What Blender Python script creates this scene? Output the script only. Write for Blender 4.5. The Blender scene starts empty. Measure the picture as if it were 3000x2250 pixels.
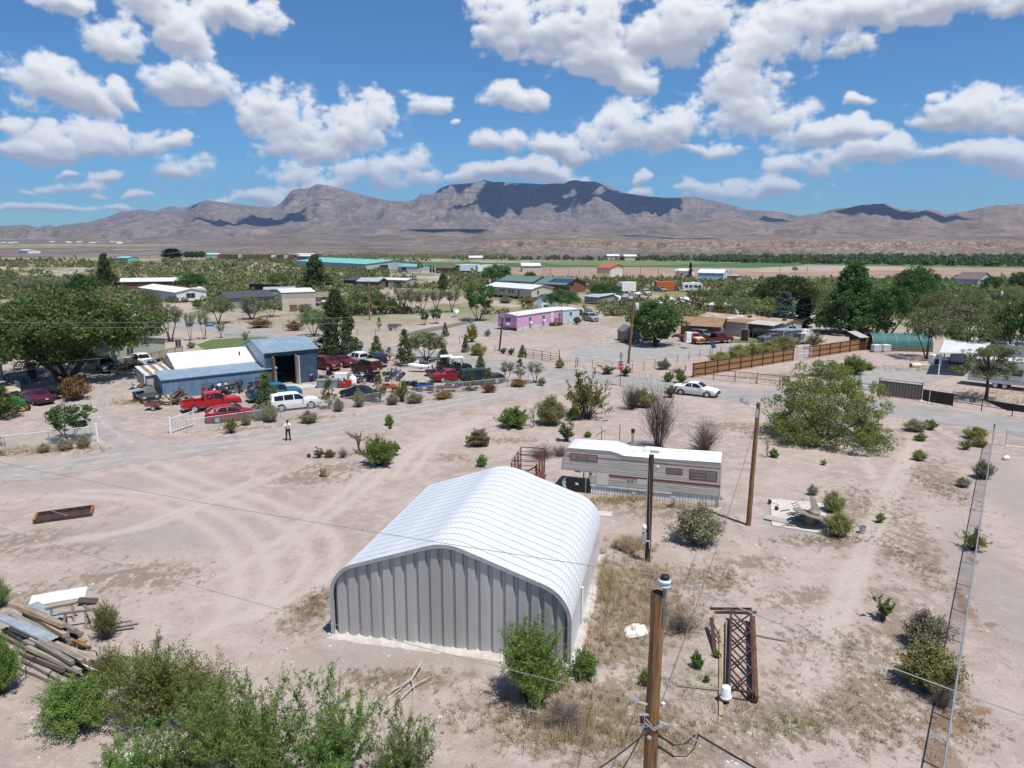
import bpy, bmesh, math, random
import numpy as np
from mathutils import Vector, Matrix, Euler
R = math.radians
sc = bpy.context.scene
col = sc.collection
CAM_H, FPX, PITCH = 16.8, 2153.0, math.atan(430 / 2153.0)
cam_d = bpy.data.cameras.new('camera'); cam = bpy.data.objects.new('camera', cam_d); col.objects.link(cam)
cam_d.sensor_width = 36.0; cam_d.lens = 36.0 * FPX / 3000.0
cam_d.clip_start = 0.2; cam_d.clip_end = 60000
cam.location = (0, 0, CAM_H); cam.rotation_euler = (math.pi / 2 - PITCH, 0, 0)
sc.camera = cam
vs = sc.view_settings
vs.view_transform = 'Standard'; vs.look = 'None'; vs.gamma = 1.0; vs.exposure = 0.27; vs.use_curve_mapping = False
sc.render.engine = 'CYCLES'
cy = sc.cycles
cy.use_denoising = True; cy.max_bounces = 6; cy.diffuse_bounces = 2; cy.glossy_bounces = 2
cy.transmission_bounces = 3; cy.transparent_max_bounces = 10; cy.volume_bounces = 0
cy.sample_clamp_indirect = 4.0; cy.caustics_reflective = False; cy.caustics_refractive = False
SUN_EL = R(67); SUN_H = Vector((0.64, -0.77, 0)).normalized()
SUN_DIR = Vector((SUN_H.x * math.cos(SUN_EL), SUN_H.y * math.cos(SUN_EL), math.sin(SUN_EL)))
sl = bpy.data.lights.new('sun', 'SUN'); sl.energy = 4.7; sl.angle = R(0.53); sl.color = (1.0, 0.955, 0.88)
sun = bpy.data.objects.new('sun', sl); col.objects.link(sun)
sun.rotation_euler = SUN_DIR.to_track_quat('Z', 'Y').to_euler()
sun.location = (20, -30, 60)
class NT:
 def __init__(s, tree): s.t = tree; s.n = tree.nodes; s.l = tree.links
 def node(s, typ, **kw):
  n = s.n.new(typ)
  for k, v in kw.items(): setattr(n, k, v)
  return n
 def put(s, inp, v):
  if hasattr(v, 'is_output') or isinstance(v, bpy.types.NodeSocket): s.l.new(v, inp)
  elif v is not None: inp.default_value = v
 def math(s, op, a, b=None, c=None, clamp=False):
  n = s.node('ShaderNodeMath', operation=op, use_clamp=clamp)
  s.put(n.inputs[0], a); s.put(n.inputs[1], b)
  if c is not None: s.put(n.inputs[2], c)
  return n.outputs[0]
 def vmath(s, op, a, b=None, out=0):
  n = s.node('ShaderNodeVectorMath', operation=op)
  s.put(n.inputs[0], a)
  if b is not None: s.put(n.inputs[1], b)
  return n.outputs[out]
 def mix(s, f, a, b, blend='MIX'):
  n = s.node('ShaderNodeMix', data_type='RGBA', blend_type=blend)
  s.put(n.inputs[0], f); s.put(n.inputs[6], rgba(a)); s.put(n.inputs[7], rgba(b))
  return n.outputs[2]
 def noise(s, vec, scale, detail=3, rough=0.55, dim='3D', dist=0.0):
  n = s.node('ShaderNodeTexNoise', noise_dimensions=dim)
  s.put(n.inputs['Vector'], vec); n.inputs['Scale'].default_value = scale
  n.inputs['Detail'].default_value = detail; n.inputs['Roughness'].default_value = rough
  n.inputs['Distortion'].default_value = dist
  return n.outputs['Fac']
 def ramp(s, f, lo, hi, a=0.0, b=1.0):
  n = s.node('ShaderNodeMapRange', interpolation_type='SMOOTHSTEP')
  s.put(n.inputs[0], f); n.inputs[1].default_value = lo; n.inputs[2].default_value = hi
  n.inputs[3].default_value = a; n.inputs[4].default_value = b
  return n.outputs[0]
def rgba(c):
 if isinstance(c, (tuple, list)) and len(c) == 3: return (*c, 1.0)
 return c
def ray(x, y):
 u = (x - 1500) / FPX; v = (1125 - y) / FPX
 cp, sp = math.cos(PITCH), math.sin(PITCH)
 return u, cp + v * sp, -sp + v * cp
def G(x, y, z=0.0):
 """ground point seen at a position measured on the photograph (survey of the site plan)"""
 r = ray(x, y); t = (z - CAM_H) / r[2]
 return Vector((r[0] * t, r[1] * t, z))
def HGT(x, y, Y):
 r = ray(x, y); return CAM_H + r[2] * Y / r[1]
def PXM(Y):
 """photo pixels per metre at depth Y"""
 return FPX / (Y * math.cos(PITCH) + CAM_H * math.sin(PITCH))
def vnoise(x, y, seed=0):
 xi = np.floor(x).astype(np.int64); yi = np.floor(y).astype(np.int64); xf = x - xi; yf = y - yi
 def h(a, b):
  n = (a * 374761393 + b * 668265263 + seed * 974711) & 0x7fffffff
  n = ((n ^ (n >> 13)) * 1274126177) & 0x7fffffff
  return ((n ^ (n >> 16)) & 0xffff) / 65535.0
 u = xf * xf * (3 - 2 * xf); v = yf * yf * (3 - 2 * yf)
 return (h(xi, yi) * (1-u) + h(xi+1, yi) * u) * (1-v) + (h(xi, yi+1) * (1-u) + h(xi+1, yi+1) * u) * v
def fbm(x, y, oct=5, seed=0, gain=0.5, ridged=False):
 a, s_, t = 1.0, 0.0, 0.0
 for o in range(oct):
  n = vnoise(x * 2**o + 13.7 * o, y * 2**o + 7.1 * o, seed + o)
  if ridged: n = 1 - np.abs(2 * n - 1)
  s_ = s_ + a * n; t += a; a *= gain
 return s_ / t
def sstep(a, b, x):
 t = np.clip((x - a) / (b - a), 0, 1); return t * t * (3 - 2 * t)
w = bpy.data.worlds.new('World'); sc.world = w; w.use_nodes = True
N = NT(w.node_tree); N.n.clear()
sky = N.node('ShaderNodeTexSky', sky_type='NISHITA', sun_disc=False)
sky.sun_elevation = SUN_EL; sky.sun_rotation = math.atan2(SUN_H.x, SUN_H.y)
sky.altitude = 1300; sky.air_density = 1.0; sky.dust_density = 0.35; sky.ozone_density = 1.6
geo = N.node('ShaderNodeTexCoord'); dirv = N.vmath('NORMALIZE', geo.outputs['Generated'])
sep = N.node('ShaderNodeSeparateXYZ'); N.put(sep.inputs[0], dirv)
az = N.math('ARCTAN2', sep.outputs[0], sep.outputs[1])
hor = N.math('SQRT', N.math('ADD', N.math('MULTIPLY', sep.outputs[0], sep.outputs[0]), N.math('ADD', N.math('MULTIPLY', sep.outputs[1], sep.outputs[1]), 1e-5)))
elv = N.math('ARCTAN2', sep.outputs[2], hor)
cmb = N.node('ShaderNodeCombineXYZ'); N.put(cmb.inputs[0], az); N.put(cmb.inputs[1], elv)
P0 = cmb.outputs[0]
BLOBS = [(120,265,150,75),(225,285,120,60),(250,400,230,55),(430,415,130,35),(150,420,130,35),(500,478,105,38),(385,282,55,38),
 (190,25,100,45),(450,30,110,80),(350,130,120,55),(560,120,85,70),(600,240,120,70),(730,55,140,62),(860,330,150,105),(1000,400,140,80),
 (900,420,170,60),(1090,360,100,85),(860,490,150,35),(1120,505,180,75),(960,540,230,45),(1260,308,95,45),(1495,290,100,58),(1480,60,140,110),(1690,60,260,140),
 (1770,190,150,70),(1980,80,170,140),(1850,245,75,42),(1840,390,210,95),(1640,435,130,55),(1480,425,100,48),(1560,520,190,48),(1960,360,120,90),
 (1420,520,110,30),(2190,250,150,130),(2310,120,150,140),(2440,110,150,100),(2200,350,190,60),(2120,418,120,26),(2430,400,140,46),(2620,15,400,62),
 (2840,315,160,68),(2960,345,130,45),(2560,470,260,42),(2220,545,220,42),(2900,480,140,62),(2620,460,60,55),(170,532,90,25),(65,545,35,14),(190,482,36,14),
 (255,568,45,18),(375,562,40,14),(340,605,48,20),(90,606,110,20),(230,615,60,14),(650,585,60,22),(760,565,110,38),(880,590,150,35),(1330,372,22,15),(1885,515,42,22),(1890,560,60,22),
 (285,500,38,22),(60,360,40,26),(2060,520,60,30),(1190,470,90,60),(2700,270,25,14),(2520,295,50,22)]
AZ0, AZ1, EL0, EL1, CW, CH = -0.80, 0.80, -0.03, 0.42, 1800, 506
def cloud_field():
 a = np.linspace(AZ0, AZ1, CW); e = np.linspace(EL0, EL1, CH)
 A, E = np.meshgrid(a, e)
 def bil(f, sx, sy, oct, seed, gain=0.5):
  s_ = 0; t = 0; k = 1.0
  for o in range(oct):
   n = vnoise(A * sx * 2**o + 11.3 * o, E * sy * 2**o + 5.9 * o, seed + o); s_ = s_ + k * (np.abs(2 * n - 1) if f else n); t += k; k *= gain
  return s_ / t
 wx = (bil(0, 9, 12, 4, 1) - 0.5) * 0.085; wy = (bil(0, 11, 15, 4, 7) - 0.5) * 0.050
 X = A + wx; Y = E + wy
 M = np.zeros_like(A); SH = np.zeros_like(A); SW = np.full_like(A, 0.05)
 for bx, by, rx, ry in BLOBS:
  r = ray(bx, by); ca = math.atan2(r[0], r[1]); ce = math.atan2(r[2], math.hypot(r[0], r[1]))
  qx = (X - ca) * 0.93 * FPX / rx; qy = (Y - ce) * 0.93 * FPX / ry
  qb = np.where(qy < 0, qy * 1.25, qy * 0.92)
  m = np.clip(1 - qx * qx - qb * qb, 0, 1)
  M = np.maximum(M, m); SH += m * np.clip(qy, -1, 1); SW += m
 puff = bil(1, 24, 32, 6, 40, 0.58); fine = bil(0, 70, 95, 5, 60, 0.62); mid = bil(0, 15, 22, 4, 70)
 D = M * 1.28 - 0.36 + ((puff - 0.34) * 1.4 + (mid - 0.5) * 1.1 + (fine - 0.5) * 1.0) * (0.85 + 0.15 * np.clip(M * 2.2, 0, 1))
 D = np.where(M > 0, D, D - 0.3)
 hs = SH / SW
 h = np.clip(D, 0, 1.4) ** 0.7
 def blur(f, k):
  c = np.cumsum(np.pad(f, ((k + 1, k), (0, 0)), mode='edge'), 0); f = (c[2*k+1:] - c[:-2*k-1]) / (2*k+1)
  c = np.cumsum(np.pad(f, ((0, 0), (k + 1, k)), mode='edge'), 1); return (c[:, 2*k+1:] - c[:, :-2*k-1]) / (2*k+1)
 def relief(k, d):
  b = blur(h, k); return np.roll(b, d, 0) - np.roll(b, -d, 0) + 0.45 * (np.roll(b, d // 2, 1) - np.roll(b, -d // 2, 1))
 lit = 0.86 + 0.30 * hs + 0.40 * relief(10, 13) + 0.80 * relief(3, 4) + 0.16 * (fine - 0.5)
 lit -= 0.26 * sstep(0.35, 1.1, blur(np.clip(D, 0, 2), 16)) * sstep(0.55, -0.1, hs)
 al = sstep(0.0, 0.50, D) * (0.55 + 0.45 * sstep(0.1, 0.8, D))
 sh = np.zeros_like(al); acc = np.zeros(CW)
 for i in range(CH - 1, -1, -1):
  sh[i] = acc; acc = acc * 0.955 + al[i] * 0.045
 lit -= 0.42 * blur(sh, 2) * sstep(0.9, -0.5, hs)
 lit = lit + (1 - al) * 0.15
 return np.clip(al, 0, 1), np.clip(lit, 0, 1)
_al, _lit = cloud_field()
cimg = bpy.data.images.new('cumulus_field', CW, CH, alpha=True, float_buffer=True, is_data=True)
_buf = np.ones((CH, CW, 4), np.float32); _buf[..., 0] = _al; _buf[..., 1] = _lit; _buf[..., 2] = 0
cimg.pixels.foreach_set(_buf.ravel()); cimg.update()
cuv = N.node('ShaderNodeCombineXYZ')
N.put(cuv.inputs[0], N.math('DIVIDE', N.math('SUBTRACT', az, AZ0), AZ1 - AZ0)); N.put(cuv.inputs[1], N.math('DIVIDE', N.math('SUBTRACT', elv, EL0), EL1 - EL0))
ct = N.node('ShaderNodeTexImage', image=cimg, interpolation='Cubic', extension='EXTEND'); N.put(ct.inputs[0], cuv.outputs[0])
cs = N.node('ShaderNodeSeparateColor'); N.put(cs.inputs[0], ct.outputs[0])
far = N.math('MAXIMUM', N.ramp(N.math('ABSOLUTE', az), 0.66, 0.78), N.ramp(elv, 0.32, 0.40))
far = N.math('MULTIPLY', far, N.ramp(elv, 0.0, 0.06))
gn = N.noise(N.vmath('DIVIDE', dirv, N.math('ADD', N.math('ABSOLUTE', sep.outputs[2]), 0.25)), 2.4, 4, 0.58)
gen = N.math('MULTIPLY', N.ramp(gn, 0.57, 0.67), far)
alpha = N.math('MAXIMUM', cs.outputs[0], gen)
lit = N.mix(far, cs.outputs[1], N.ramp(gn, 0.75, 0.55))
ccol = N.mix(lit, (0.44, 0.465, 0.55), (1.0, 1.0, 1.0))
skyc = N.mix(1.0, sky.outputs[0], (0.40, 0.77, 1.06), 'MULTIPLY')
lp = N.vmath('MULTIPLY', ccol, (8.9, 9.1, 9.4))
fade = N.math('MULTIPLY', alpha, N.ramp(elv, 0.0, 0.13, 0.70, 1.0))
full = N.mix(fade, skyc, lp)
bg = N.node('ShaderNodeBackground'); N.put(bg.inputs[0], full); bg.inputs[1].default_value = 0.088
wo = N.node('ShaderNodeOutputWorld'); N.l.new(bg.outputs[0], wo.inputs[0])
w.cycles.sampling_method = 'MANUAL'; w.cycles.sample_map_resolution = 512
def tag(o, label=None, cat=None, group=None, kind=None):
 if label: o['label'] = label
 if cat: o['category'] = cat
 if group: o['group'] = group
 if kind: o['kind'] = kind
 return o
def thing(name, label, cat, loc=(0, 0, 0), rz=0.0, group=None, scale=1.0):
 o = bpy.data.objects.new(name, None); col.objects.link(o)
 o.empty_display_size = 0.3
 o.location = loc; o.rotation_euler = (0, 0, rz); o.scale = (scale,) * 3 if not isinstance(scale, tuple) else scale
 return tag(o, label, cat, group)
def link(name, me, parent=None, loc=None, rz=None, scale=None):
 o = bpy.data.objects.new(name, me); col.objects.link(o)
 if parent is not None: o.parent = parent
 if loc is not None: o.location = loc
 if rz is not None: o.rotation_euler = (0, 0, rz)
 if scale is not None: o.scale = scale
 return o
class MB:
 def __init__(s): s.v = []; s.f = []
 def add(s, vs_, fs):
  b = len(s.v); s.v.extend([tuple(p) for p in vs_]); s.f.extend([tuple(b + i for i in f) for f in fs]); return s
 def box(s, x0, x1, y0, y1, z0, z1):
  return s.add([(x0,y0,z0),(x1,y0,z0),(x1,y1,z0),(x0,y1,z0),(x0,y0,z1),(x1,y0,z1),(x1,y1,z1),(x0,y1,z1)],
      [(3,2,1,0),(4,5,6,7),(0,1,5,4),(1,2,6,5),(2,3,7,6),(3,0,4,7)])
 def cbox(s, c, sz, rot=None):
  hx, hy, hz = sz[0]/2, sz[1]/2, sz[2]/2
  m = Euler(rot).to_matrix() if rot else Matrix.Identity(3)
  c = Vector(c)
  return s.add([c + m @ Vector(p) for p in [(-hx,-hy,-hz),(hx,-hy,-hz),(hx,hy,-hz),(-hx,hy,-hz),(-hx,-hy,hz),(hx,-hy,hz),(hx,hy,hz),(-hx,hy,hz)]],
      [(3,2,1,0),(4,5,6,7),(0,1,5,4),(1,2,6,5),(2,3,7,6),(3,0,4,7)])
 def bar(s, p, q, w_, h_=None, up=(0, 0, 1)):
  h_ = w_ if h_ is None else h_
  p, q = Vector(p), Vector(q); d = (q - p).normalized(); u = Vector(up)
  if abs(d.dot(u)) > 0.98: u = Vector((1, 0, 0))
  a = d.cross(u).normalized() * (w_ / 2); b = a.cross(d).normalized() * (h_ / 2)
  return s.add([p-a-b, p+a-b, p+a+b, p-a+b, q-a-b, q+a-b, q+a+b, q-a+b],
      [(0,1,2,3),(7,6,5,4),(4,5,1,0),(5,6,2,1),(6,7,3,2),(7,4,0,3)])
 def tube(s, pts, r, n=6, cap=True):
  pts = [Vector(p) for p in pts]; k = len(pts)
  rs = r if isinstance(r, (list, tuple)) else [r] * k
  b0 = len(s.v); prev = None
  for i, p in enumerate(pts):
   d = (pts[min(i+1, k-1)] - pts[max(i-1, 0)])
   d = d.normalized() if d.length > 1e-9 else Vector((0, 0, 1))
   u = prev if prev is not None else (Vector((0, 0, 1)) if abs(d.z) < 0.9 else Vector((1, 0, 0)))
   a = d.cross(u)
   if a.length < 1e-6: a = d.orthogonal()
   a.normalize(); b = a.cross(d).normalized(); prev = b
   for j in range(n):
    t = 2 * math.pi * j / n
    s.v.append(tuple(p + (a * math.cos(t) + b * math.sin(t)) * rs[i]))
  for i in range(k - 1):
   for j in range(n):
    s.f.append((b0+i*n+j, b0+i*n+(j+1) % n, b0+(i+1)*n+(j+1) % n, b0+(i+1)*n+j))
  if cap:
   s.f.append(tuple(b0 + j for j in reversed(range(n)))); s.f.append(tuple(b0 + (k-1)*n + j for j in range(n)))
  return s
 def lathe(s, prof, n=12, c=(0, 0, 0), rot=None, cap=True):
  m = Euler(rot).to_matrix() if rot else Matrix.Identity(3); c = Vector(c); b0 = len(s.v); k = len(prof)
  for r, z in prof:
   for j in range(n):
    t = 2 * math.pi * j / n
    s.v.append(tuple(c + m @ Vector((r * math.cos(t), r * math.sin(t), z))))
  for i in range(k - 1):
   for j in range(n): s.f.append((b0+i*n+j, b0+i*n+(j+1) % n, b0+(i+1)*n+(j+1) % n, b0+(i+1)*n+j))
  if cap:
   s.f.append(tuple(b0 + j for j in reversed(range(n)))); s.f.append(tuple(b0 + (k-1)*n + j for j in range(n)))
  return s
 def prism(s, poly, a, b, axis='y'):
  """extrude a polygon given in the plane across `axis` from a to b"""
  def P(p, t):
   return (p[0], t, p[1]) if axis == 'y' else (t, p[0], p[1]) if axis == 'x' else (p[0], p[1], t)
  n = len(poly); b0 = len(s.v)
  s.v += [P(p, a) for p in poly] + [P(p, b) for p in poly]
  s.f.append(tuple(b0 + i for i in range(n))); s.f.append(tuple(b0 + n + i for i in reversed(range(n))))
  for i in range(n): s.f.append((b0 + (i+1) % n, b0 + i, b0 + n + i, b0 + n + (i+1) % n))
  return s
 def quad(s, a, b, c, d): return s.add([a, b, c, d], [(0, 1, 2, 3)])
 def mesh(s, name, mat, smooth=False):
  me = bpy.data.meshes.new(name); me.from_pydata(s.v, [], s.f)
  bm = bmesh.new(); bm.from_mesh(me); bmesh.ops.recalc_face_normals(bm, faces=bm.faces); bm.to_mesh(me); bm.free()
  if smooth: me.polygons.foreach_set('use_smooth', [True] * len(me.polygons))
  if mat is not None: me.materials.append(mat)
  me.update(); return me
 def build(s, name, mat, parent=None, smooth=False, loc=None, rz=None):
  return link(name, s.mesh(name, mat, smooth), parent, loc, rz)
def npmesh(name, V, Fq, mat, smooth=False, attrs=None):
 """mesh from numpy arrays: V (n,3), Fq (m,3 or 4)"""
 me = bpy.data.meshes.new(name); V = np.asarray(V, np.float32); Fq = np.asarray(Fq, np.int32); k = Fq.shape[1]
 me.vertices.add(len(V)); me.vertices.foreach_set('co', V.ravel())
 me.loops.add(Fq.size); me.loops.foreach_set('vertex_index', Fq.ravel())
 me.polygons.add(len(Fq)); me.polygons.foreach_set('loop_start', np.arange(0, Fq.size, k, dtype=np.int32))
 if smooth: me.polygons.foreach_set('use_smooth', np.ones(len(Fq), bool))
 for nm, arr in (attrs or {}).items():
  a = me.attributes.new(nm, 'FLOAT', 'POINT'); a.data.foreach_set('value', np.asarray(arr, np.float32))
 me.update(calc_edges=True); me.materials.append(mat)
 return me
MATS = {}
def mt(name, c, rough=0.6, metal=0.0, var=0.12, scale=3.0, bump=0.0, bscale=None, c2=None, thr=(0.45, 0.62), c2scale=None, spec=0.4, coat=0.0, stretch=None, streak=None):
 """procedural material: base colour with two scales of mottling, optional second tone in patches"""
 if name in MATS: return MATS[name]
 m = bpy.data.materials.new(name); m.use_nodes = True; T = NT(m.node_tree); T.n.clear()
 tc = T.node('ShaderNodeTexCoord').outputs['Object']
 v = T.vmath('MULTIPLY', tc, stretch) if stretch else tc
 n1 = T.noise(v, scale, 5, 0.6)
 a = tuple(max(0, x * (1 - var)) for x in c); b = tuple(min(1, x * (1 + var)) for x in c)
 cc = T.mix(T.ramp(n1, 0.3, 0.7), a, b)
 if c2 is not None:
  n2 = T.noise(T.vmath('ADD', v, (5.3, 2.1, 8.8)), c2scale or scale * 0.7, 6, 0.65)
  cc = T.mix(T.ramp(n2, *thr), cc, c2)
 bs = T.node('ShaderNodeBsdfPrincipled')
 T.put(bs.inputs['Base Color'], cc)
 T.put(bs.inputs['Roughness'], T.math('ADD', T.math('MULTIPLY', T.math('SUBTRACT', n1, 0.5), 0.25), rough, clamp=True))
 bs.inputs['Metallic'].default_value = metal; bs.inputs['Specular IOR Level'].default_value = spec
 bs.inputs['Coat Weight'].default_value = coat
 if bump:
  bn = T.node('ShaderNodeBump'); bn.inputs['Strength'].default_value = 1.0; bn.inputs['Distance'].default_value = bump
  T.put(bn.inputs['Height'], T.noise(v, bscale or scale * 6, 4, 0.6)); T.l.new(bn.outputs[0], bs.inputs['Normal'])
 o = T.node('ShaderNodeOutputMaterial'); T.l.new(bs.outputs[0], o.inputs[0])
 MATS[name] = m; return m
def leafmat(name, c, c2=None, var=0.35, trans=0.35, rough=0.55):
 if name in MATS: return MATS[name]
 m = bpy.data.materials.new(name); m.use_nodes = True; T = NT(m.node_tree); T.n.clear()
 g = T.node('ShaderNodeNewGeometry'); oi = T.node('ShaderNodeObjectInfo')
 tc = T.node('ShaderNodeTexCoord').outputs['Object']
 a = tuple(x * (1 - var) for x in c); b = tuple(min(1, x * (1 + var)) for x in c)
 cc = T.mix(g.outputs['Random Per Island'], a, b)
 if c2 is not None: cc = T.mix(T.ramp(T.noise(tc, 0.9, 4), 0.42, 0.66), cc, c2)
 hv = T.node('ShaderNodeHueSaturation'); T.put(hv.inputs['Color'], cc)
 T.put(hv.inputs['Value'], T.math('ADD', T.math('MULTIPLY', oi.outputs['Random'], 0.4), 0.8))
 T.put(hv.inputs['Hue'], T.math('ADD', T.math('MULTIPLY', oi.outputs['Random'], 0.03), 0.485))
 d = T.node('ShaderNodeBsdfPrincipled'); T.l.new(hv.outputs[0], d.inputs['Base Color']); d.inputs['Roughness'].default_value = rough
 d.inputs['Specular IOR Level'].default_value = 0.25
 tr = T.node('ShaderNodeBsdfTranslucent'); T.l.new(hv.outputs[0], tr.inputs[0])
 mx = T.node('ShaderNodeMixShader'); mx.inputs[0].default_value = trans
 T.l.new(d.outputs[0], mx.inputs[1]); T.l.new(tr.outputs[0], mx.inputs[2])
 o = T.node('ShaderNodeOutputMaterial'); T.l.new(mx.outputs[0], o.inputs[0])
 MATS[name] = m; return m
# ================================================================== LARGE STRUCTURE
def graded(lo, hi, step, far_lo, far_hi, g=1.22):
 c = list(np.arange(lo, hi + 1e-6, step)); a = []; s_ = step; x = lo
 while x > far_lo: s_ *= g; x -= s_; a.append(max(x, far_lo))
 b = []; s_ = step; x = hi
 while x < far_hi: s_ *= g; x += s_; b.append(min(x, far_hi))
 return np.array(a[::-1] + c + b)
gx = graded(-40, 46, 0.4, -11500, 11500); gy = graded(13, 96, 0.4, -400, 9300)
XX, YY = np.meshgrid(gx, gy)
near = sstep(150, 80, YY) * sstep(80, 55, np.abs(XX))
ZZ = (0.05 * (fbm(XX * 0.25, YY * 0.25, 4, 3) - 0.5) + 0.025 * (fbm(XX * 1.2, YY * 1.2, 3, 9) - 0.5)) * near
RD = np.minimum(np.minimum(np.abs(XX) * 0 + 1e9, 1e9), 1e9)
def seg_dist(pts):
 D = np.full(XX.shape, 1e9)
 for (a, b) in zip(pts[:-1], pts[1:]):
  d = (b[0]-a[0], b[1]-a[1]); L = d[0]**2 + d[1]**2 + 1e-9
  t = np.clip(((XX - a[0]) * d[0] + (YY - a[1]) * d[1]) / L, 0, 1)
  D = np.minimum(D, np.hypot(XX - a[0] - t * d[0], YY - a[1] - t * d[1]))
 return D
def blob(px, py, rx, ry, rot=0):
 c = G(px, py); k = math.cos(rot), math.sin(rot); dx, dy = XX - c.x, YY - c.y
 a = (dx * k[0] + dy * k[1]) / rx; b = (-dx * k[1] + dy * k[0]) / ry
 return np.exp(-(a * a + b * b))
def _spl(): pass
def spline(pts, n=8):
 out = []
 P_ = [pts[0]] + list(pts) + [pts[-1]]
 for i in range(1, len(P_) - 2):
  p0, p1, p2, p3 = P_[i-1], P_[i], P_[i+1], P_[i+2]
  for k in range(n):
   t = k / n
   out.append(tuple(0.5 * (2*p1[j] + (-p0[j]+p2[j])*t + (2*p0[j]-5*p1[j]+4*p2[j]-p3[j])*t*t + (-p0[j]+3*p1[j]-3*p2[j]+p3[j])*t**3) for j in range(2)))
 out.append(tuple(pts[-1][:2])); return out
def gpts(px): return [tuple(G(*p)[:2]) for p in px]
for _l, _w in (([(-200,874),(80,893),(330,916),(640,965),(860,993),(1060,1017),(1250,1041),(1450,1068),(1600,1088),(1750,1106),(1900,1124),(2100,1149),(2350,1172),(2606,1199),(2800,1223),(3000,1253),(3400,1310)], 3.5), ([(1660,1110),(1570,1130),(1450,1158),(1300,1186),(1100,1226),(900,1266),(700,1298),(450,1326),(250,1352),(0,1392),(-300,1445)], 2.6), ([(420,1352),(370,1318),(310,1282),(255,1235),(242,1190),(262,1150),(330,1118),(430,1098)], 2.3)):
 RD = np.minimum(RD, seg_dist(gpts(_l)) - _w)
ZZ = ZZ * sstep(0.3, 2.5, RD) - 0.004
dry = np.zeros_like(XX); grav = np.zeros_like(XX); trk = np.zeros_like(XX); red = np.zeros_like(XX)
for b in [(1850,1760,3.2,4.5,.3),(1800,1900,3,2.2,0),(1750,2060,4,2.5,0),(2050,1700,2.2,2,0),(1950,2180,5,2,0),(2300,2100,4,2,0),(2500,2050,4.5,3,.4),(2650,1850,1.6,6,-.3),(2700,1600,1.2,6,-.35),
    (2550,1500,3,5,-.3),(2750,1400,2,6,-.4),(2420,1590,4,1,0),(1150,1990,3,1.2,0),(900,1800,1.4,2.5,0),(900,1400,3.5,2,0),(1000,1370,4,1.6,0),(1330,1340,2,1.2,0),(1900,1500,4,1.2,-.2),(1750,1470,3,1,-.2),
    (2080,1520,2,1.4,0),(2500,1290,5,2,0),(2400,1270,7,1.6,0),(700,1255,5,.8,.25),(900,1225,6,.8,.25),(1150,1178,8,.9,.3),(1400,1140,6,.9,.3),(400,1690,4,2,0),(150,1590,5,2,0),(60,1750,2,1.5,0),(2000,1330,4,1.4,0),(1500,1290,3,1.2,0),
    (2150,1250,6,2,0),(2300,1100,9,2,.2),(2750,1210,8,1.4,-.3),(2600,1260,5,1,-.2),(2400,1480,3,1,0),(2600,1620,3,1.5,0),(2200,1650,2.5,1.2,0),(2350,1750,3,1.2,.4),(2450,1900,3.2,1.6,0)]:
 dry = np.maximum(dry, blob(*b))
for b in [(1250,1900,3.6,1.2,-.2),(1100,1930,3.5,1,0),(2900,1700,1.6,9,-.35),(2980,1450,2,10,-.4),(1000,1840,1.2,.8,0),(300,1420,9,1.5,.15),(500,1560,6,3,0),(2350,1560,3,1,0)]:
 grav = np.maximum(grav, blob(*b))
for b in [(2790,2120,.7,1.3,-.35),(2830,1780,.35,2.2,-.3),(2795,2000,.6,.8,0),(2850,1640,.25,1.2,-.3),(2900,1830,.5,.25,0),(2770,2230,.8,1.5,0),(2870,2080,.7,.4,.2)]:
 red = np.maximum(red, blob(*b))
for line, off in [([(330,1340),(520,1420),(700,1480),(860,1560),(900,1650),(820,1750),(600,1850)], (.0, 1.7)), ([(150,1450),(420,1470),(620,1560),(700,1700),(620,1850)], (0., 1.6)),
      ([(2700,1250),(2600,1420),(2520,1600),(2430,1800),(2350,2050)], (0., 1.7)), ([(2500,1270),(2560,1400)], (0,)), ([(760,1400),(560,1480),(350,1560),(100,1600)], (0., 1.6)), ([(1300,1270),(1150,1330),(1000,1450),(850,1560),(700,1660)], (0, 1.7)),
      ([(1400,1230),(1250,1290),(1150,1400)], (0, 1.7))]:
 for o in off:
  p = [(a + o * .8, b_ + o * .6) for a, b_ in spline(gpts(line), 6)]
  trk = np.maximum(trk, np.exp(-(seg_dist(p) / 0.36) ** 2))
m_ground = bpy.data.materials.new('dirt_ground'); m_ground.use_nodes = True; T = NT(m_ground.node_tree); T.n.clear()
tc = T.node('ShaderNodeTexCoord').outputs['Object']
def at(nm):
 a = T.node('ShaderNodeAttribute'); a.attribute_name = nm; return a.outputs['Fac']
nA = T.noise(tc, 0.11, 4, 0.62); nB = T.noise(tc, 0.8, 8, 0.72); nC = T.noise(tc, 9.0, 3, 0.75); nD = T.noise(tc, 42.0, 2, 0.7)
nE = T.noise(T.vmath('MULTIPLY', tc, (1.0, 0.6, 1)), 2.2, 7, 0.74)
c = T.mix(T.ramp(nA, 0.34, 0.66), (0.345, 0.280, 0.250), (0.43, 0.358, 0.323))
c = T.mix(T.math('MULTIPLY', T.ramp(nB, 0.46, 0.62), 0.8), c, (0.47, 0.40, 0.365))
c = T.mix(T.math('MULTIPLY', T.ramp(nB, 0.46, 0.33), 0.55), c, (0.27, 0.215, 0.19))
c = T.mix(T.math('MULTIPLY', T.ramp(nC, 0.52, 0.68), 0.6), c, (0.25, 0.20, 0.175))
c = T.mix(T.math('MULTIPLY', T.ramp(nE, 0.585, 0.66), 0.6), c, (0.215, 0.175, 0.145))
c = T.mix(T.ramp(nD, 0.62, 0.74, 0, 0.7), c, (0.58, 0.52, 0.48))
c = T.mix(T.ramp(nD, 0.36, 0.24, 0, 0.7), c, (0.15, 0.12, 0.105))
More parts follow.
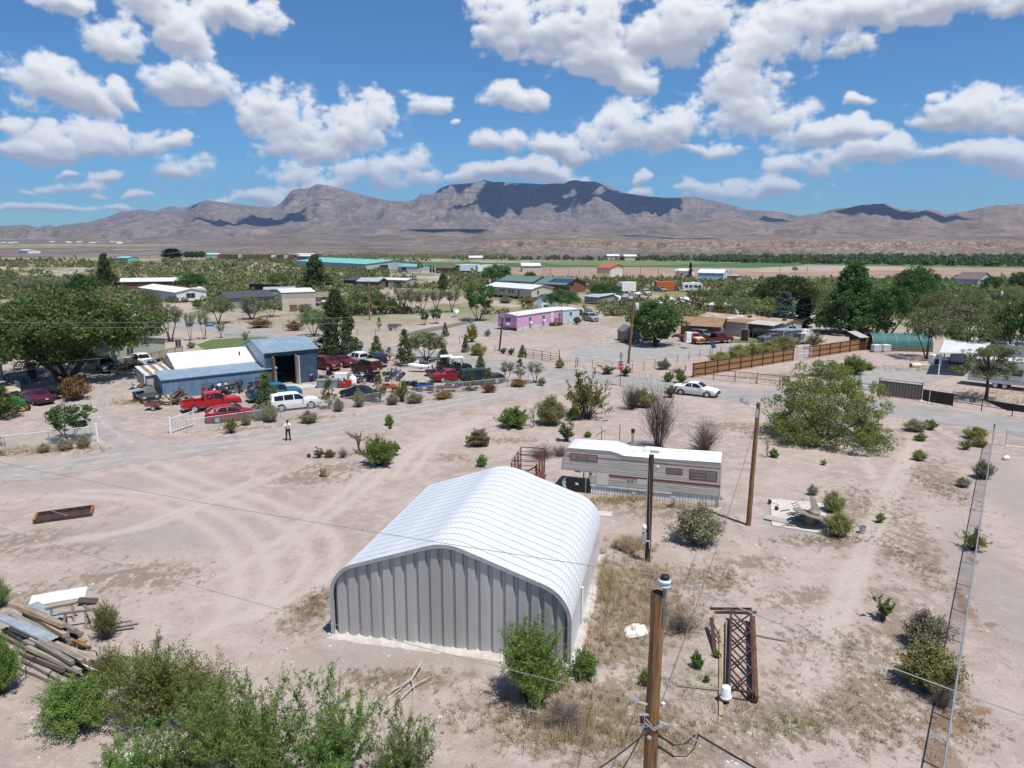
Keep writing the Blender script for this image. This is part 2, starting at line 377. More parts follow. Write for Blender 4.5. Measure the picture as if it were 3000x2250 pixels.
dmask = T.ramp(T.math('ADD', T.math('MULTIPLY', at('dry'), 0.21), T.math('MULTIPLY', nE, 1.0)), 0.60, 0.69)
litter = T.mix(nC, (0.15, 0.112, 0.082), (0.30, 0.235, 0.175))
c = T.mix(T.math('MULTIPLY', dmask, 0.8), c, litter)
gmask = T.ramp(T.math('ADD', T.math('MULTIPLY', at('gravel'), 0.45), T.math('MULTIPLY', nB, 0.8)), 0.5, 0.74)
c = T.mix(T.math('MULTIPLY', gmask, 0.7), c, T.mix(T.ramp(nD, .35, .65), (0.235, 0.205, 0.19), (0.43, 0.385, 0.36)))
c = T.mix(T.math('MULTIPLY', at('track'), T.ramp(nC, 0.75, 0.35, 0.5, 0.95)), c, (0.49, 0.42, 0.38))
c = T.mix(T.math('MULTIPLY', T.ramp(T.math('ADD', T.math('MULTIPLY', at('rust'), .6), T.math('MULTIPLY', nE, 0.9)), 0.70, 0.84), 0.6), c, (0.22, 0.115, 0.06))
sepg = T.node('ShaderNodeSeparateXYZ'); T.put(sepg.inputs[0], tc)
fardist = T.ramp(sepg.outputs[1], 105, 190)
nF = T.noise(T.vmath('MULTIPLY', tc, (1, 0.5, 1)), 0.045, 7, 0.68)
c = T.mix(T.math('MULTIPLY', fardist, T.ramp(nF, 0.40, 0.54)), c, T.mix(nB, (0.135, 0.145, 0.06), (0.26, 0.245, 0.13)))
c = T.mix(1.0, c, (0.94, 0.935, 0.925), 'MULTIPLY')
bs = T.node('ShaderNodeBsdfPrincipled'); T.put(bs.inputs['Base Color'], c); bs.inputs['Roughness'].default_value = 0.95; bs.inputs['Specular IOR Level'].default_value = 0.1
bn = T.node('ShaderNodeBump'); bn.inputs['Distance'].default_value = 0.05; bn.inputs['Strength'].default_value = 0.9
T.put(bn.inputs['Height'], T.math('ADD', T.math('MULTIPLY', nC, 0.8), T.math('MULTIPLY', nD, 0.4))); T.l.new(bn.outputs[0], bs.inputs['Normal'])
o = T.node('ShaderNodeOutputMaterial'); T.l.new(bs.outputs[0], o.inputs[0])
ny, nx = XX.shape
idx = np.arange(ny * nx).reshape(ny, nx)
Fq = np.stack([idx[:-1, :-1], idx[:-1, 1:], idx[1:, 1:], idx[1:, :-1]], -1).reshape(-1, 4)
ground = link('ground', npmesh('ground', np.stack([XX, YY, ZZ], -1).reshape(-1, 3), Fq, m_ground, True,
     {'dry': dry.ravel(), 'gravel': grav.ravel(), 'track': trk.ravel(), 'rust': red.ravel()}))
tag(ground, kind='structure')
def strip(name, pts, wid, z, mat, wob=0.25, seed=1, off=0.0):
 pts = spline(pts, 10); rnd = random.Random(seed); V = []; n = len(pts); k = 6
 for i, p in enumerate(pts):
  a, b = pts[max(i-1, 0)], pts[min(i+1, n-1)]; d = Vector((b[0]-a[0], b[1]-a[1], 0)).normalized(); nn = Vector((-d.y, d.x, 0))
  ww = wid[0] + (wid[1] - wid[0]) * i / (n - 1) if isinstance(wid, tuple) else wid
  l = off - ww/2 + rnd.uniform(-wob, wob); r = off + ww/2 + rnd.uniform(-wob, wob)
  for j in range(k + 1):
   q = Vector((p[0], p[1], 0)) + nn * (l + (r - l) * j / k); V.append((q.x, q.y, z))
 F_ = [(i*(k+1)+j, i*(k+1)+j+1, (i+1)*(k+1)+j+1, (i+1)*(k+1)+j) for i in range(n-1) for j in range(k)]
 return tag(link(name, npmesh(name, V, F_, mat, True)), kind='structure')
def flat(name, poly, z, mat, px=True):
 P_ = [G(*p) for p in poly] if px else [Vector((*p, 0)) for p in poly]
 mb = MB(); mb.add([(p.x, p.y, z) for p in P_], [tuple(range(len(P_)))])
 o = mb.build(name, mat); return tag(o, kind='structure')
asphalt = mt('worn_asphalt', (0.275, 0.258, 0.247), 0.9, var=0.12, scale=0.5, bump=0.01, bscale=18, c2=(0.33, 0.295, 0.27), thr=(0.5, 0.7), c2scale=0.25)
gravelm = mt('road_gravel', (0.292, 0.264, 0.246), 0.95, var=0.14, scale=1.6, bump=0.02, bscale=14, c2=(0.345, 0.302, 0.278), thr=(0.42, 0.62), c2scale=0.35, stretch=(1, .6, 1))
strip('road', gpts([(-500,858),(-200,874),(80,893),(330,916),(640,965),(860,993),(1060,1017),(1250,1041),(1450,1068),(1600,1088),(1750,1106),(1900,1124),(2100,1149),(2350,1172),(2606,1199),(2800,1223),(3000,1253),(3400,1310)]), 7.0, 0.012, asphalt)
strip('dirt_road', gpts([(1660,1110),(1570,1130),(1450,1158),(1300,1186),(1100,1226),(900,1266),(700,1298),(450,1326),(250,1352),(0,1392),(-300,1445)]), 5.2, 0.008, gravelm, 0.55)
strip('driveway', gpts([(420,1352),(370,1318),(310,1282),(255,1235),(242,1190),(262,1150),(330,1118),(430,1098)]), 4.6, 0.004, gravelm, 0.5)
track_m = mt('wheel_track', (0.375, 0.335, 0.305), .95, var=.1, scale=2, c2=(.31, .28, .26), thr=(.45, .6), c2scale=1)
for _d in (-1.0, .75):
 strip('wheel_track', gpts([(352,1306),(312,1280),(257,1233),(244,1190),(264,1150),(332,1119)]), .5, .010, track_m, .12, 3, _d)
 strip('wheel_track', gpts([(1640,1114),(1560,1132),(1450,1159),(1300,1187),(1100,1227),(900,1267),(700,1299),(450,1327),(250,1353),(0,1393)]), .55, .014, track_m, .15, 4, _d)
grey_gravel = mt('grey_gravel', (0.295, 0.278, 0.266), 0.95, var=0.15, scale=0.8, bump=0.02, bscale=14, c2=(0.34, 0.305, 0.28), thr=(0.5, 0.72), c2scale=0.15)
flat('gravel_yard', [(1638,1058),(1690,1020),(1790,1003),(1900,1005),(2080,1012),(2230,1010),(2320,1000),(2290,1018),(2180,1030),(2020,1042),(1870,1058),(1760,1062)], 0.02, grey_gravel)
flat('parking_pad', [(2480,1120),(2530,1085),(2640,1072),(2790,1082),(2800,1100),(2720,1120),(2640,1138),(2560,1140)], 0.02, grey_gravel)
flat('lawn', [(575,1010),(620,995),(700,990),(780,988),(800,1003),(700,1015),(600,1025)], 0.03, mt('lawn_grass', (0.085, 0.135, 0.03), 0.9, var=.35, scale=2.5, c2=(.19,.17,.08), thr=(.55,.75)))
flat('lawn', [(2130,1003),(2150,993),(2240,992),(2235,1004),(2160,1005)], 0.03, MATS['lawn_grass'])
flat('lawn', [(925,1040),(960,1025),(1010,1030),(1000,1042)], 0.03, MATS['lawn_grass'])
flat('shed_drive', [(1380,938),(1430,945),(1520,958),(1500,975),(1440,985),(1370,975),(1330,960)], 0.02, grey_gravel)
flat('garden_path', [(1180,978),(1250,962),(1320,950),(1370,940),(1385,946),(1330,958),(1260,972),(1200,984)], 0.024, mt('dark_gravel', (0.15, 0.13, 0.12), .95, var=.2, scale=1.5))
def field(px, c, z, c2=None, nm='field', st=None):
 return flat(nm, px, z, mt('field_%d' % len(MATS), c, 0.95, var=.18, scale=.05, c2=c2, thr=(.5, .7), c2scale=.02, stretch=st))
field([(400,769),(700,757),(900,760),(1300,768),(1500,770),(1900,769),(2400,772),(2250,785),(1900,783),(1500,783),(1150,783),(850,768),(640,765)], (0.045, 0.115, 0.04), .06, (0.06,.14,.045))
field([(1560,768),(1800,763),(2110,762),(2110,772),(1850,779),(1640,776)], (0.13, 0.165, 0.06), .09)
field([(1480,784),(1900,784),(2250,786),(2600,779),(2900,783),(3300,790),(3300,812),(2700,806),(2300,812),(1900,815),(1600,812),(1500,802)], (0.29, 0.20, 0.155), .06, (.22, .15, .115))
field([(620,768),(860,772),(860,786),(700,778),(560,772)], (0.36, 0.285, 0.235), .06)
field([(2330,766),(3300,774),(3300,786),(2800,784),(2380,776)], (0.085, 0.135, 0.045), .10, (.12,.16,.06))
field([(700,742),(1000,747),(1400,752),(1400,760),(1000,757),(690,748)], (0.10, 0.145, 0.06), .10, (.16,.18,.09))
field([(2080,790),(2330,781),(2480,779),(2800,788),(2300,800)], (0.34, 0.265, 0.215), .10)
strip('dirt_road', gpts([(-300,935),(200,800),(380,778),(700,768)]), 8, .03, gravelm, .6)
strip('highway', gpts([(500,776),(900,798),(1200,799),(1420,812),(1700,818),(2000,823),(2300,826),(2700,838),(3300,850)]), 9, .09, asphalt, .3)
def elv_of(py):
 r = ray(1500, py); return r[2] / r[1]
def u_of(px): return (px - 1500) / FPX / 1.03
SKY_A = [(-900,690),(-500,672),(-200,668),(0,662),(68,658),(100,667),(131,659),(154,664),(181,658),(253,651),(316,633),(353,619),(384,616),(416,613),(448,620),(461,614),(502,602),(524,608),(542,606),(588,592),(610,586),(646,592),(723,601),(787,608),(809,603),(827,588),(859,554),(882,552),(909,549),(931,539),(958,542),(1000,552),(1059,570),(1136,588),(1194,590),(1217,583),(1235,567),(1258,570),(1276,563),(1289,552),(1316,541),(1362,538),(1402,534),(1418,527),(1443,532),(1488,533),(1533,536),(1592,540),(1624,537),(1651,538),(1669,529),(1687,527),(1705,531),(1741,532),(1782,545),(1814,561),(1836,566),(1886,574),(1949,579),(2000,578),(2027,575),(2072,583),(2136,597),(2167,606),(2190,614),(2253,618),(2294,622),(2344,633),(2400,625),(2452,610),(2520,606),(2640,618),(2680,614),(2740,622),(2800,630),(2900,632),(3200,625),(3600,640),(4200,660)]
SKY_B = [(-900,760),(1700,725),(1850,700),(1950,672),(2000,660),(2054,646),(2100,640),(2136,636),(2194,644),(2253,664),(2294,655),(2362,637),(2407,630),(2452,618),(2520,601),(2561,597),(2592,594),(2624,606),(2669,619),(2692,617),(2719,612),(2741,615),(2778,628),(2845,617),(2882,608),(2927,600),(2972,601),(2986,596),(3000,599),(3200,590),(3600,620),(4200,640)]
SKY_C = [(-900,722),(0,716),(400,716),(560,708),(760,700),(900,690),(1100,688),(1250,682),(1400,686),(1560,679),(1700,683),(1800,688),(1900,690),(2000,700),(2100,697),(2300,690),(2600,694),(3000,690),(3600,692),(4200,700)]
NU, NYR = 900, 260
U = np.linspace(-1.25, 1.25, NU); tt = np.linspace(0, 1, NYR); YR = 545 * (8300 / 545) ** tt
UU, YV = np.meshgrid(U, YR); XV = UU * YV
def prof(sk, shift=0.0):
 us = np.array([u_of(p[0]) for p in sk]); es = np.array([elv_of(p[1]) for p in sk]); return np.interp(UU + shift, us, es)
sp_n = fbm(UU * 16 + 3, YV / 2600.0, 5, 21, 0.55, True); sp_f = fbm(XV / 260.0, YV / 420.0, 6, 5, 0.55, True); sp_c = fbm(XV / 900.0, YV / 1400.0, 5, 8, 0.5)
left_flat = sstep(u_of(1050), u_of(250), UU)
lift = sstep(800, 5200, YV)
base = np.interp(YV, [545, 700, 1000, 2000, 3500, 4800, 8300], [-1.5, -0.4, 0.5, 6.0, 36.0, 100.0, 130.0]) * (1 - 0.55 * left_flat) - 3.0 * left_flat * (YV < 2500)
base += (sp_f - 0.5) * 44 * sstep(900, 3600, YV) * (1 - .5 * left_flat) + (sp_c - 0.5) * 30 * sstep(1800, 4500, YV)
def rng(sk, Y0, Yr, wob, rough, cliff):
 h = CAM_H + Yr * prof(sk)
 Ye = YV + (sp_n - 0.55) * wob + (sp_c - 0.5) * wob * 0.6
 t = np.clip((Ye - Y0) / (Yr - Y0), 0, 1)
 s_ = t ** 1.45
 if cliff: s_ = 0.62 * s_ + 0.38 * (sstep(0.38, 0.52, t) * 0.45 + sstep(0.66, 0.80, t) * 0.55)
 b = np.interp(Y0, YR, base.mean(1))
 z = b + (h - b) * s_ + (sp_f - 0.55) * rough * (t * (1 - t) * 4) ** 0.7 * np.clip((h - b) / 250, .15, 1.4)
 back = np.clip((YV - Yr) / 900, 0, 1)
 z = np.where(YV > Yr, h - (h * 0.5) * back, np.minimum(z, CAM_H + YV * prof(sk) - (Yr - YV) * 0.004))
 return np.where(YV < Y0 - wob, -50, z)
zA = rng(SKY_A, 3900, 7000, 900, 120, True); zB = rng(SKY_B, 2300, 4300, 520, 70, False); zC = rng(SKY_C, 1150, 2300, 520, 60, False)
bl = sstep(u_of(1250), u_of(1500), UU) + 0.35 * sstep(u_of(600), u_of(750), UU) * sstep(u_of(1250), u_of(1000), UU)
bl = np.clip(bl, 0, 1)
gul = fbm(XV / 26.0, YV / 60.0, 5, 33, 0.55, True)
edge = YV + (fbm(XV / 120.0, YV * 0 + 2, 4, 14) - 0.5) * 330 + (gul - 0.5) * 120
hb = 10.5 + 3.0 * (fbm(XV / 300.0, YV / 300.0, 3, 4) - 0.5)
zD = bl * (sstep(640, 760, edge) * hb * 0.55 + sstep(790, 830, edge) * hb * 0.45 + (gul - 0.6) * 10.0 * sstep(620, 800, edge)) * sstep(2200, 1200, YV) - 2.0 * (1 - bl)
zall = np.maximum(np.maximum(np.maximum(zA, zB), np.maximum(zC, base)), zD)
cliffy = np.where(zA >= zall - 1e-3, 1.0, 0.0); badl = np.clip((zD >= zall - 0.2) * sstep(2.0, 5.0, zall), 0, 1); reddish = np.where(zB >= zall - 1e-3, 1.0, 0.0)
m_mtn = bpy.data.materials.new('desert_mountain_rock'); m_mtn.use_nodes = True; T = NT(m_mtn.node_tree); T.n.clear()
tc = T.node('ShaderNodeTexCoord').outputs['Object']; g = T.node('ShaderNodeNewGeometry')
sz = T.node('ShaderNodeSeparateXYZ'); T.put(sz.inputs[0], tc); sn = T.node('ShaderNodeSeparateXYZ'); T.put(sn.inputs[0], g.outputs['Normal'])
n1 = T.noise(tc, 0.0035, 8, 0.65); n2 = T.noise(tc, 0.03, 7, 0.7); n3 = T.noise(tc, 0.18, 4, 0.7)
c = T.mix(T.ramp(n1, .35, .65), (0.155, 0.130, 0.122), (0.25, 0.208, 0.192))
c = T.mix(T.math('MULTIPLY', T.ramp(n2, .48, .62), .8), c, (0.10, 0.095, 0.068))
c = T.mix(T.math('MULTIPLY', T.ramp(n2, .42, .30), .6), c, (0.36, 0.29, 0.25))
c = T.mix(T.math('MULTIPLY', T.ramp(n3, .58, .68), .55), c, (0.075, 0.085, 0.045))
steep = T.ramp(sn.outputs[2], 0.93, 0.72)
band = T.noise(T.vmath('ADD', T.vmath('MULTIPLY', tc, (0.0012, 0.0008, 0.05)), T.vmath('MULTIPLY', tc, (0, 0, 0))), 1.0, 5, 0.7)
rock = T.mix(T.ramp(band, .42, .6), (0.125, 0.11, 0.105), (0.25, 0.22, 0.20))
c = T.mix(T.math('MULTIPLY', T.math('MULTIPLY', T.ramp(T.math('ADD', steep, T.math('MULTIPLY', n2, .4)), .35, .85), at('cliffy')), .85), c, rock)
c = T.mix(T.math('MULTIPLY', at('reddish'), .45), c, T.mix(n2, (0.205, 0.135, 0.105), (0.30, 0.21, 0.165)))
n4 = T.noise(T.vmath('MULTIPLY', tc, (1, .4, 1)), 0.009, 7, 0.72)
c = T.mix(T.math('MULTIPLY', T.ramp(n4, .52, .60), .65), c, (0.105, 0.092, 0.072))
c = T.mix(T.math('MULTIPLY', T.ramp(n4, .44, .36), .55), c, (0.34, 0.275, 0.24))
pale = T.mix(T.ramp(T.noise(T.vmath('MULTIPLY', tc, (.02, .02, .5)), 1, 5, .7), .4, .65), (0.235, 0.17, 0.135), (0.36, 0.29, 0.245))
pale = T.mix(T.math('MULTIPLY', T.ramp(n3, .46, .58), .85), pale, (0.13, 0.11, 0.08))
c = T.mix(T.math('MULTIPLY', at('badland'), .9), c, pale)
bs = T.node('ShaderNodeBsdfPrincipled'); T.put(bs.inputs['Base Color'], c); bs.inputs['Roughness'].default_value = 0.95; bs.inputs['Specular IOR Level'].default_value = 0.05
bn = T.node('ShaderNodeBump'); bn.inputs['Distance'].default_value = 26.0; bn.inputs['Strength'].default_value = 0.9
T.put(bn.inputs['Height'], T.noise(tc, 0.012, 8, 0.68)); T.l.new(bn.outputs[0], bs.inputs['Normal'])
o = T.node('ShaderNodeOutputMaterial'); T.l.new(bs.outputs[0], o.inputs[0])
idx = np.arange(NU * NYR).reshape(NYR, NU)
Fq = np.stack([idx[:-1, :-1], idx[:-1, 1:], idx[1:, 1:], idx[1:, :-1]], -1).reshape(-1, 4)
tag(link('mountains', npmesh('mountains', np.stack([XV, YV, zall], -1).reshape(-1, 3), Fq, m_mtn, True, {'cliffy': cliffy.ravel(), 'badland': badl.ravel(), 'reddish': reddish.ravel()})), kind='structure')
# ================================================================== VEGETATION LIBRARY
bark = mt('bark', (0.085, 0.062, 0.045), 0.9, var=.35, scale=6, bump=.02, stretch=(1, 1, .25))
bark_dark = mt('bark_dark', (0.045, 0.035, 0.03), 0.9, var=.3, scale=6)
twig_grey = mt('twig_grey', (0.16, 0.125, 0.105), 0.9, var=.3, scale=4)
twig_dark = mt('twig_dark', (0.085, 0.065, 0.058), 0.9, var=.3, scale=4)
LEAF = {
 'mulberry': leafmat('leaf_mulberry', (0.094, 0.138, 0.033), (0.138, 0.187, 0.050), trans=.45),
 'broad': leafmat('leaf_broad', (0.074, 0.144, 0.036), (0.120, 0.192, 0.050), trans=.42),
 'elm': leafmat('leaf_elm', (0.155, 0.213, 0.071), (0.207, 0.230, 0.098), trans=.42),
 'mesquite': leafmat('leaf_mesquite', (0.184, 0.276, 0.060), (0.241, 0.310, 0.086), trans=.45),
 'olive': leafmat('leaf_olive', (0.185, 0.205, 0.125), (0.23, 0.235, 0.15)),
 'creosote': leafmat('leaf_creosote', (0.185, 0.215, 0.052), (0.25, 0.25, 0.085), trans=.42),
 'sage': leafmat('leaf_sage', (0.300, 0.294, 0.180), (0.372, 0.348, 0.240), trans=.4),
 'rabbit': leafmat('leaf_rabbitbrush', (0.288, 0.306, 0.106), (0.362, 0.325, 0.138), trans=.42),
 'pine': leafmat('leaf_pine', (0.105, 0.148, 0.05), (0.07, 0.105, 0.036), trans=.4),
 'juniper': leafmat('leaf_juniper', (0.132, 0.190, 0.057), (0.218, 0.190, 0.086)),
 'cedar': leafmat('leaf_cedar', (0.12, 0.185, 0.15), (0.085, 0.135, 0.11)),
 'cypress': leafmat('leaf_cypress', (0.018, 0.036, 0.014)),
 'willow': leafmat('leaf_willow', (0.165, 0.255, 0.06), (0.22, 0.30, 0.085), trans=.45),
 'yellow': leafmat('leaf_yellow', (0.28, 0.25, 0.04), (0.16, 0.18, 0.04)),
 'straw': leafmat('leaf_straw', (0.46, 0.37, 0.225), (0.38, 0.29, 0.16), trans=.2),
 'rust': leafmat('leaf_rust', (0.33, 0.19, 0.07), (0.24, 0.17, 0.06)),
 'tan': leafmat('leaf_tan', (0.26, 0.225, 0.115), (0.20, 0.16, 0.085)),
 'river': leafmat('leaf_river', (0.086, 0.143, 0.055), (0.132, 0.171, 0.088)),
 'scrub': leafmat('leaf_scrub', (0.240, 0.258, 0.102), (0.324, 0.306, 0.150)),
}
def leaves(C, size, rng, asp=1.7, droop=0.0):
 n = len(C); a = rng.normal(size=(n, 3)); a[:, 2] = a[:, 2] * (1 - 0.5 * droop) - droop
 a /= np.linalg.norm(a, axis=1, keepdims=True) + 1e-9
 b = np.cross(a, rng.normal(size=(n, 3))); b /= np.linalg.norm(b, axis=1, keepdims=True) + 1e-9
 s_ = size * rng.uniform(.6, 1.35, (n, 1)); a = a * s_ * asp * .5; b = b * s_ * .5
 V = np.stack([C - a, C + b, C + a, C - b], 1).reshape(-1, 3)
 return V, np.arange(n * 4).reshape(-1, 4)
def clump_pts(cent, rad, per, rng, flat_=1.0):
 n = len(cent); p = rng.normal(size=(n, per, 3)); p /= np.linalg.norm(p, axis=2, keepdims=True) + 1e-9
 p *= rng.uniform(.35, 1.0, (n, per, 1)) ** .6
 p[..., 2] *= flat_
 r = rad if np.isscalar(rad) else rad[:, None, None]
 return (cent[:, None, :] + p * r).reshape(-1, 3)
def crown_centers(shape, n, rng):
 """unit crown: radius 0.5 in x,y; z 0..1"""
 out = []
 while len(out) < n:
  d = rng.normal(size=3); d /= np.linalg.norm(d); r = rng.uniform(0.45, 1.0) ** .55
  x, y, z = d * r
  az_ = math.atan2(y, x)
  lump = 1 + 0.16 * math.sin(3 * az_ + shape[1]) + 0.10 * math.sin(5 * az_ + 2 * shape[1] + 4 * z) + 0.10 * math.sin(7 * z + shape[1])
  k = shape[0]
  if k == 'round': p = (x * .42 * lump, y * .42 * lump, .5 + z * .46)
  elif k == 'spread':
   if z < -0.55: continue
   p = (x * .45 * lump, y * .45 * lump, .50 + z * .42 * lump + .10 * (1 - (x*x + y*y)))
  elif k == 'mound':
   if z < -0.05: continue
   p = (x * .47 * lump, y * .47 * lump, .06 + abs(z) * .84 * lump * (1 - .35 * (x*x + y*y)))
  elif k == 'umbrella':
   if z < -0.15: continue
   p = (x * .46 * lump, y * .46 * lump, .45 + z * .50)
  elif k == 'cone':
   t = rng.uniform(0, 1) ** 1.35; rr = (1 - t) ** .8 * .46 + .03; th = rng.uniform(0, 2 * math.pi); q = rng.uniform(.35, 1) ** .5
   lm = 1 + .2 * math.sin(2 * th + 9 * t + shape[1]) + .15 * math.sin(17 * t)
   p = (math.cos(th) * rr * q * lm, math.sin(th) * rr * q * lm, .04 + t * .94)
  elif k == 'egg':
   t = rng.uniform(0, 1); rr = (math.sin(math.pi * (t ** .75)) * .40 + .04); th = rng.uniform(0, 2 * math.pi); q = rng.uniform(.3, 1) ** .5
   lm = 1 + .2 * math.sin(3 * th + 7 * t + shape[1]); p = (math.cos(th) * rr * q * lm, math.sin(th) * rr * q * lm, .05 + t * .92)
  elif k == 'column':
   t = rng.uniform(0, 1); rr = .38 * min(1, t * 6 + .3) * (1 - t ** 4) + .03; th = rng.uniform(0, 2 * math.pi); q = rng.uniform(.3, 1) ** .5
   p = (math.cos(th) * rr * q, math.sin(th) * rr * q, .03 + t * .95)
  elif k == 'vase':
   t = rng.uniform(.3, 1); rr = (.12 + .36 * t) * (1 if t < .85 else .75); th = rng.uniform(0, 2 * math.pi); q = rng.uniform(.3, 1) ** .5
   lm = 1 + .25 * math.sin(3 * th + shape[1]); p = (math.cos(th) * rr * q * lm, math.sin(th) * rr * q * lm, t * .95)
  out.append(p)
 return np.array(out)
PROTO = {}
def tree_proto(key, shape, leaf, h, wd, trunk_h, clumps, per, crad, lsize, seed, trunk_r=.16, stems=1, limbs=22, asp=1.7, droop=0.0, barkm=None, flat_=.8, crown_z0=None):
 rng = np.random.default_rng(seed); rnd = random.Random(seed)
 C = crown_centers((shape, seed * 1.7), clumps, rng); z0 = trunk_h if crown_z0 is None else crown_z0
 C = C * np.array([wd, wd, h - z0]) + np.array([0, 0, z0])
 pts = clump_pts(C, crad * rng.uniform(.6, 1.3, clumps), per, rng, flat_)
 pts[:, 2] = np.maximum(pts[:, 2], 0.08)
 V, F_ = leaves(pts, lsize, rng, asp, droop)
 crown = npmesh(key + '_crown', V, F_, LEAF[leaf])
 mb = MB(); forks = []
 for s_ in range(stems):
  th = 2 * math.pi * s_ / stems + rnd.random(); lean = 0 if stems == 1 else rnd.uniform(.12, .3) * wd
  top = Vector((math.cos(th) * lean + rnd.uniform(-.1, .1), math.sin(th) * lean, trunk_h + (h - trunk_h) * .25))
  b = Vector((math.cos(th) * .12 * (stems > 1), math.sin(th) * .12 * (stems > 1), -.1)); mid = b.lerp(top, .5) + Vector((rnd.uniform(-.15, .15), rnd.uniform(-.15, .15), 0))
  tr = trunk_r / math.sqrt(stems) * 1.15
  mb.tube([b, b.lerp(mid, .3) , mid, top], [tr * 1.35, tr * 1.05, tr * .85, tr * .6], 7); forks.append((top, tr * .6, mid))
  if shape in ('cone', 'egg', 'column'): mb.tube([top, (0, 0, h * .93)], [tr * .6, .02], 5)
 for i in rng.choice(clumps, min(limbs, clumps), replace=False):
  t = Vector(C[i]); f = min(forks, key=lambda q: (q[0] - t).length)
  s0 = f[0] if shape not in ('cone', 'egg', 'column') else Vector((0, 0, max(trunk_h * .6, t.z - .12 * h)))
  m = s0.lerp(t, .5) + Vector((rnd.uniform(-.2, .2), rnd.uniform(-.2, .2), .12 * (t - s0).length))
  mb.tube([s0, m, t], [f[1] * .65, f[1] * .4, .012], 4, False)
 tm = mb.mesh(key + '_trunk', barkm or bark, True)
 PROTO[key] = (tm, crown, h, wd)
tree_proto('mulberry', 'spread', 'mulberry', 9.5, 18, 1.6, 560, 60, 1.0, .21, 11, .42, 4, 60, crown_z0=1.0, flat_=.65)
tree_proto('broad', 'round', 'broad', 6, 6, 1.0, 170, 52, .55, .16, 12, .2, 1, 30, crown_z0=.4)
tree_proto('broad_b', 'spread', 'broad', 6, 8, 1.2, 170, 50, .66, .17, 13, .22, 3, 30)
tree_proto('vase', 'vase', 'broad', 6, 6, 1.3, 130, 44, .46, .15, 14, .14, 4, 40, crown_z0=.9)
tree_proto('elm', 'spread', 'elm', 6, 7, 1.4, 120, 40, .6, .13, 15, .16, 3, 60, barkm=bark)
tree_proto('thin', 'vase', 'olive', 5, 4, 1.6, 66, 34, .42, .10, 16, .12, 3, 60, barkm=twig_grey)
LEAF['mesq_olive'] = leafmat('leaf_mesq_olive', (0.20, 0.25, 0.066), (0.26, 0.295, 0.09), trans=.45)
tree_proto('mesquite', 'mound', 'mesq_olive', 5.5, 10, .3, 300, 112, .6, .058, 17, .14, 7, 120, asp=3.6, barkm=bark_dark, crown_z0=0, flat_=.6)
tree_proto('mesquite_b', 'spread', 'elm', 5, 7, 1.1, 130, 50, .5, .10, 18, .16, 4, 60, asp=2.6, barkm=bark_dark)
tree_proto('olive', 'round', 'olive', 5, 5, .8, 120, 40, .45, .11, 19, .14, 3, 50, asp=2.2)
tree_proto('pine', 'egg', 'pine', 9, 6, 1.2, 230, 56, .55, .14, 20, .22, 1, 40, asp=2.6, barkm=bark)
tree_proto('pine_c', 'cone', 'pine', 9, 6.5, .6, 260, 56, .55, .14, 29, .22, 1, 40, asp=2.6, crown_z0=.3)
tree_proto('pine_open', 'spread', 'juniper', 5, 5.5, 1.3, 60, 70, .45, .08, 28, .14, 1, 60, asp=3, barkm=bark)
tree_proto('pine_b', 'cone', 'pine', 10, 6, 1.2, 220, 44, .6, .19, 21, .22, 1, 40, asp=2.4)
tree_proto('umbrella', 'umbrella', 'pine', 9, 11, 2.5, 340, 44, .75, .22, 22, .32, 3, 40, asp=2)
tree_proto('cedar', 'cone', 'cedar', 8, 7, .5, 200, 44, .7, .15, 23, .2, 1, 40, asp=2.8, droop=.4, flat_=.3)
tree_proto('juniper', 'cone', 'juniper', 3, 1.6, .25, 110, 44, .2, .06, 24, .06, 1, 12, asp=2.4, crown_z0=.1)
tree_proto('juniper_b', 'egg', 'juniper', 3, 1.8, .4, 55, 40, .22, .055, 25, .05, 1, 30, asp=2.4)
tree_proto('cypress', 'column', 'cypress', 10, 1.6, .3, 120, 30, .3, .22, 26, .1, 1, 4, asp=2)
tree_proto('conic', 'cone', 'broad', 12, 11, 1, 330, 52, .9, .26, 27, .3, 1, 40)
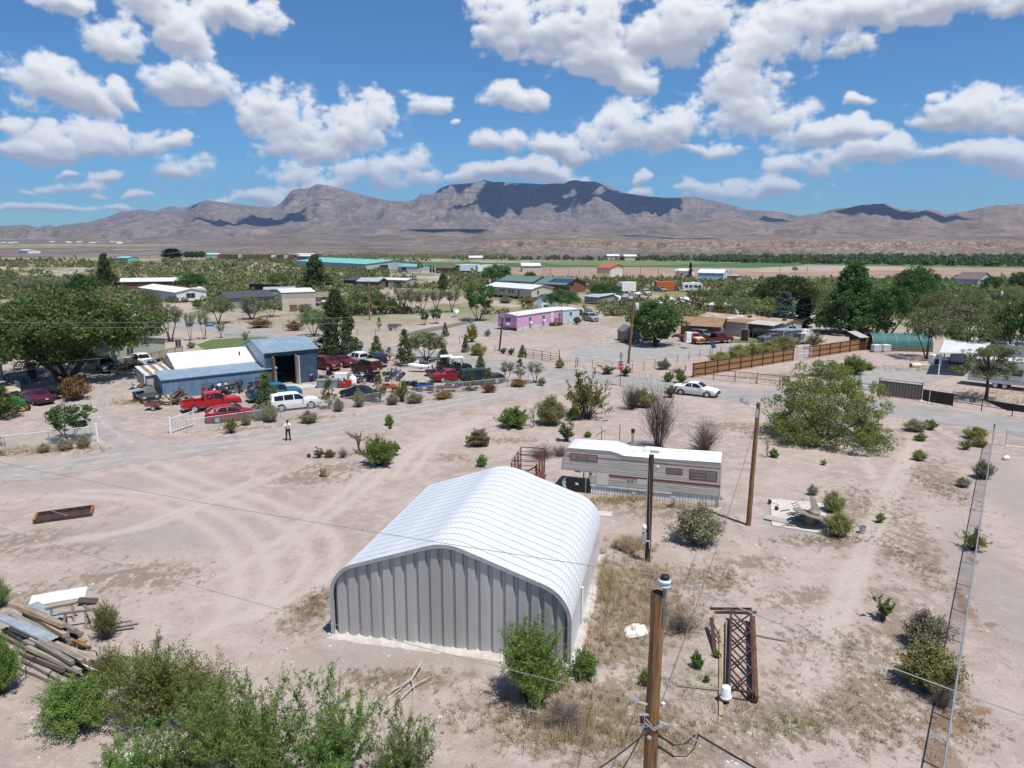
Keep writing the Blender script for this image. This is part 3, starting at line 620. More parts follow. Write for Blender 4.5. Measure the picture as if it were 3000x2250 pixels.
def shrub_proto(key, leaf, h, wd, stems, per, lsize, seed, leaf_from=.35, twigm=None, asp=1.8, sub=3, spread=.5, dens=.12, droop=0., stem_r=.016, dome=True):
 rng = np.random.default_rng(seed); rnd = random.Random(seed); mb = MB(); pts = []
 for s_ in range(stems):
  th = rnd.uniform(0, 2 * math.pi); q = rnd.random() ** .5
  rr = q * wd * .5; hh = h * ((1 - .5 * q ** 2.2) if dome else rnd.uniform(.6, 1)) * rnd.uniform(.38, 1.12); rr *= rnd.uniform(.5, 1.22)
  a = Vector((math.cos(th) * .06 * wd * q, math.sin(th) * .06 * wd * q, -.03)); e = Vector((math.cos(th) * rr, math.sin(th) * rr, hh))
  m = a.lerp(e, .5) + Vector((-math.cos(th) * rr * .12, -math.sin(th) * rr * .12, hh * .05))
  mb.tube([a, m, e], [stem_r, stem_r * .7, stem_r * .25], 3, False)
  ends = [(m, e)]
  for k in range(sub):
   t0 = rnd.uniform(.3, .85); p0 = a.lerp(m, t0 * 2) if t0 < .5 else m.lerp(e, t0 * 2 - 1)
   p1 = p0 + Vector((rnd.uniform(-1, 1) * wd * .16, rnd.uniform(-1, 1) * wd * .16, rnd.uniform(.05, .28) * h))
   mb.tube([p0, p1], [stem_r * .5, stem_r * .2], 3, False); ends.append((p0, p1))
  for (p, q2) in ends:
   for k in range(per):
    t = rnd.uniform(leaf_from, 1.02); c = p.lerp(q2, t); pts.append((c.x, c.y, c.z))
 tm = mb.mesh(key + '_stems', twigm or twig_grey)
 crown = None
 if per:
  pts = np.array(pts) + rng.normal(size=(len(pts), 3)) * dens * wd * .35; pts[:, 2] = np.maximum(pts[:, 2], .03)
  V, F_ = leaves(pts, lsize, rng, asp, droop); crown = npmesh(key + '_foliage', V, F_, LEAF[leaf])
 PROTO[key] = (tm, crown, h, wd)
shrub_proto('creosote', 'creosote', 2.0, 2.4, 40, 24, .055, 31, .45, twig_dark, dens=.06)
shrub_proto('mesq_bush', 'mesquite', 1.6, 2.4, 60, 40, .045, 32, .25, bark_dark, asp=3.2, dens=.07)
shrub_proto('sage', 'sage', 1.0, 1.4, 80, 44, .030, 33, .25, twig_grey, dens=.10)
shrub_proto('rabbit', 'rabbit', 1.0, 1.5, 80, 44, .030, 34, .25, twig_grey, asp=3, dens=.10)
shrub_proto('green_weed', 'mesquite', .7, .9, 34, 22, .032, 35, .15, twig_grey, asp=3, dens=.07)
shrub_proto('tall_weed', 'elm', 1.2, 1.0, 24, 26, .036, 36, .25, twig_grey, asp=3, dome=False, dens=.06)
shrub_proto('bare', None, 3.4, 2.6, 70, 0, .1, 37, .5, twig_dark, sub=10, dome=False, stem_r=.010)
shrub_proto('bare_bush', None, 1.7, 2.3, 110, 0, .1, 38, .5, twig_grey, sub=6, stem_r=.011)
shrub_proto('straw', 'straw', .55, .6, 60, 10, .05, 39, .1, LEAF['straw'], asp=4.5, sub=1, stem_r=.006)
shrub_proto('tumble', 'tan', .9, 1.4, 90, 16, .04, 40, .2, LEAF['tan'], asp=3, dens=.07)
shrub_proto('rust_bush', 'rust', 1.2, 1.9, 60, 24, .05, 41, .25, twig_grey, dens=.07)
shrub_proto('yellow_bush', 'yellow', 2.2, 2.2, 60, 28, .07, 42, .3, twig_grey, dens=.08)
def bare_tree(key, h, wd, seed, matl, levels=4):
 rnd = random.Random(seed); mb = MB()
 def grow(p, d, L, r, lv):
  pts = [p]; q = p.copy(); dd = d.copy()
  for k in range(3):
   dd = (dd + Vector((rnd.uniform(-.3, .3), rnd.uniform(-.3, .3), rnd.uniform(-.12, .2)))).normalized(); q = q + dd * L / 3; pts.append(q.copy())
  mb.tube(pts, [r, r * .85, r * .7, r * .5], 5 if lv < 2 else 3, False)
  if lv < levels:
   for k in range(3 if lv else 4):
    nd = (dd * .6 + Vector((rnd.uniform(-1, 1), rnd.uniform(-1, 1), rnd.uniform(-.1, .6)))).normalized()
    grow(pts[rnd.randint(1, 3)], nd, L * rnd.uniform(.55, .8), r * .55, lv + 1)
 grow(Vector((0, 0, -.1)), Vector((rnd.uniform(-.2, .2), 0, 1)).normalized(), h * .38, .028 * h, 0)
 PROTO[key] = (mb.mesh(key + '_limbs', matl, True), None, h, wd)
bare_tree('dead_tree', 3.2, 3.0, 51, twig_dark)
bare_tree('dead_tree_b', 3.0, 2.8, 57, twig_grey)
RND = random.Random(5)
def plant(name, key, cat, label, bx, by, ty, wpx, group=None, rz=None, parts=('trunk', 'crown'), minh=.1):
 g0 = G(bx, by); Y = g0.y + .35 * (wpx / PXM(g0.y)) * .0
 h = max(minh, HGT(bx, ty, g0.y)); wd = wpx / PXM(g0.y)
 tm, cm, rh, rw = PROTO[key]
 t = thing(name, label, cat, (g0.x, g0.y, 0), RND.uniform(0, 6.28) if rz is None else rz, group)
 s_ = (wd / rw, wd / rw, h / rh)
 link(parts[0], tm, t, scale=s_)
 if cm is not None: link(parts[1], cm, t, scale=s_)
 return t
# ================================================================== FOREGROUND OBJECTS
galv = mt('galvalume', (0.86, 0.875, 0.89), 0.36, 0.36, var=.04, scale=1.2, c2=(0.74, 0.77, 0.80), thr=(.45, .7), c2scale=.6)
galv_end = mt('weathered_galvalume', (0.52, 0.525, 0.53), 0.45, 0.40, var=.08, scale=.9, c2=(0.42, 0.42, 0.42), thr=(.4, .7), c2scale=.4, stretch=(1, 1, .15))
galv_old = mt('galvanized_steel', (0.50, 0.54, 0.57), 0.45, .6, var=.12, scale=3)
concrete = mt('concrete', (0.50, 0.47, 0.43), .9, var=.1, scale=1.5, bump=.006, c2=(.40, .37, .33), thr=(.5, .7))
white_conc = mt('pale_concrete', (0.47, 0.435, 0.40), .9, var=.14, scale=2.5, bump=.02, bscale=9)
wood_pole = mt('pole_wood', (0.23, 0.12, 0.05), .8, var=.4, scale=6, bump=.015, bscale=22, stretch=(2.5, 2.5, .10), c2=(0.07, 0.034, 0.018), thr=(.54, .62), c2scale=11)
wood_dark = mt('dark_pole_wood', (0.062, 0.030, 0.017), .8, var=.3, scale=5, stretch=(2.5, 2.5, .12), bump=.01, bscale=30)
wood_grey = mt('weathered_wood', (0.23, 0.205, 0.175), .9, var=.3, scale=5, stretch=(.25, 2.5, 2.5), bump=.008, bscale=30, c2=(.15, .125, .10), thr=(.5, .66))
wood_tan = mt('tan_wood', (0.33, 0.25, 0.165), .9, var=.25, scale=4, stretch=(.3, 2, 2), c2=(.24, .18, .125), thr=(.45, .65))
rust = mt('rust', (0.115, 0.048, 0.028), .85, var=.35, scale=4, c2=(0.19, 0.085, 0.04), thr=(.5, .7))
rust_dark = mt('rust_dark', (0.055, 0.03, 0.026), .8, var=.3, scale=3, c2=(.09, .045, .032), thr=(.5, .7))
rust_bright = mt('rust_bright', (0.27, 0.115, 0.035), .8, var=.35, scale=3)
black_plastic = mt('black_plastic', (0.018, 0.018, 0.02), .5, var=.2, scale=3)
black_rubber = mt('black_rubber', (0.022, 0.022, 0.022), .8, var=.2, scale=3)
white_paint = mt('white_paint', (0.78, 0.78, 0.76), .45, var=.04, scale=2)
white_plastic = mt('white_plastic', (0.80, 0.80, 0.79), .35, var=.03, scale=2)
grey_paint = mt('grey_paint', (0.33, 0.36, 0.38), .5, var=.08, scale=2)
glass = mt('dark_window', (0.035, 0.042, 0.05), .08, var=.2, scale=1, spec=.6)
glass_pale = mt('pale_window', (0.20, 0.20, 0.18), .12, var=.25, scale=1.2, spec=.6)
SW_, SL = 10.15, 10.44
def shed_half():
 """right half profile (distance from centre line, height), from peak to ground, with a unit normal"""
 pts = []
 for t in np.linspace(0, 1, 9): a = R(19) * t; pts.append((2.2 * math.sin(a), 4.62 - 2.2 * (1 - math.cos(a)), a, 1))
 x0, z0 = pts[-1][0], pts[-1][1]; sl_ = R(19)
 kr = 1.55; x1 = 5.07 - kr * (1 - math.sin(sl_)); L = (x1 - x0) / math.cos(sl_)
 for t in (.33, .66, 1.0): pts.append((x0 + L * math.cos(sl_) * t, z0 - L * math.sin(sl_) * t, sl_, 0))
 cx, cz = 5.07 - kr, pts[-1][1] - kr * math.cos(sl_)
 for t in np.linspace(0, 1, 27)[1:]:
  a = sl_ + (math.pi / 2 - sl_) * t; pts.append((cx + kr * math.sin(a), cz + kr * math.cos(a), a, 1))
 pts.append((5.07, cz * .5, math.pi / 2, 0)); pts.append((5.07, .06, math.pi / 2, 0))
 return pts
half = shed_half()
profile = [(-p[0], p[1], -p[2], p[3]) for p in reversed(half)] + half[1:]
def prof_z(x):
 x = abs(x); hp = [(p[0], p[1]) for p in half if p[1] > 1.9]
 return float(np.interp(x, [p[0] for p in hp], [p[1] for p in hp]))
fl, fr = G(985, 1858), G(1668, 1946); fc = (fl + fr) / 2
shed_rz = math.atan2(fr.y - fl.y, fr.x - fl.x)
shed = thing('steel_shed', 'arched galvanized steel shed with ribbed roof and corrugated end wall', 'shed', fc, shed_rz)
n_arch = 17; aw = (SL + .25) / n_arch
mb = MB(); offs = [(0, -.07), (.045, -.07), (.055, .055), (aw * .5, .068), (aw - .012, .055), (aw, -.07)]
rows = len(offs)
for i, (x, z, a, cv) in enumerate(profile):
 rip = .009 * (1 if i % 2 else -1) * cv
 for (yy, h) in offs:
  d = h + (rip if h > 0 else 0); mb.v.append((x + math.sin(a) * d, yy, z + math.cos(a) * d))
for i in range(len(profile) - 1):
 for j in range(rows - 1): mb.f.append((i * rows + j, i * rows + j + 1, (i + 1) * rows + j + 1, (i + 1) * rows + j))
arch_me = mb.mesh('roof_arch', galv)
for k in range(n_arch): link('roof_arch', arch_me, shed, (0, -.24 + k * aw, 0))
np_ = 19; pw = (SW_ - .16) / np_
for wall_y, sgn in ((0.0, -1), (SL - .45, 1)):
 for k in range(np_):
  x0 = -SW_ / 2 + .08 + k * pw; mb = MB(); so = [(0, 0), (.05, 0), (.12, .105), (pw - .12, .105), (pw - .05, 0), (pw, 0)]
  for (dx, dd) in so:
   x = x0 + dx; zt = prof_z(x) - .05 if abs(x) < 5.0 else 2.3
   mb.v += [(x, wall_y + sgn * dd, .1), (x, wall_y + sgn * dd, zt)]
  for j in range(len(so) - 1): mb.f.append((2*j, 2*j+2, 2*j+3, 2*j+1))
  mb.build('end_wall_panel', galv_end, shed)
mb = MB()                                                        # arch trim along the front edge
for (a, b) in zip(profile[:-1], profile[1:]):
 o = .10
 mb.add([(a[0]+math.sin(a[2])*o, -.245, a[1]+math.cos(a[2])*o), (b[0]+math.sin(b[2])*o, -.245, b[1]+math.cos(b[2])*o), (b[0]-math.sin(b[2])*.05, -.245, b[1]-math.cos(b[2])*.05), (a[0]-math.sin(a[2])*.05, -.245, a[1]-math.cos(a[2])*.05)], [(0, 1, 2, 3)])
mb.build('arch_trim', galv_old, shed)
rnd = random.Random(3); mb = MB()                                # lumpy concrete curb poured round the base
def curb(p, q, wd, n):
 p, q = Vector(p), Vector(q); d = (q - p).normalized(); nn = Vector((d.y, -d.x, 0)); pr = None
 for i in range(n + 1):
  c = p.lerp(q, i / n); w2 = wd + rnd.uniform(-.05, .08); lump = .05 * math.sin(i * math.pi) ; h = .13 + rnd.uniform(-.02, .03) + (.05 if i % 2 else 0)
  cur = [c - nn * .12 + Vector((0, 0, h)), c + nn * (w2 * .6) + Vector((0, 0, h * .8)), c + nn * w2 + Vector((0, 0, -.03))]
  b = len(mb.v); mb.v += [tuple(v) for v in cur]
  if pr is not None: mb.f += [(pr, pr+1, b+1, b), (pr+1, pr+2, b+2, b+1)]
  pr = b
curb((-5.35, 0, 0), (5.3, 0, 0), .42, 38); curb((5.07, -.3, 0), (5.07, SL + .1, 0), .42, 36); curb((-5.07, SL + .1, 0), (-5.07, -.3, 0), .4, 36)
mb.build('concrete_curb', white_conc, shed, True)
v = thing('vent_pipe', 'thin white plastic pipe standing at the corner of the steel shed', 'pipe', G(1704, 1838))
MB().tube([(0, 0, 0), (0, 0, 1.85)], .05, 8).build('pipe', white_plastic, v); MB().lathe([(.06, 0), (.06, .07)], 8, (0, 0, 1.84)).build('cap', white_plastic, v)
rA, rB = G(1730, 1446), G(2106, 1486); rv_rz = math.atan2(rB.y - rA.y, rB.x - rA.x)
rv = thing('travel_trailer', 'old white fifth-wheel trailer with rust-red stripes and skirted base', 'trailer', rA, rv_rz)
rv_side = bpy.data.materials.new('ribbed_siding'); rv_side.use_nodes = True; T = NT(rv_side.node_tree); T.n.clear()
tc = T.node('ShaderNodeTexCoord').outputs['Object']; wv = T.node('ShaderNodeTexWave', wave_type='BANDS', bands_direction='Z', wave_profile='SAW')
T.put(wv.inputs[0], tc); wv.inputs['Scale'].default_value = 3.6
bs = T.node('ShaderNodeBsdfPrincipled'); T.put(bs.inputs['Base Color'], T.mix(T.ramp(T.noise(T.vmath('MULTIPLY', tc, (.4, .4, 3)), 2, 5, .7), .4, .7), (0.74, 0.71, 0.66), (0.63, 0.59, 0.53)))
bs.inputs['Roughness'].default_value = .5; bn = T.node('ShaderNodeBump'); bn.inputs['Distance'].default_value = .03; bn.inputs['Strength'].default_value = 1
T.put(bn.inputs['Height'], wv.outputs['Fac']); T.l.new(bn.outputs[0], bs.inputs['Normal']); o = T.node('ShaderNodeOutputMaterial'); T.l.new(bs.outputs[0], o.inputs[0])
rv_white = mt('trailer_roof_white', (0.80, 0.79, 0.77), .5, var=.05, scale=2, stretch=(1, .2, 1), c2=(.66, .64, .6), thr=(.6, .8))
stripe = mt('stripe_red', (0.20, 0.045, 0.035), .5, var=.15, scale=3)
skirtm = mt('skirt_white', (0.70, 0.70, 0.69), .6, var=.12, scale=3, stretch=(3, 3, .3), c2=(.45, .43, .41), thr=(.52, .7))
WV = 2.4
side = [(-2.06, 1.49), (-1.98, 2.2), (-1.62, 2.99), (1.25, 3.06), (1.75, 2.95), (2.2, 2.80), (8.22, 2.93), (8.3, .64), (0, .60), (-.19, 1.46)]
MB().prism(side, 0, WV, 'y').build('body', rv_side, rv)
top = [(-1.66, 2.97), (-1.6, 3.06), (1.25, 3.11), (1.75, 3.00), (2.2, 2.85), (8.2, 2.98), (8.24, 2.92)]
mb = MB(); n = len(top)
for (x, z) in top: mb.v += [(x, -.03, z - .03), (x, .25, z), (x, WV / 2, z + .05), (x, WV - .25, z), (x, WV + .03, z - .03)]
for i in range(n - 1):
 for j in range(4): mb.f.append((i*5+j, i*5+j+1, (i+1)*5+j+1, (i+1)*5+j))
mb.build('roof', rv_white, rv, True)
mb = MB()
for (a, b) in zip(top[:-1], top[1:]):
 for y in (-.035, WV + .035): mb.bar((a[0], y, a[1] - .05), (b[0], y, b[1] - .05), .03, .06)
mb.build('roof_trim', grey_paint, rv)
for (z0, z1, x0, x1) in ((2.50, 2.53, -1.75, 8.28), (2.43, 2.46, -1.78, 8.28), (1.46, 1.34, 1.22, 8.29), (1.30, 1.27, 1.22, 8.29), (1.43, 1.33, -.1, .36)):
 MB().quad((x0, -.017, z0), (x1, -.017, z0 + .08 * (z0 > 2)), (x1, -.017, z1 + .08 * (z0 > 2)), (x0, -.017, z1)).build('stripe', stripe, rv)
mb = MB()
for k in range(18):
 z = .72 + k * .122; mb.box(.02 if z < 1.5 else -1.9 + max(0, z - 2.2) * .45, 8.2, -.013, 0, z, z + .055)
tag(mb.build('siding_rib', rv_side, rv), kind='stuff')
def rvwin(x0, x1, z0, z1, bars):
 f = MB().box(x0, x1, -.03, .0, z0, z1).build('window', stripe, rv)
 MB().box(x0 + .06, x1 - .06, -.04, -.02, z0 + .06, z1 - .06).build('pane', glass_pale, f)
 m = MB()
 for b in bars:
  if b[0] == 'v': m.box(b[1] - .02, b[1] + .02, -.045, -.03, z0, z1)
  else: m.box(b[2], b[3], -.045, -.03, b[1] - .015, b[1] + .015)
 m.build('muntin', stripe, f)
rvwin(-1.42, .42, 2.2, 2.72, [('v', -.95), ('v', -.25), ('h', 2.46, -.95, -.25)])
rvwin(4.9, 5.92, 1.9, 2.27, [('v', 5.1), ('v', 5.72), ('h', 2.08, 5.1, 5.9)])
rvwin(6.36, 8.07, 1.66, 2.36, [('v', 7.4), ('h', 1.9, 6.4, 7.4), ('h', 2.12, 6.4, 7.4)])
MB().box(.40, 1.18, -.025, 0, .68, 1.46).build('storage_door', mt('hatch_white', (.6, .59, .56), .5), rv)
MB().box(3.05, 3.7, -.025, 0, 1.0, 1.35).build('hatch', MATS['hatch_white'], rv)
MB().box(.1, .32, -.03, 0, 1.28, 1.42).build('vent', white_plastic, rv)
for x in (2.5, 2.75): MB().lathe([(.055, 0), (.055, .03)], 10, (x, -.02, 1.16), (R(90), 0, 0)).build('vent', black_plastic, rv)
MB().lathe([(.08, 0), (.06, .06)], 10, (4.35, -.0, 2.3), (R(90), 0, 0)).build('porch_light', white_plastic, rv)
mb = MB(); k = 90
for i in range(k):
 x = .02 + (8.25 - .02) * i / k; mb.add([(x, .04 + .03 * (i % 2), .02), (x + 8.25 / k, .04 + .03 * ((i + 1) % 2), .02), (x + 8.25 / k, .04 + .03 * ((i + 1) % 2), .63), (x, .04 + .03 * (i % 2), .63)], [(0, 1, 2, 3)])
mb.box(-.02, 5.3, -.01, .03, .55, .66); mb.build('skirting', skirtm, rv)
ac = MB().box(3.35, 4.45, .85, 1.6, 2.87, 3.15); ac.prism([(3.35, 2.87), (3.1, 2.92), (3.12, 3.02), (3.35, 3.15)], .9, 1.55, 'y')
ac.build('air_conditioner', white_plastic, rv); MB().box(3.75, 4.3, .835, .85, 2.92, 3.1).build('grille', grey_paint, rv)
MB().tube([(4.5, 1.25, 3.0), (5.7, 1.3, 3.03)], .035, 6).build('antenna_mast', white_plastic, rv)
for (x, y) in ((-.6, .9), (2.5, .8), (6.2, 1.2)): MB().box(x, x + .42, y, y + .42, 2.88 if x > 2 else 3.1, 2.98 if x > 2 else 3.18).build('roof_vent', mt('vent_clear', (.66, .72, .74), .3), rv)
MB().tube([(-.55, .3, 0), (-.55, .3, 1.5)], .04, 6).build('landing_leg', black_plastic, rv); MB().tube([(-.55, 2.1, 0), (-.55, 2.1, 1.5)], .04, 6).build('landing_leg', black_plastic, rv)
MB().bar((8.3, -.05, .75), (8.05, -.1, 0), .06, .05).bar((8.28, 0, .55), (8.42, 0, .7), .1, .3).build('stabilizer_jack', galv_old, rv)
MB().box(-1.3, -.9, .9, 1.5, 1.1, 1.48).build('hitch_plate', black_plastic, rv)
p = thing('black_panel', 'black rubber sheet leaning under the trailer hitch behind the dish', 'panel', G(1680, 1440), rv_rz)
MB().prism([(-1.05, 0), (-.75, .75), (-.55, .95), (.75, .98), (.95, .72), (1.05, 0)], -.02, .02, 'y').build('sheet', black_plastic, p)
d = thing('satellite_dish', 'grey satellite dish on a ground post in front of the trailer', 'dish', G(1660, 1437), R(15))
mb = MB(); n = 20
for r_, y_ in ((0, .0), (.13, -.015), (.27, -.045), (.36, -.085)):
 for j in range(n): a = 2 * math.pi * j / n; mb.v.append((r_ * math.cos(a), y_, .62 + r_ * 1.08 * math.sin(a)))
for i in range(3):
 for j in range(n): mb.f.append((i*n+j, i*n+(j+1) % n, (i+1)*n+(j+1) % n, (i+1)*n+j))
mb.build('reflector', mt('dish_grey', (.30, .37, .41), .5, var=.05), d, True)
MB().tube([(0, .1, 0), (0, .1, .4), (0, .03, .55)], .03, 6).build('post', grey_paint, d); MB().tube([(.1, -.03, .28), (.52, -.45, .5)], .018, 5).build('arm', grey_paint, d)
MB().cbox((.56, -.46, .58), (.2, .1, .09), (0, .5, 0)).build('receiver', white_plastic, d)
mb = MB()                                                       # small light emblem on the dish: two slanted pairs of strokes
for dx in (-.1, -.02, .05): mb.cbox((dx, -.052, .66 + dx * .5), (.055, .006, .11), (0, .5, 0))
mb.build('emblem', white_paint, d)
MB().tube([(0, 0, -.1), (0, 0, 1.75)], .025, 6).build('pipe', galv_old, thing('metal_mast', 'thin bare metal mast in front of the trailer nose', 'mast', G(1715, 1455)))
def wood_post(parent, h, r0, r1, mat_, lean=(0, 0), name='pole'):
 mb = MB(); k = 10; rr = random.Random(int(h * 100))
 mb.tube([(lean[0] * i / k + rr.uniform(-.012, .012), lean[1] * i / k, -.3 + (h + .3) * i / k) for i in range(k + 1)], [r0 + (r1 - r0) * i / k for i in range(k + 1)], 12)
 return mb.build(name, mat_, parent, False)
p1 = thing('utility_pole', 'brown wooden power pole with white top insulator and tangled black cables', 'pole', (3.0, 14.0, 0), 0)
wood_post(p1, 9.62, .165, .142, wood_pole)
MB().lathe([(.143, 0), (.13, .02), (.0, .022)], 12, (0, 0, 9.61), cap=False).build('pole_top', wood_dark, p1)
MB().box(.09, .15, -.11, -.05, 9.0, 9.80).box(.10, .17, -.13, -.11, 8.95, 9.35).build('bracket', mt('bracket_grey', (.17, .20, .22), .5, .5), p1)
MB().lathe([(.04, 0), (.125, .02), (.135, .05), (.09, .075), (.09, .1), (.14, .125), (.135, .155), (.08, .18)], 18, (.12, -.08, 9.79)).build('insulator', mt('porcelain', (.55, .62, .68), .15, coat=.3), p1, True)
MB().lathe([(.085, 0), (.1, .015), (.085, .03), (.095, .045), (.08, .06), (.085, .08), (.05, .09)], 16, (.12, -.08, 9.965)).build('insulator_cap', black_plastic, p1, True)
def zpx(y): return HGT(1910, y, 14.0)
MB().lathe([(.05, -.06), (.035, -.03), (.05, 0), (.035, .03), (.05, .06)], 12, (-.24, -.1, zpx(2100))).build('spool_insulator', mt('brown_glaze', (.06, .015, .012), .2), p1, True)
for zz in (2085, 2118): MB().bar((-.1, -.1, zpx(zz)), (-.30, -.1, zpx(zz)), .05, .03).build('clevis', galv_old, p1)
MB().lathe([(.05, 0), (.05, .02), (.02, .03), (.02, .06)], 8, (-.08, -.14, zpx(2147)), (R(90), 0, 0)).build('bolt', galv_old, p1)
MB().lathe([(.03, 0), (.055, .02), (.03, .05), (.055, .08), (.03, .1)], 12, (.2, -.05, zpx(2065))).build('spool_insulator', MATS['porcelain'], p1, True)
MB().tube([(-.18, -.12, zpx(2105)), (0, -.2, zpx(2122)), (.2, -.16, zpx(2110))], .012, 5).tube([(-.16, -.12, zpx(2095)), (0, -.19, zpx(2117)), (.2, -.15, zpx(2104))], .012, 5).build('bond_wire', galv_old, p1)
for zz, L in ((2148, .55), (2180, .62)):
 q = MB().tube([(.13, -.08, zpx(zz)), (.3, -.1, zpx(zz) - .1), (.46, -.1, zpx(zz) - .22)], [.03, .022, .03], 6); q.build('dead_end_clamp', black_plastic, p1)
 MB().tube([(.46, -.1, zpx(zz) - .22), (.7, -.1, zpx(zz) - .2 + .02), (.9, -.12, zpx(2142))] if L < .6 else [(.46, -.1, zpx(zz) - .22), (.75, -.1, zpx(zz) - .22), (.9, -.1, zpx(zz) - .02), (.97, -.12, zpx(2142))], .013, 5).build('jumper_cable', black_plastic, p1)
for zz, x in ((2058, -.35), (2108, .36)):
 MB().tube([(x * .4, -.06, zpx(zz) - .02 * (x > 0)), (x, -.06, zpx(zz) + (.07 if x < 0 else -.09))], [.03, .018], 6).lathe([(.05, -.012), (.05, .012)], 10, (x * 1.05, -.06, zpx(zz) + (.075 if x < 0 else -.1)), (R(90), 0, 0)).build('wire_grip', galv_old, p1)
def wire(name, a, b, sag, r, mat_, label, n=26, cat='wire', group=None):
 a, b = Vector(a), Vector(b); mb = MB()
 mb.tube([a.lerp(b, i / n) - Vector((0, 0, sag * 4 * (i / n) * (1 - i / n))) for i in range(n + 1)], r, 5)
 return tag(mb.build(name, mat_), label, cat, group)
alu = mt('bare_wire', (.34, .34, .34), .5, .4, var=.1, scale=5)
wirem = mt('weathered_wire', (.11, .11, .11), .7, 0, var=.1, scale=5)
wl = (-26, 28, 9.5)
wire('power_line', (3.12, 13.92, 10.02), wl, .35, .008, alu, 'bare wire tied to the top insulator, running over the shed roof')
wire('power_line', (3.12, 13.92, 10.02), G(3700, 2330, 9.2), .15, .011, alu, 'bare wire from the top insulator crossing above the chain-link fence')
wire('power_line', (2.65, 13.94, zpx(2058) + .07), (-26, 28, 7.3), .35, .008, alu, 'lower wire gripped at the pole, passing before the shed end wall')
wire('power_line', (3.36, 13.94, zpx(2108) - .1), G(2750, 2500, 6.2), .1, .012, alu, 'short lower wire leaving the pole grip beside twin black jumpers')
wire('service_cable', (3.95, 13.9, zpx(2142)), G(2750, 2520, 6.0), .1, .022, black_plastic, 'thick black service cable hanging below the jumper loops on the pole', cat='cable')
wire('service_cable', (2.9, 13.85, zpx(2125)), G(1450, 2400, 6.0), .25, .02, black_plastic, 'thick black cable drooping from the pole past its spool insulator', cat='cable')
wire('service_cable', (2.82, 13.85, zpx(2118)), G(1700, 2420, 5.2), .2, .014, black_plastic, 'thin black cable dropping straight from the brown spool insulator', cat='cable')
wire('service_drop', (3.02, 14.1, zpx(2065)), (7.05, 36.15, 5.2), .35, .012, wirem, 'sagging service wire between the insulated pole and the short dark pole')
wire('service_drop', (3.2, 14.1, zpx(2065)), (14.15, 41.2, 6.6), .45, .012, wirem, 'twisted service wire between the insulated pole and the lamp pole')
p2 = thing('meter_pole', 'short dark brown wooden pole with electric meter boxes beside the shed', 'pole', G(1897, 1645), 0)
wood_post(p2, 5.86, .15, .135, wood_dark)
MB().box(-.34, -.12, -.12, .05, 1.05, 1.65).build('breaker_box', grey_paint, p2)
mb = MB().lathe([(.10, 0), (.10, .04), (.08, .14), (.05, .16)], 14, (-.23, -.05, 1.95), (R(90), 0, 0)); mb.box(-.33, -.13, -.05, .05, 1.78, 2.1); mb.build('electric_meter', white_plastic, p2)
MB().tube([(-.2, -.02, .0), (-.2, -.02, 1.05)], .03, 6).tube([(-.2, -.02, 2.1), (-.16, -.02, 5.3)], .025, 6).build('conduit', grey_paint, p2)
MB().tube([(-.12, -.13, 1.2), (.02, -.2, 1.25), (.05, -.18, .8)], .03, 6).build('hose', white_plastic, p2)
p3 = thing('lamp_pole', 'tan wooden pole with a grey floodlight arm near the trailer end', 'pole', G(2192, 1538), 0)
wood_post(p3, 7.45, .155, .115, wood_pole, (.12, 0))
MB().tube([(.1, -.05, 6.95), (-.05, -.1, 7.2), (-.45, -.1, 7.32), (-.62, -.1, 7.45)], .03, 6).build('lamp_arm', galv_old, p3)
MB().cbox((-.75, -.12, 7.6), (.42, .26, .2), (0, .45, .2)).cbox((-.6, -.1, 7.48), (.18, .16, .14)).build('floodlight', galv_old, p3)
MB().cbox((-.78, -.12, 7.49), (.36, .2, .03), (0, .45, .2)).build('lamp_glass', glass_pale, p3)
MB().box(-.02, .1, -.16, -.1, 6.6, 7.1).build('arm_plate', galv_old, p3)
st = thing('stock_trailer', 'rusty red open livestock trailer with pipe rails behind the shed', 'trailer', G(1548, 1425), R(-12))
redp = mt('faded_red', (.16, .03, .028), .7, var=.3, scale=3, c2=(.09, .04, .03), thr=(.5, .7))
for s_ in (-1, 1):
 x = s_ * .85
 MB().box(x - .03, x + .03, -1.6, 1.6, .55, 1.25).build('side_panel', mt('side_rust', (.19, .115, .085), .85, var=.25, scale=4, stretch=(1, 1, .3)), st)
 for y in (-1.6, -.5, .55, 1.6): MB().box(x - .035, x + .035, y - .035, y + .035, .5, 2.3 if y > -1 else 2.15).build('post', redp, st)
 for z in (1.4, 1.6, 1.8, 2.0, 2.25): MB().bar((x, -1.6, z), (x, 1.6, z), .035).build('rail', redp, st)
 wh = MB().lathe([(.12, -.1), (.33, -.1), (.36, -.05), (.36, .05), (.33, .1), (.12, .1)], 16, (s_ * 1.02, 0, .36), (0, R(90), 0)).build('wheel', black_rubber, st)
 MB().lathe([(.02, -.11), (.18, -.11), (.18, .11), (.02, .11)], 10, (s_ * 1.02, 0, .36), (0, R(90), 0)).build('rim', grey_paint, wh)
 MB().box(s_ * 1.02 - .16, s_ * 1.02 + .16, -.5, .5, .74, .78).build('fender', redp, st)
for y in (-1.6, -.1, 1.6): MB().bar((-.85, y, 2.3), (.85, y, 2.3), .05).build('crossbar', rust_dark, st)
for y in (-1.58, 1.58):
 for z in (1.4, 1.7, 2.0): MB().bar((-.85, y, z), (.85, y, z), .03).build('gate_rail', redp, st)
MB().box(-.84, .84, -1.6, 1.6, .5, .55).build('floor', wood_grey, st)
MB().bar((-.5, 1.6, .5), (0, 2.9, .5), .08).bar((.5, 1.6, .5), (0, 2.9, .5), .08).tube([(0, 2.8, 0), (0, 2.8, .6)], .04).build('hitch', rust_dark, st)
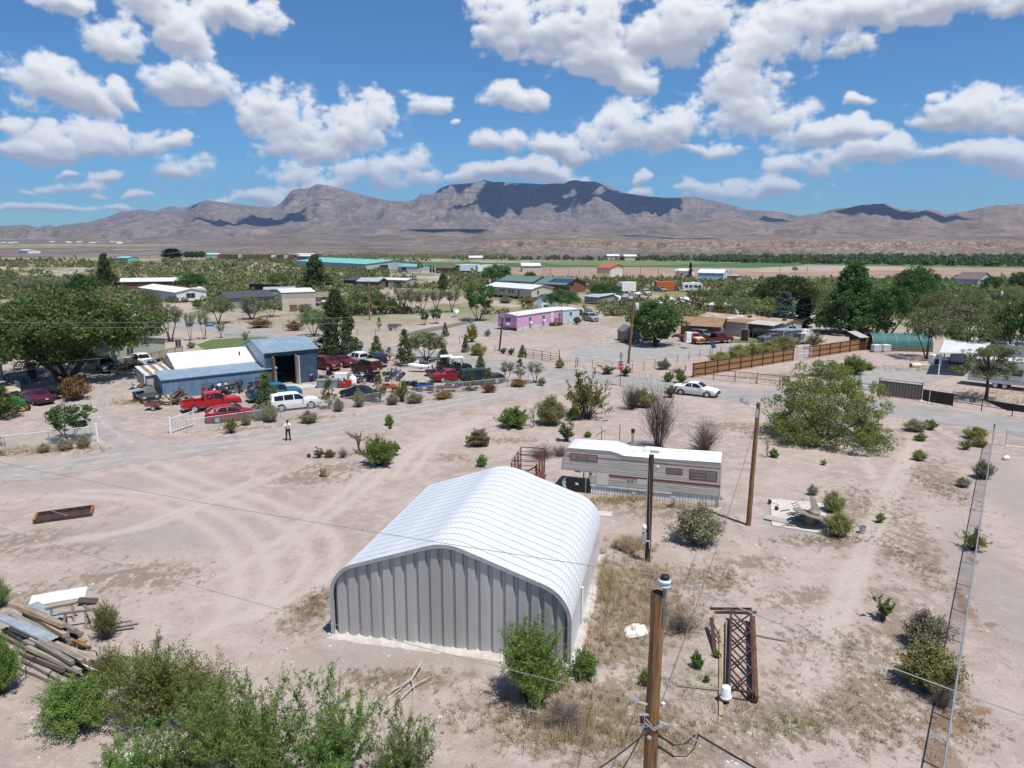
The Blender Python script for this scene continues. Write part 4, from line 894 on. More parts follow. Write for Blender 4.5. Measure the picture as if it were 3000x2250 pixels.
sl_ = thing('concrete_slab', 'pale square concrete slab under the broken cable spool', 'slab', G(2350, 1510), 0)
q = [G(2256, 1463), G(2412, 1476), G(2434, 1570), G(2261, 1541)]; c0 = G(2350, 1510)
MB().prism([((v_ - c0).x, (v_ - c0).y) for v_ in q], -.05, .06, 'z').build('slab', concrete, sl_)
sp = thing('cable_spool', 'weathered grey wooden cable spool tipped over on the slab', 'spool', G(2375, 1536, .06) , R(20))
def disc(parent, c, r, tilt, nm):
 mb_ = parent
 e = Euler(tilt).to_matrix()
 nb = 9
 for i in range(nb):
  a0 = -r + 2 * r * i / nb; a1 = -r + 2 * r * (i + 1) / nb - .012
  h0 = math.sqrt(max(0, r * r - a0 * a0)); h1 = math.sqrt(max(0, r * r - a1 * a1)); h0, h1 = max(h0, .06), max(h1, .06)
  m = MB(); pts = [(a0, -h0), (a1, -h1), (a1, h1), (a0, h0)]
  m.v = [tuple(Vector(c) + e @ Vector((p_[0], p_[1], z_))) for z_ in (-.025, .025) for p_ in pts]
  m.f = [(3, 2, 1, 0), (4, 5, 6, 7), (0, 1, 5, 4), (1, 2, 6, 5), (2, 3, 7, 6), (3, 0, 4, 7)]
  m.build(nm, wood_grey, mb_)
disc(sp, (0, 0, .62), 1.08, (R(10), R(12), .7), 'flange_board')
disc(sp, (.75, .5, .66), .85, (R(60), R(35), .4), 'flange_board')
MB().lathe([(.33, -.45), (.33, .4)], 14, (.1, .05, .42), (R(10), R(12), 0)).build('drum', wood_tan, sp)
ch = thing('folding_chair', 'collapsed folding chair frame with slatted seat against the spool', 'chair', G(2335, 1510, .06), R(30))
for s_ in (-.22, .22): MB().tube([(s_, -.4, .05), (s_, 0, .5), (s_, .35, .75)], .018, 6).build('side_tube', galv_old, ch)
for k in range(5): MB().bar((-.25, -.2 + k * .11, .28 + k * .11), (.25, -.2 + k * .11, .28 + k * .11), .09, .02).build('slat', wood_grey, ch)
fr_ = thing('exercise_frame', 'small white angled metal frame with black end pads on the slab', 'frame', G(2266, 1480, .06), 0)
MB().bar((-.05, .35, .1), (.3, .1, .1), .06).bar((.3, .1, .1), (.3, -.45, .1), .06).bar((.3, -.45, .1), (-.05, -.75, .1), .06).build('frame_tube', white_paint, fr_)
for y in (.42, -.8): MB().box(-.16, -.02, y - .12, y + .12, .0, .2).build('pad', black_rubber, fr_)
def board(px, py, L, wd, ang, mat_, label, z=.02, th=.04, name='plank', cat='plank', group=None, tilt=0):
 return tag(MB().cbox((0, 0, 0), (L, wd, th), (0, tilt, 0)).build(name, mat_, None, False, (G(px, py).x, G(px, py).y, z + th / 2 + abs(math.sin(tilt)) * L / 2), ang), label, cat, group)
board(2300, 1530, 2.3, .75, R(-35), mt('plywood_grey', (.36, .33, .29), .9, var=.15, scale=2), 'large grey plywood sheet lying across the concrete slab', .07)
board(2300, 1499, .7, .06, R(20), black_plastic, 'thin black stick lying on the concrete slab', .065)
rnd = random.Random(8)
for k in range(10):
 board(2325 + rnd.uniform(-25, 60), 1522 + rnd.uniform(-12, 22), rnd.uniform(.5, 1.1), rnd.uniform(.08, .14), rnd.uniform(-.9, .6), wood_grey if k % 3 else wood_tan, ('grey' if k % 3 else 'tan') + ' broken board scattered beside the tipped cable spool', .07 + .03 * k, .025, 'broken_board', 'board', 'broken boards by the spool')
b_ = thing('metal_bucket', 'dented grey metal bucket standing alone past the spool slab', 'bucket', G(2526, 1562), 0)
MB().lathe([(.16, 0), (.20, .42), (.19, .42), (.15, .03)], 14, cap=False).build('bucket_wall', galv_old, b_); MB().lathe([(.15, .02), (.15, .03)], 14).build('bucket_base', galv_old, b_)
tA, tB, tC = G(2140, 1815), G(2135, 2050), G(2212, 2045)
tdir = math.atan2(tA.y - tB.y, tA.x - tB.x)
tr = thing('steel_truss', 'rusty brown steel lattice truss lying on the dirt', 'truss', tB, tdir)
Lt = (tA - tB).length; Wt = .85
for y in (0, -Wt):
 for z in (.12, .42): MB().bar((0, y, z), (Lt, y, z), .09, .09).build('chord', rust_dark, tr)
for y in (-Wt - .12,): MB().box(0, Lt, y - .06, y + .06, .1, .34).build('side_channel', rust, tr)
n = 4
for k in range(n):
 x0, x1 = Lt * k / n, Lt * (k + 1) / n
 MB().bar((x0, 0, .42), (x1, -Wt, .42), .05).build('lattice_bar', rust_dark, tr); MB().bar((x0, -Wt, .14), (x1, 0, .14), .05).build('lattice_bar', rust_dark, tr)
 MB().bar((x0, -Wt, .42), (x1, 0, .42), .05).build('lattice_bar', rust, tr)
for x in (.05, Lt - .05): MB().bar((x, 0, .42), (x, -Wt, .42), .07).build('end_bar', rust_dark, tr)
board(2112, 1960, 6.2, .14, tdir + .02, wood_tan, 'long tan wooden plank beside the rusty truss', .05, .05)
board(2128, 1930, 5.8, .10, tdir + .01, wood_grey, 'long grey weathered rail between plank and rusty truss', .1, .08)
a_ = thing('rusty_angle_frame', 'bent rusty angle-iron frame standing beside the wooden plank', 'frame', G(2105, 1880), tdir)
MB().bar((-1.1, .1, .0), (.9, .35, .55), .16, .1).build('beam', rust_dark, a_); MB().bar((.9, .35, .5), (.0, -.15, .0), .05).bar((.2, .2, .3), (-.3, -.2, 0), .05).build('brace', rust, a_)
for (px, py, L, lb) in ((2142, 1787, 1.9, 'long rusty steel bar lying crossways beyond the truss'), (2155, 1798, 1.9, 'second rusty steel bar lying nearer the truss end')):
 b = thing('steel_bar', lb, 'steel bar', G(px, py), R(-1)); MB().box(-L/2, L/2, -.05, .05, .0, .02).build('web', rust_dark, b); MB().box(-L/2, L/2, .04, .055, .02, .10).build('flange', rust_dark, b)
board(2240, 1868, 1.7, .1, R(-22), wood_grey, 'thin grey stick lying just past the rusty truss', .02)
board(2050, 2018, 1.7, .12, R(-10), wood_grey, 'weathered grey board on weeds near the white bucket', .03)
b_ = thing('plastic_bucket', 'upturned white plastic bucket on a stump end by the truss', 'bucket', G(2125, 2058), 0)
MB().lathe([(.20, .0), (.19, .05), (.165, .45), (.155, .47)], 18, (0, 0, .18)).build('bucket_wall', white_plastic, b_, True); MB().lathe([(.212, 0), (.212, .03)], 18, (0, 0, .24)).build('rim', white_plastic, b_); MB().tube([(0, 0, -.02), (0, 0, .3)], .09, 8).build('stump', rust_dark, b_)
p = thing('crumpled_sheet', 'crumpled white sheet of siding lying in dry grass by the pole', 'sheet', G(1866, 1852), R(20))
mb = MB(); V = [(-.7, -.35, .02), (-.15, -.45, .06), (.35, -.4, .02), (-.5, .25, .07), (.0, .25, .02), (.55, .3, .08), (-.3, .5, .03), (.15, .62, .06), (.5, .55, .02)]
mb.add(V, [(0, 1, 4, 3), (1, 2, 5, 4), (3, 4, 7, 6), (4, 5, 8, 7)]); mb.build('sheet', white_paint, p)
board(1768, 1507, 1.0, .75, R(-12), concrete, 'flat grey concrete pad in front of the trailer skirt', .0, .07, 'concrete_pad', 'pad')
e = thing('utility_pedestal', 'grey metal pipe pedestal against the trailer skirting', 'pedestal', G(1855, 1470), 0)
MB().tube([(0, 0, 0), (0, 0, .55)], .09, 8).build('pipe', galv_old, e); MB().box(-.1, .14, -.08, .08, .5, .62).build('cap', galv_old, e); MB().lathe([(.12, 0), (.12, .12)], 10, (0, 0, 0)).build('collar', black_plastic, e)
e = thing('utility_pedestal', 'short wooden post with a grey outlet box by the trailer', 'post', G(1972, 1487), 0)
MB().box(-.1, .1, -.08, .08, 0, .62).build('post', wood_grey, e); MB().box(-.22, -.02, -.12, -.02, .35, .78).build('outlet_box', galv_old, e)
e = thing('power_stand', 'dark metal power stand with white hose behind the trailer roof', 'post', G(1853, 1300), 0)
MB().box(-.1, .1, -.06, .06, 0, 1.0).build('post', galv_old, e); MB().box(-.14, .14, -.1, .1, .95, 1.25).build('outlet_box', black_plastic, e); MB().tube([(-.15, 0, .95), (-.25, -.1, .3), (-.6, -.2, .05), (-1.1, -.2, .05), (-1.25, 0, .4)], .025, 6).build('hose', white_plastic, e)
for (px, py, ty, lb) in ((1815, 1290, 1243, 'straight green steel fence post behind the trailer'), (1762, 1290, 1250, 'rusty fence post with a tilted crossbar behind the trailer')):
 e = thing('fence_post', lb, 'post', G(px, py), 0); h = HGT(px, ty, G(px, py).y); MB().box(-.025, .025, -.025, .025, -.1, h).build('post', rust_dark, e)
 if px < 1800: MB().bar((-.5, 0, h * .35), (.35, 0, h * .75), .04).build('crossbar', rust_dark, e)
bA, bB = G(100, 1535), G(268, 1512)
bf = thing('bed_frame', 'rusty brown steel flatbed frame lying on bare dirt', 'frame', (bA + bB) / 2, math.atan2(bB.y - bA.y, bB.x - bA.x))
L, W_ = (bB - bA).length, 1.35
for y in (0, W_): MB().box(-L/2, L/2, y - .05, y + .05, .03, .26 if y else .2).build('side_rail', rust_dark, bf)
for x in (-L/2, L/2): MB().box(x - .07, x + .07, 0, W_, .05, .25).build('end_rail', rust_bright, bf)
for x in (-L * .2, L * .15): MB().box(x - .04, x + .04, 0, W_, .03, .09).build('cross_member', rust_dark, bf)
MB().box(-L/2, L/2, .02, W_ - .02, .03, .045).build('deck_plate', mt('deck_rust', (.05, .03, .024), .9, var=.3, scale=3), bf)
MB().bar((-L * .28, W_, .28), (.25, -.05, .27), .03).build('loose_bar', galv_old, bf)
for k in range(8): MB().box(-L/2 + .4 + k * L / 9, -L/2 + .44 + k * L / 9, -.06, -.02, 0, .2).build('stake_pocket', rust_dark, bf)
linkm = bpy.data.materials.new('chain_link'); linkm.use_nodes = True; T = NT(linkm.node_tree); T.n.clear()
tb = T.node('ShaderNodeBsdfTransparent'); db = T.node('ShaderNodeBsdfPrincipled'); db.inputs['Base Color'].default_value = (.46, .48, .49, 1); db.inputs['Roughness'].default_value = .5; db.inputs['Metallic'].default_value = .4
mx = T.node('ShaderNodeMixShader'); tc = T.node('ShaderNodeTexCoord').outputs['Object']
sx = T.node('ShaderNodeSeparateXYZ'); T.put(sx.inputs[0], tc)
def wv_(sgn):
 a = T.math('ADD', T.math('MULTIPLY', sx.outputs[0], 20.0), T.math('MULTIPLY', sx.outputs[2], 20.0 * sgn)); return T.ramp(T.math('ABSOLUTE', T.math('SUBTRACT', T.math('FRACT', a), .5)), .41, .455)
T.put(mx.inputs[0], T.math('MAXIMUM', wv_(1), wv_(-1))); T.l.new(tb.outputs[0], mx.inputs[1]); T.l.new(db.outputs[0], mx.inputs[2])
o = T.node('ShaderNodeOutputMaterial'); T.l.new(mx.outputs[0], o.inputs[0])
def chain_fence(a, b, h, label, step=3.0, rail=True, mesh_=True, postm=None, pr=.03, group=None, name='chain_link_fence', n_rails=0):
 a, b = Vector(a), Vector(b); L = (b - a).length; f = thing(name, label, 'fence', a, math.atan2(b.y - a.y, b.x - a.x), group)
 n = max(1, round(L / step)); pm = postm or galv_old
 me = MB().tube([(0, 0, -.05), (0, 0, h + .03)], pr, 6).mesh('post', pm)
 for i in range(n + 1): link('post', me, f, (L * i / n, 0, 0))
 if rail: MB().tube([(0, 0, h), (L, 0, h)], pr * .8, 6).build('top_rail', pm, f)
 for k in range(n_rails): MB().tube([(0, 0, h * (k + 1) / (n_rails + 1)), (L, 0, h * (k + 1) / (n_rails + 1))], .012, 4).build('strand', pm, f)
 if mesh_:
  MB().quad((0, .01, .04), (L, .01, .04), (L, .01, h), (0, .01, h)).build('chain_link_mesh', linkm, f)
  MB().tube([(0, 0, .05), (L, 0, .05)], .008, 4).build('tension_wire', pm, f)
 return f
fA, fB = G(2913, 1252, 1.5), G(2765, 2250, 1.5); fA.z = fB.z = 0; fB = fB + (fB - fA).normalized() * 4
ef = chain_fence(fA, fB, 1.5, 'long galvanized chain-link fence along the dirt track', 3.05, pr=.036, postm=mt('rail_steel', (.26, .30, .33), .5, .3))
MB().tube([(-.15, 0, -.05), (-.15, 0, 1.75)], .05, 8).build('corner_post', rust_dark, ef)
gt = chain_fence(fA + Vector((.9, -.3, 0)), fA + Vector((5.2, -2.1, 0)), 1.35, 'chain-link gate standing across the road end of the track', 1.6, name='chain_link_gate')
b_ = thing('paint_bucket', 'white plastic bucket lying on its side past the chain-link fence', 'bucket', G(2946, 1342, .14), R(15))
MB().lathe([(.16, -.2), (.17, .15), (.18, .2)], 14, (0, 0, .02), (0, R(90), 0)).build('bucket_wall', white_plastic, b_, True); MB().lathe([(.185, 0), (.185, .02)], 14, (.2, 0, .02), (0, R(90), 0)).build('rim', white_plastic, b_)
rnd = random.Random(17)
ADJ = lambda m: {'weathered_wood': 'grey', 'pale_timber': 'pale', 'brown_timber': 'brown', 'tan_wood': 'tan', 'paint_black': 'black', 'paint_grey': 'grey painted', 'rust_dark': 'dark rusty', 'galvanized_steel': 'silvery', 'white_paint': 'white', 'paint_slate': 'slate blue', 'rust': 'rusty brown', 'paint_navy': 'navy', 'grey_paint': 'bluish grey', 'sheet_tan': 'sandy', 'paint_red': 'red', 'paint_white': 'white', 'paint_silver': 'silver', 'paint_maroon': 'maroon', 'paint_teal': 'teal', 'paint_blue': 'blue', 'brick_red': 'red', 'wall_white': 'white', 'plumbox': 'plum', 'lilac': 'lilac', 'wall_tan': 'tan', 'wall_cream': 'cream', 'wall_paleblue': 'pale blue'}.get(m.name, 'dull')
def pile(c_px, ang, n, L, zs, label, grp, matlist, spreadw):
 c = G(*c_px); k = 0; lay = 0
 d = Vector((math.cos(ang), math.sin(ang), 0)); nn = Vector((-d.y, d.x, 0))
 while k < n:
  m = max(2, int(spreadw / .24) - lay)
  for j in range(m):
   if k >= n: break
   w_ = rnd.uniform(.16, .24); h_ = rnd.uniform(.13, .18); l_ = L * rnd.uniform(.8, 1.1); tm_ = rnd.choice(matlist)
   q = c + nn * ((j - (m - 1) / 2) * .25 + rnd.uniform(-.02, .02)) + d * rnd.uniform(-.35, .35)
   o = MB().cbox((0, 0, 0), (l_, w_, h_), (rnd.uniform(-.25, .25), rnd.uniform(-.03, .03), rnd.uniform(-.07, .07))).build('timber', tm_, None, False, (q.x, q.y, zs + .1 + lay * .19), ang)
   tag(o, ADJ(tm_) + ' timber in the ' + ('bottom', 'second', 'third', 'top', 'top', 'top')[min(lay, 5)] + ' layer of ' + label, 'timber', grp); k += 1
  lay += 1
pa = math.atan2((G(190, 1960) - G(70, 1900)).y, (G(190, 1960) - G(70, 1900)).x)
grey_t = [wood_grey, wood_grey, mt('pale_timber', (.31, .275, .23), .9, var=.25, scale=5, stretch=(.25, 2.5, 2.5), c2=(.2, .17, .14), thr=(.5, .66)), mt('brown_timber', (.16, .12, .09), .9, var=.3, scale=5, stretch=(.25, 2.5, 2.5))]
pile((175, 1955), pa, 24, 3.3, 0, 'the strapped stack by the cart', 'timbers in the near strapped stack', grey_t, 1.75)
pile((135, 1880), pa, 28, 3.9, 0, 'the long stack under the rusty pipe', 'timbers in the far long stack', [grey_t[3], grey_t[3], wood_grey, wood_tan], 1.9)
for (t, lb, cpx) in ((.35, 'black strap binding the near timber stack at its cut ends', (215, 1965)), (-.2, 'black strap binding the near timber stack at its middle', (150, 1945))):
 c = G(*cpx); s_ = thing('strap', lb, 'strap', c, pa)
 MB().tube([(0, -.95, 0), (0, -.93, .35), (0, -.5, .62), (0, .5, .64), (0, .95, .35), (0, .97, 0)], .02, 5).build('band', black_plastic, s_)
def corr_sheet(px, py, L, wd, ang, z, label, mat_, n=10, tilt=0.):
 c = G(px, py, z); s_ = thing('metal_sheet', label, 'metal sheet', c, ang); mb = MB()
 for i in range(n + 1):
  y = -wd/2 + wd * i / n; zz = .03 * (i % 2); mb.v += [(-L/2, y, zz - tilt * L/2), (L/2, y, zz + tilt * L/2)]
 for i in range(n): mb.f.append((2*i, 2*i+1, 2*i+3, 2*i+2))
 mb.build('sheet', mat_, s_); MB().box(-L/2, L/2, -wd/2 - .02, -wd/2, -.06, .03).build('edge_lip', mat_, s_)
old_galv = mt('old_sheet_metal', (.46, .52, .56), .5, .5, var=.12, scale=1.6, c2=(.34, .38, .42), thr=(.5, .7))
corr_sheet(85, 1835, 3.9, .62, pa, .9, 'long corrugated metal sheet on top of the timber stack', old_galv)
corr_sheet(135, 1788, 2.4, .45, pa - .05, .25, 'bluish metal sheet lying beside the white board', old_galv)
board(172, 1750, 2.3, 1.15, R(25), mt('whiteboard', (.70, .67, .62), .8, var=.05, scale=1.5, c2=(.52, .46, .38), thr=(.62, .75)), 'big white panel lying flat on the dirt near the timber', .02, .05, 'white_board', 'board')
pz = thing('rusty_pipe', 'long orange rusty pipe laid along the far timber stack', 'pipe', G(165, 1850, .75), pa); MB().tube([(-2.4, 0, 0), (2.3, 0, -.05)], .055, 8).build('pipe', rust_bright, pz); MB().lathe([(.07, 0), (.07, .12)], 8, (2.25, 0, -.05), (0, R(90), 0)).build('coupling', rust, pz)
for i, (px, py, a, lb) in enumerate(((185, 1820, .5, 'grey wooden sawhorse nearest the bluish metal sheet'), (225, 1838, .3, 'grey wooden sawhorse leaning beside the small creosote bush'))):
 s_ = thing('sawhorse', lb, 'sawhorse', G(px, py), a)
 for x in (-.45, .45):
  for y in (-.3, .3): MB().bar((x, y, 0), (x * .85, 0, .72), .09, .04).build('leg', wood_grey, s_)
  MB().bar((x * .93, -.2, .28), (x * .93, .2, .28), .08, .03).build('brace', wood_grey, s_)
 MB().box(-.62, .62, -.05, .05, .7, .79).build('beam', wood_grey, s_)
for k, (px, py, L, a) in enumerate(((270, 1790, 1.6, -.6), (330, 1830, 1.5, .35), (360, 1838, 1.2, .4), (345, 1850, 1.3, .3), (305, 1815, 1.1, -.9))):
 board(px, py, L, .11, a, wood_grey, 'grey slat from a broken pallet by the small creosote bush', .03 + .02 * k, .03, 'pallet_slat', 'slat', 'broken pallet slats')
board(258, 1768, .8, .5, .3, mt('dark_board', (.07, .06, .055), .8), 'dark curled board end lying past the sawhorses', .05, .05, 'board', 'board', tilt=.2)
cart = thing('trailer_frame', 'white two-wheel cart frame tipped beside the timber stack', 'cart', G(318, 1985), pa + .1)
for y in (-.35, .35): MB().bar((-1.0, y, .55), (.85, y, .35), .05).build('frame_rail', white_paint, cart)
for x in (-.5, 0, .45): MB().bar((x, -.35, .46 - x * .1), (x, .35, .46 - x * .1), .04).build('cross_tube', white_paint if x else rust_dark, cart)
MB().cbox((-.45, 0, .5), (.35, .62, .12), (0, .1, 0)).build('rust_box', rust_dark, cart)
w_ = MB().lathe([(.16, -.09), (.30, -.09), (.33, -.04), (.33, .04), (.30, .09), (.16, .09)], 18, (.1, -.62, .33), (R(80), 0, 0)).build('wheel', black_rubber, cart); MB().lathe([(.02, -.05), (.17, -.06), (.17, .06), (.02, .05)], 12, (.1, -.62, .33), (R(80), 0, 0)).build('rim', rust, w_)
tw = thing('white_tarp', 'crumpled white plastic sheeting under the willow bushes', 'tarp', G(470, 2235), .3)
mb = MB(); rr = random.Random(2); nn_ = 9
for i in range(nn_):
 for j in range(nn_): mb.v.append((-1.1 + 2.2 * i / (nn_ - 1) + rr.uniform(-.08, .08), -.6 + 1.2 * j / (nn_ - 1) + rr.uniform(-.08, .08), .03 + rr.uniform(0, .16)))
for i in range(nn_ - 1):
 for j in range(nn_ - 1): mb.f.append((i*nn_+j, (i+1)*nn_+j, (i+1)*nn_+j+1, i*nn_+j+1))
mb.build('sheet', white_plastic, tw)
br = thing('fallen_branch', 'bleached forked branch lying on the dirt before the shed', 'branch', G(1200, 2010), 0)
rr = random.Random(4); bone = mt('bleached_wood', (.40, .36, .32), .9, var=.2, scale=4)
gp = lambda x, y, z=.1: tuple(G(x, y) - G(1200, 2010) + Vector((0, 0, z)))
MB().tube([gp(1236, 1962, .35), gp(1206, 2003, .2), gp(1150, 2030, .1), gp(1120, 2055, .04)], [.05, .04, .025, .01], 6).tube([gp(1262, 1996, .2), gp(1215, 2020, .2), gp(1180, 2050, .1), gp(1135, 2085, .03)], [.02, .03, .022, .01], 6).tube([gp(1206, 2003, .2), gp(1214, 2030, .15), gp(1208, 2065, .03)], [.03, .022, .012], 5).build('limb', bone, br)
MB().tube([gp(1190, 2012, .15), gp(1150, 2045, .1), gp(1118, 2062, .03)], [.02, .012, .006], 4).build('twig', bone, br)
# ================================================================== VEHICLES
def paint(name, c, rough=.38, coat=.15): return mt('paint_' + name, c, rough, 0, var=.08, scale=1.5, coat=coat, spec=.3)
tyre_m = black_rubber; rim_m = mt('alloy', (.52, .53, .55), .35, .6, var=.08, scale=4); steel_rim = mt('steel_rim', (.12, .12, .13), .5, .3)
chrome = mt('chrome', (.55, .56, .58), .25, .8); head_m = mt('headlamp', (.62, .65, .67), .12, coat=.5); tail_m = mt('taillamp', (.30, .018, .015), .2, coat=.5)
plate_m = mt('plate', (.62, .55, .25), .5); trim_m = mt('trim_black', (.025, .025, .027), .6); cglass = mt('car_glass', (.014, .017, .02), .08, var=.1, scale=1, spec=.35)
WHEEL = {}
def wheel_mesh(r, wd, rim=rim_m):
 k = (round(r, 3), round(wd, 3), rim.name)
 if k not in WHEEL:
  t = MB().lathe([(r*.62, -wd/2), (r*.93, -wd/2), (r, -wd*.3), (r, wd*.3), (r*.93, wd/2), (r*.62, wd/2)], 18, (0, 0, 0), (R(90), 0, 0)).mesh('tyre', tyre_m, True)
  m = MB().lathe([(.03, wd*.42), (r*.18, wd*.46), (r*.60, wd*.36), (r*.64, wd*.52)], 18, (0, 0, 0), (R(90), 0, 0)); m.lathe([(r*.6, -wd*.4), (r*.62, wd*.3)], 18, (0, 0, 0), (R(90), 0, 0))
  for j in range(5):
   a = 2 * math.pi * j / 5
   for s_ in (-1, 1): m.bar((math.cos(a) * r * .12, s_ * wd * .47, math.sin(a) * r * .12), (math.cos(a) * r * .6, s_ * wd * .45, math.sin(a) * r * .6), .05, .02, (0, 1, 0))
  WHEEL[k] = (t, m.mesh('rim', rim))
 return WHEEL[k]
def add_wheel(parent, x, y, r, wd=.22, rim=rim_m, name='wheel', steer=0.):
 t, m = wheel_mesh(r, wd, rim); w_ = link(name, t, parent, (x, y, r), steer); link('rim', m, w_); return w_
KIND = {
 'sedan': dict(L=4.8, H=1.46, st=[(-2.38,.40,.72,.80,.70,.62),(-2.28,.26,.93,.98,.84,.70),(-1.65,.22,.97,1.05,.90,.74),(-1.45,.22,.97,1.10,.90,.70),(-.75,.22,.96,1.40,.90,.60),(-.3,.22,.95,1.45,.90,.60),(.25,.22,.94,1.43,.90,.60),(1.02,.22,.92,1.02,.90,.70),(1.2,.22,.90,.96,.90,.72),(2.05,.24,.78,.84,.86,.68),(2.32,.28,.62,.70,.76,.60),(2.40,.40,.55,.60,.66,.55)],
   ws=(.25,1.06), rw=(-1.5,-.72), sides=[(-1.25,-.28),(-.22,.82)], wx=(-1.38,1.42), wr=.33),
 'hatch': dict(L=4.35, H=1.48, st=[(-2.15,.42,.80,.95,.72,.62),(-2.05,.26,.98,1.12,.84,.66),(-1.55,.22,.98,1.34,.89,.60),(-.8,.22,.97,1.45,.90,.58),(.1,.22,.95,1.46,.90,.60),(.95,.22,.92,1.06,.90,.70),(1.15,.22,.90,.98,.90,.72),(1.9,.24,.76,.84,.85,.66),(2.1,.28,.62,.70,.76,.60),(2.18,.40,.55,.60,.66,.55)],
   ws=(.12,1.0), rw=(-2.05,-1.5), sides=[(-1.5,-.35),(-.29,.75)], wx=(-1.28,1.32), wr=.33),
 'suv': dict(L=4.8, H=1.74, st=[(-2.36,.45,.85,1.0,.80,.70),(-2.30,.30,1.10,1.20,.88,.72),(-2.1,.28,1.12,1.66,.90,.66),(-1.2,.26,1.12,1.73,.91,.67),(-.1,.26,1.11,1.74,.91,.67),(.35,.26,1.10,1.70,.91,.66),(1.05,.26,1.08,1.16,.91,.76),(1.2,.26,1.06,1.10,.91,.78),(2.1,.28,.95,1.02,.88,.74),(2.34,.32,.75,.86,.80,.68),(2.42,.45,.66,.72,.72,.6)],
   ws=(.4,1.1), rw=(-2.29,-2.1), sides=[(-2.0,-1.15),(-1.08,-.2),(-.12,.8)], wx=(-1.4,1.42), wr=.37),
 'pickup': dict(L=5.5, H=1.78, st=[(-.75,.45,1.10,1.15,.90,.80),(-.72,.45,1.12,1.70,.91,.66),(.2,.45,1.12,1.77,.91,.68),(.75,.45,1.11,1.73,.91,.67),(1.35,.45,1.08,1.16,.91,.78),(1.5,.45,1.07,1.12,.91,.80),(2.45,.48,1.0,1.06,.90,.78),(2.66,.52,.86,.94,.84,.72),(2.74,.6,.75,.8,.76,.66)],
   ws=(.78,1.38), rw=(-.76,-.71), sides=[(-.62,.08),(.14,1.05)], wx=(-1.75,1.72), wr=.38, bed=(-2.72,-.78)),
 'van': dict(L=4.9, H=1.95, st=[(-2.4,.45,.9,1.1,.84,.76),(-2.36,.32,1.15,1.35,.90,.78),(-2.28,.30,1.18,1.88,.92,.74),(-1.2,.30,1.18,1.95,.93,.76),(.3,.30,1.16,1.95,.93,.76),(.9,.30,1.12,1.80,.93,.74),(1.65,.30,1.08,1.20,.92,.80),(1.8,.3,1.05,1.10,.91,.8),(2.3,.32,.9,.95,.88,.76),(2.45,.4,.7,.75,.78,.66)],
   ws=(.9,1.7), rw=(-2.36,-2.27), sides=[(-2.1,-1.1),(-1.02,-.1),(.0,1.2)], wx=(-1.5,1.5), wr=.36),
}
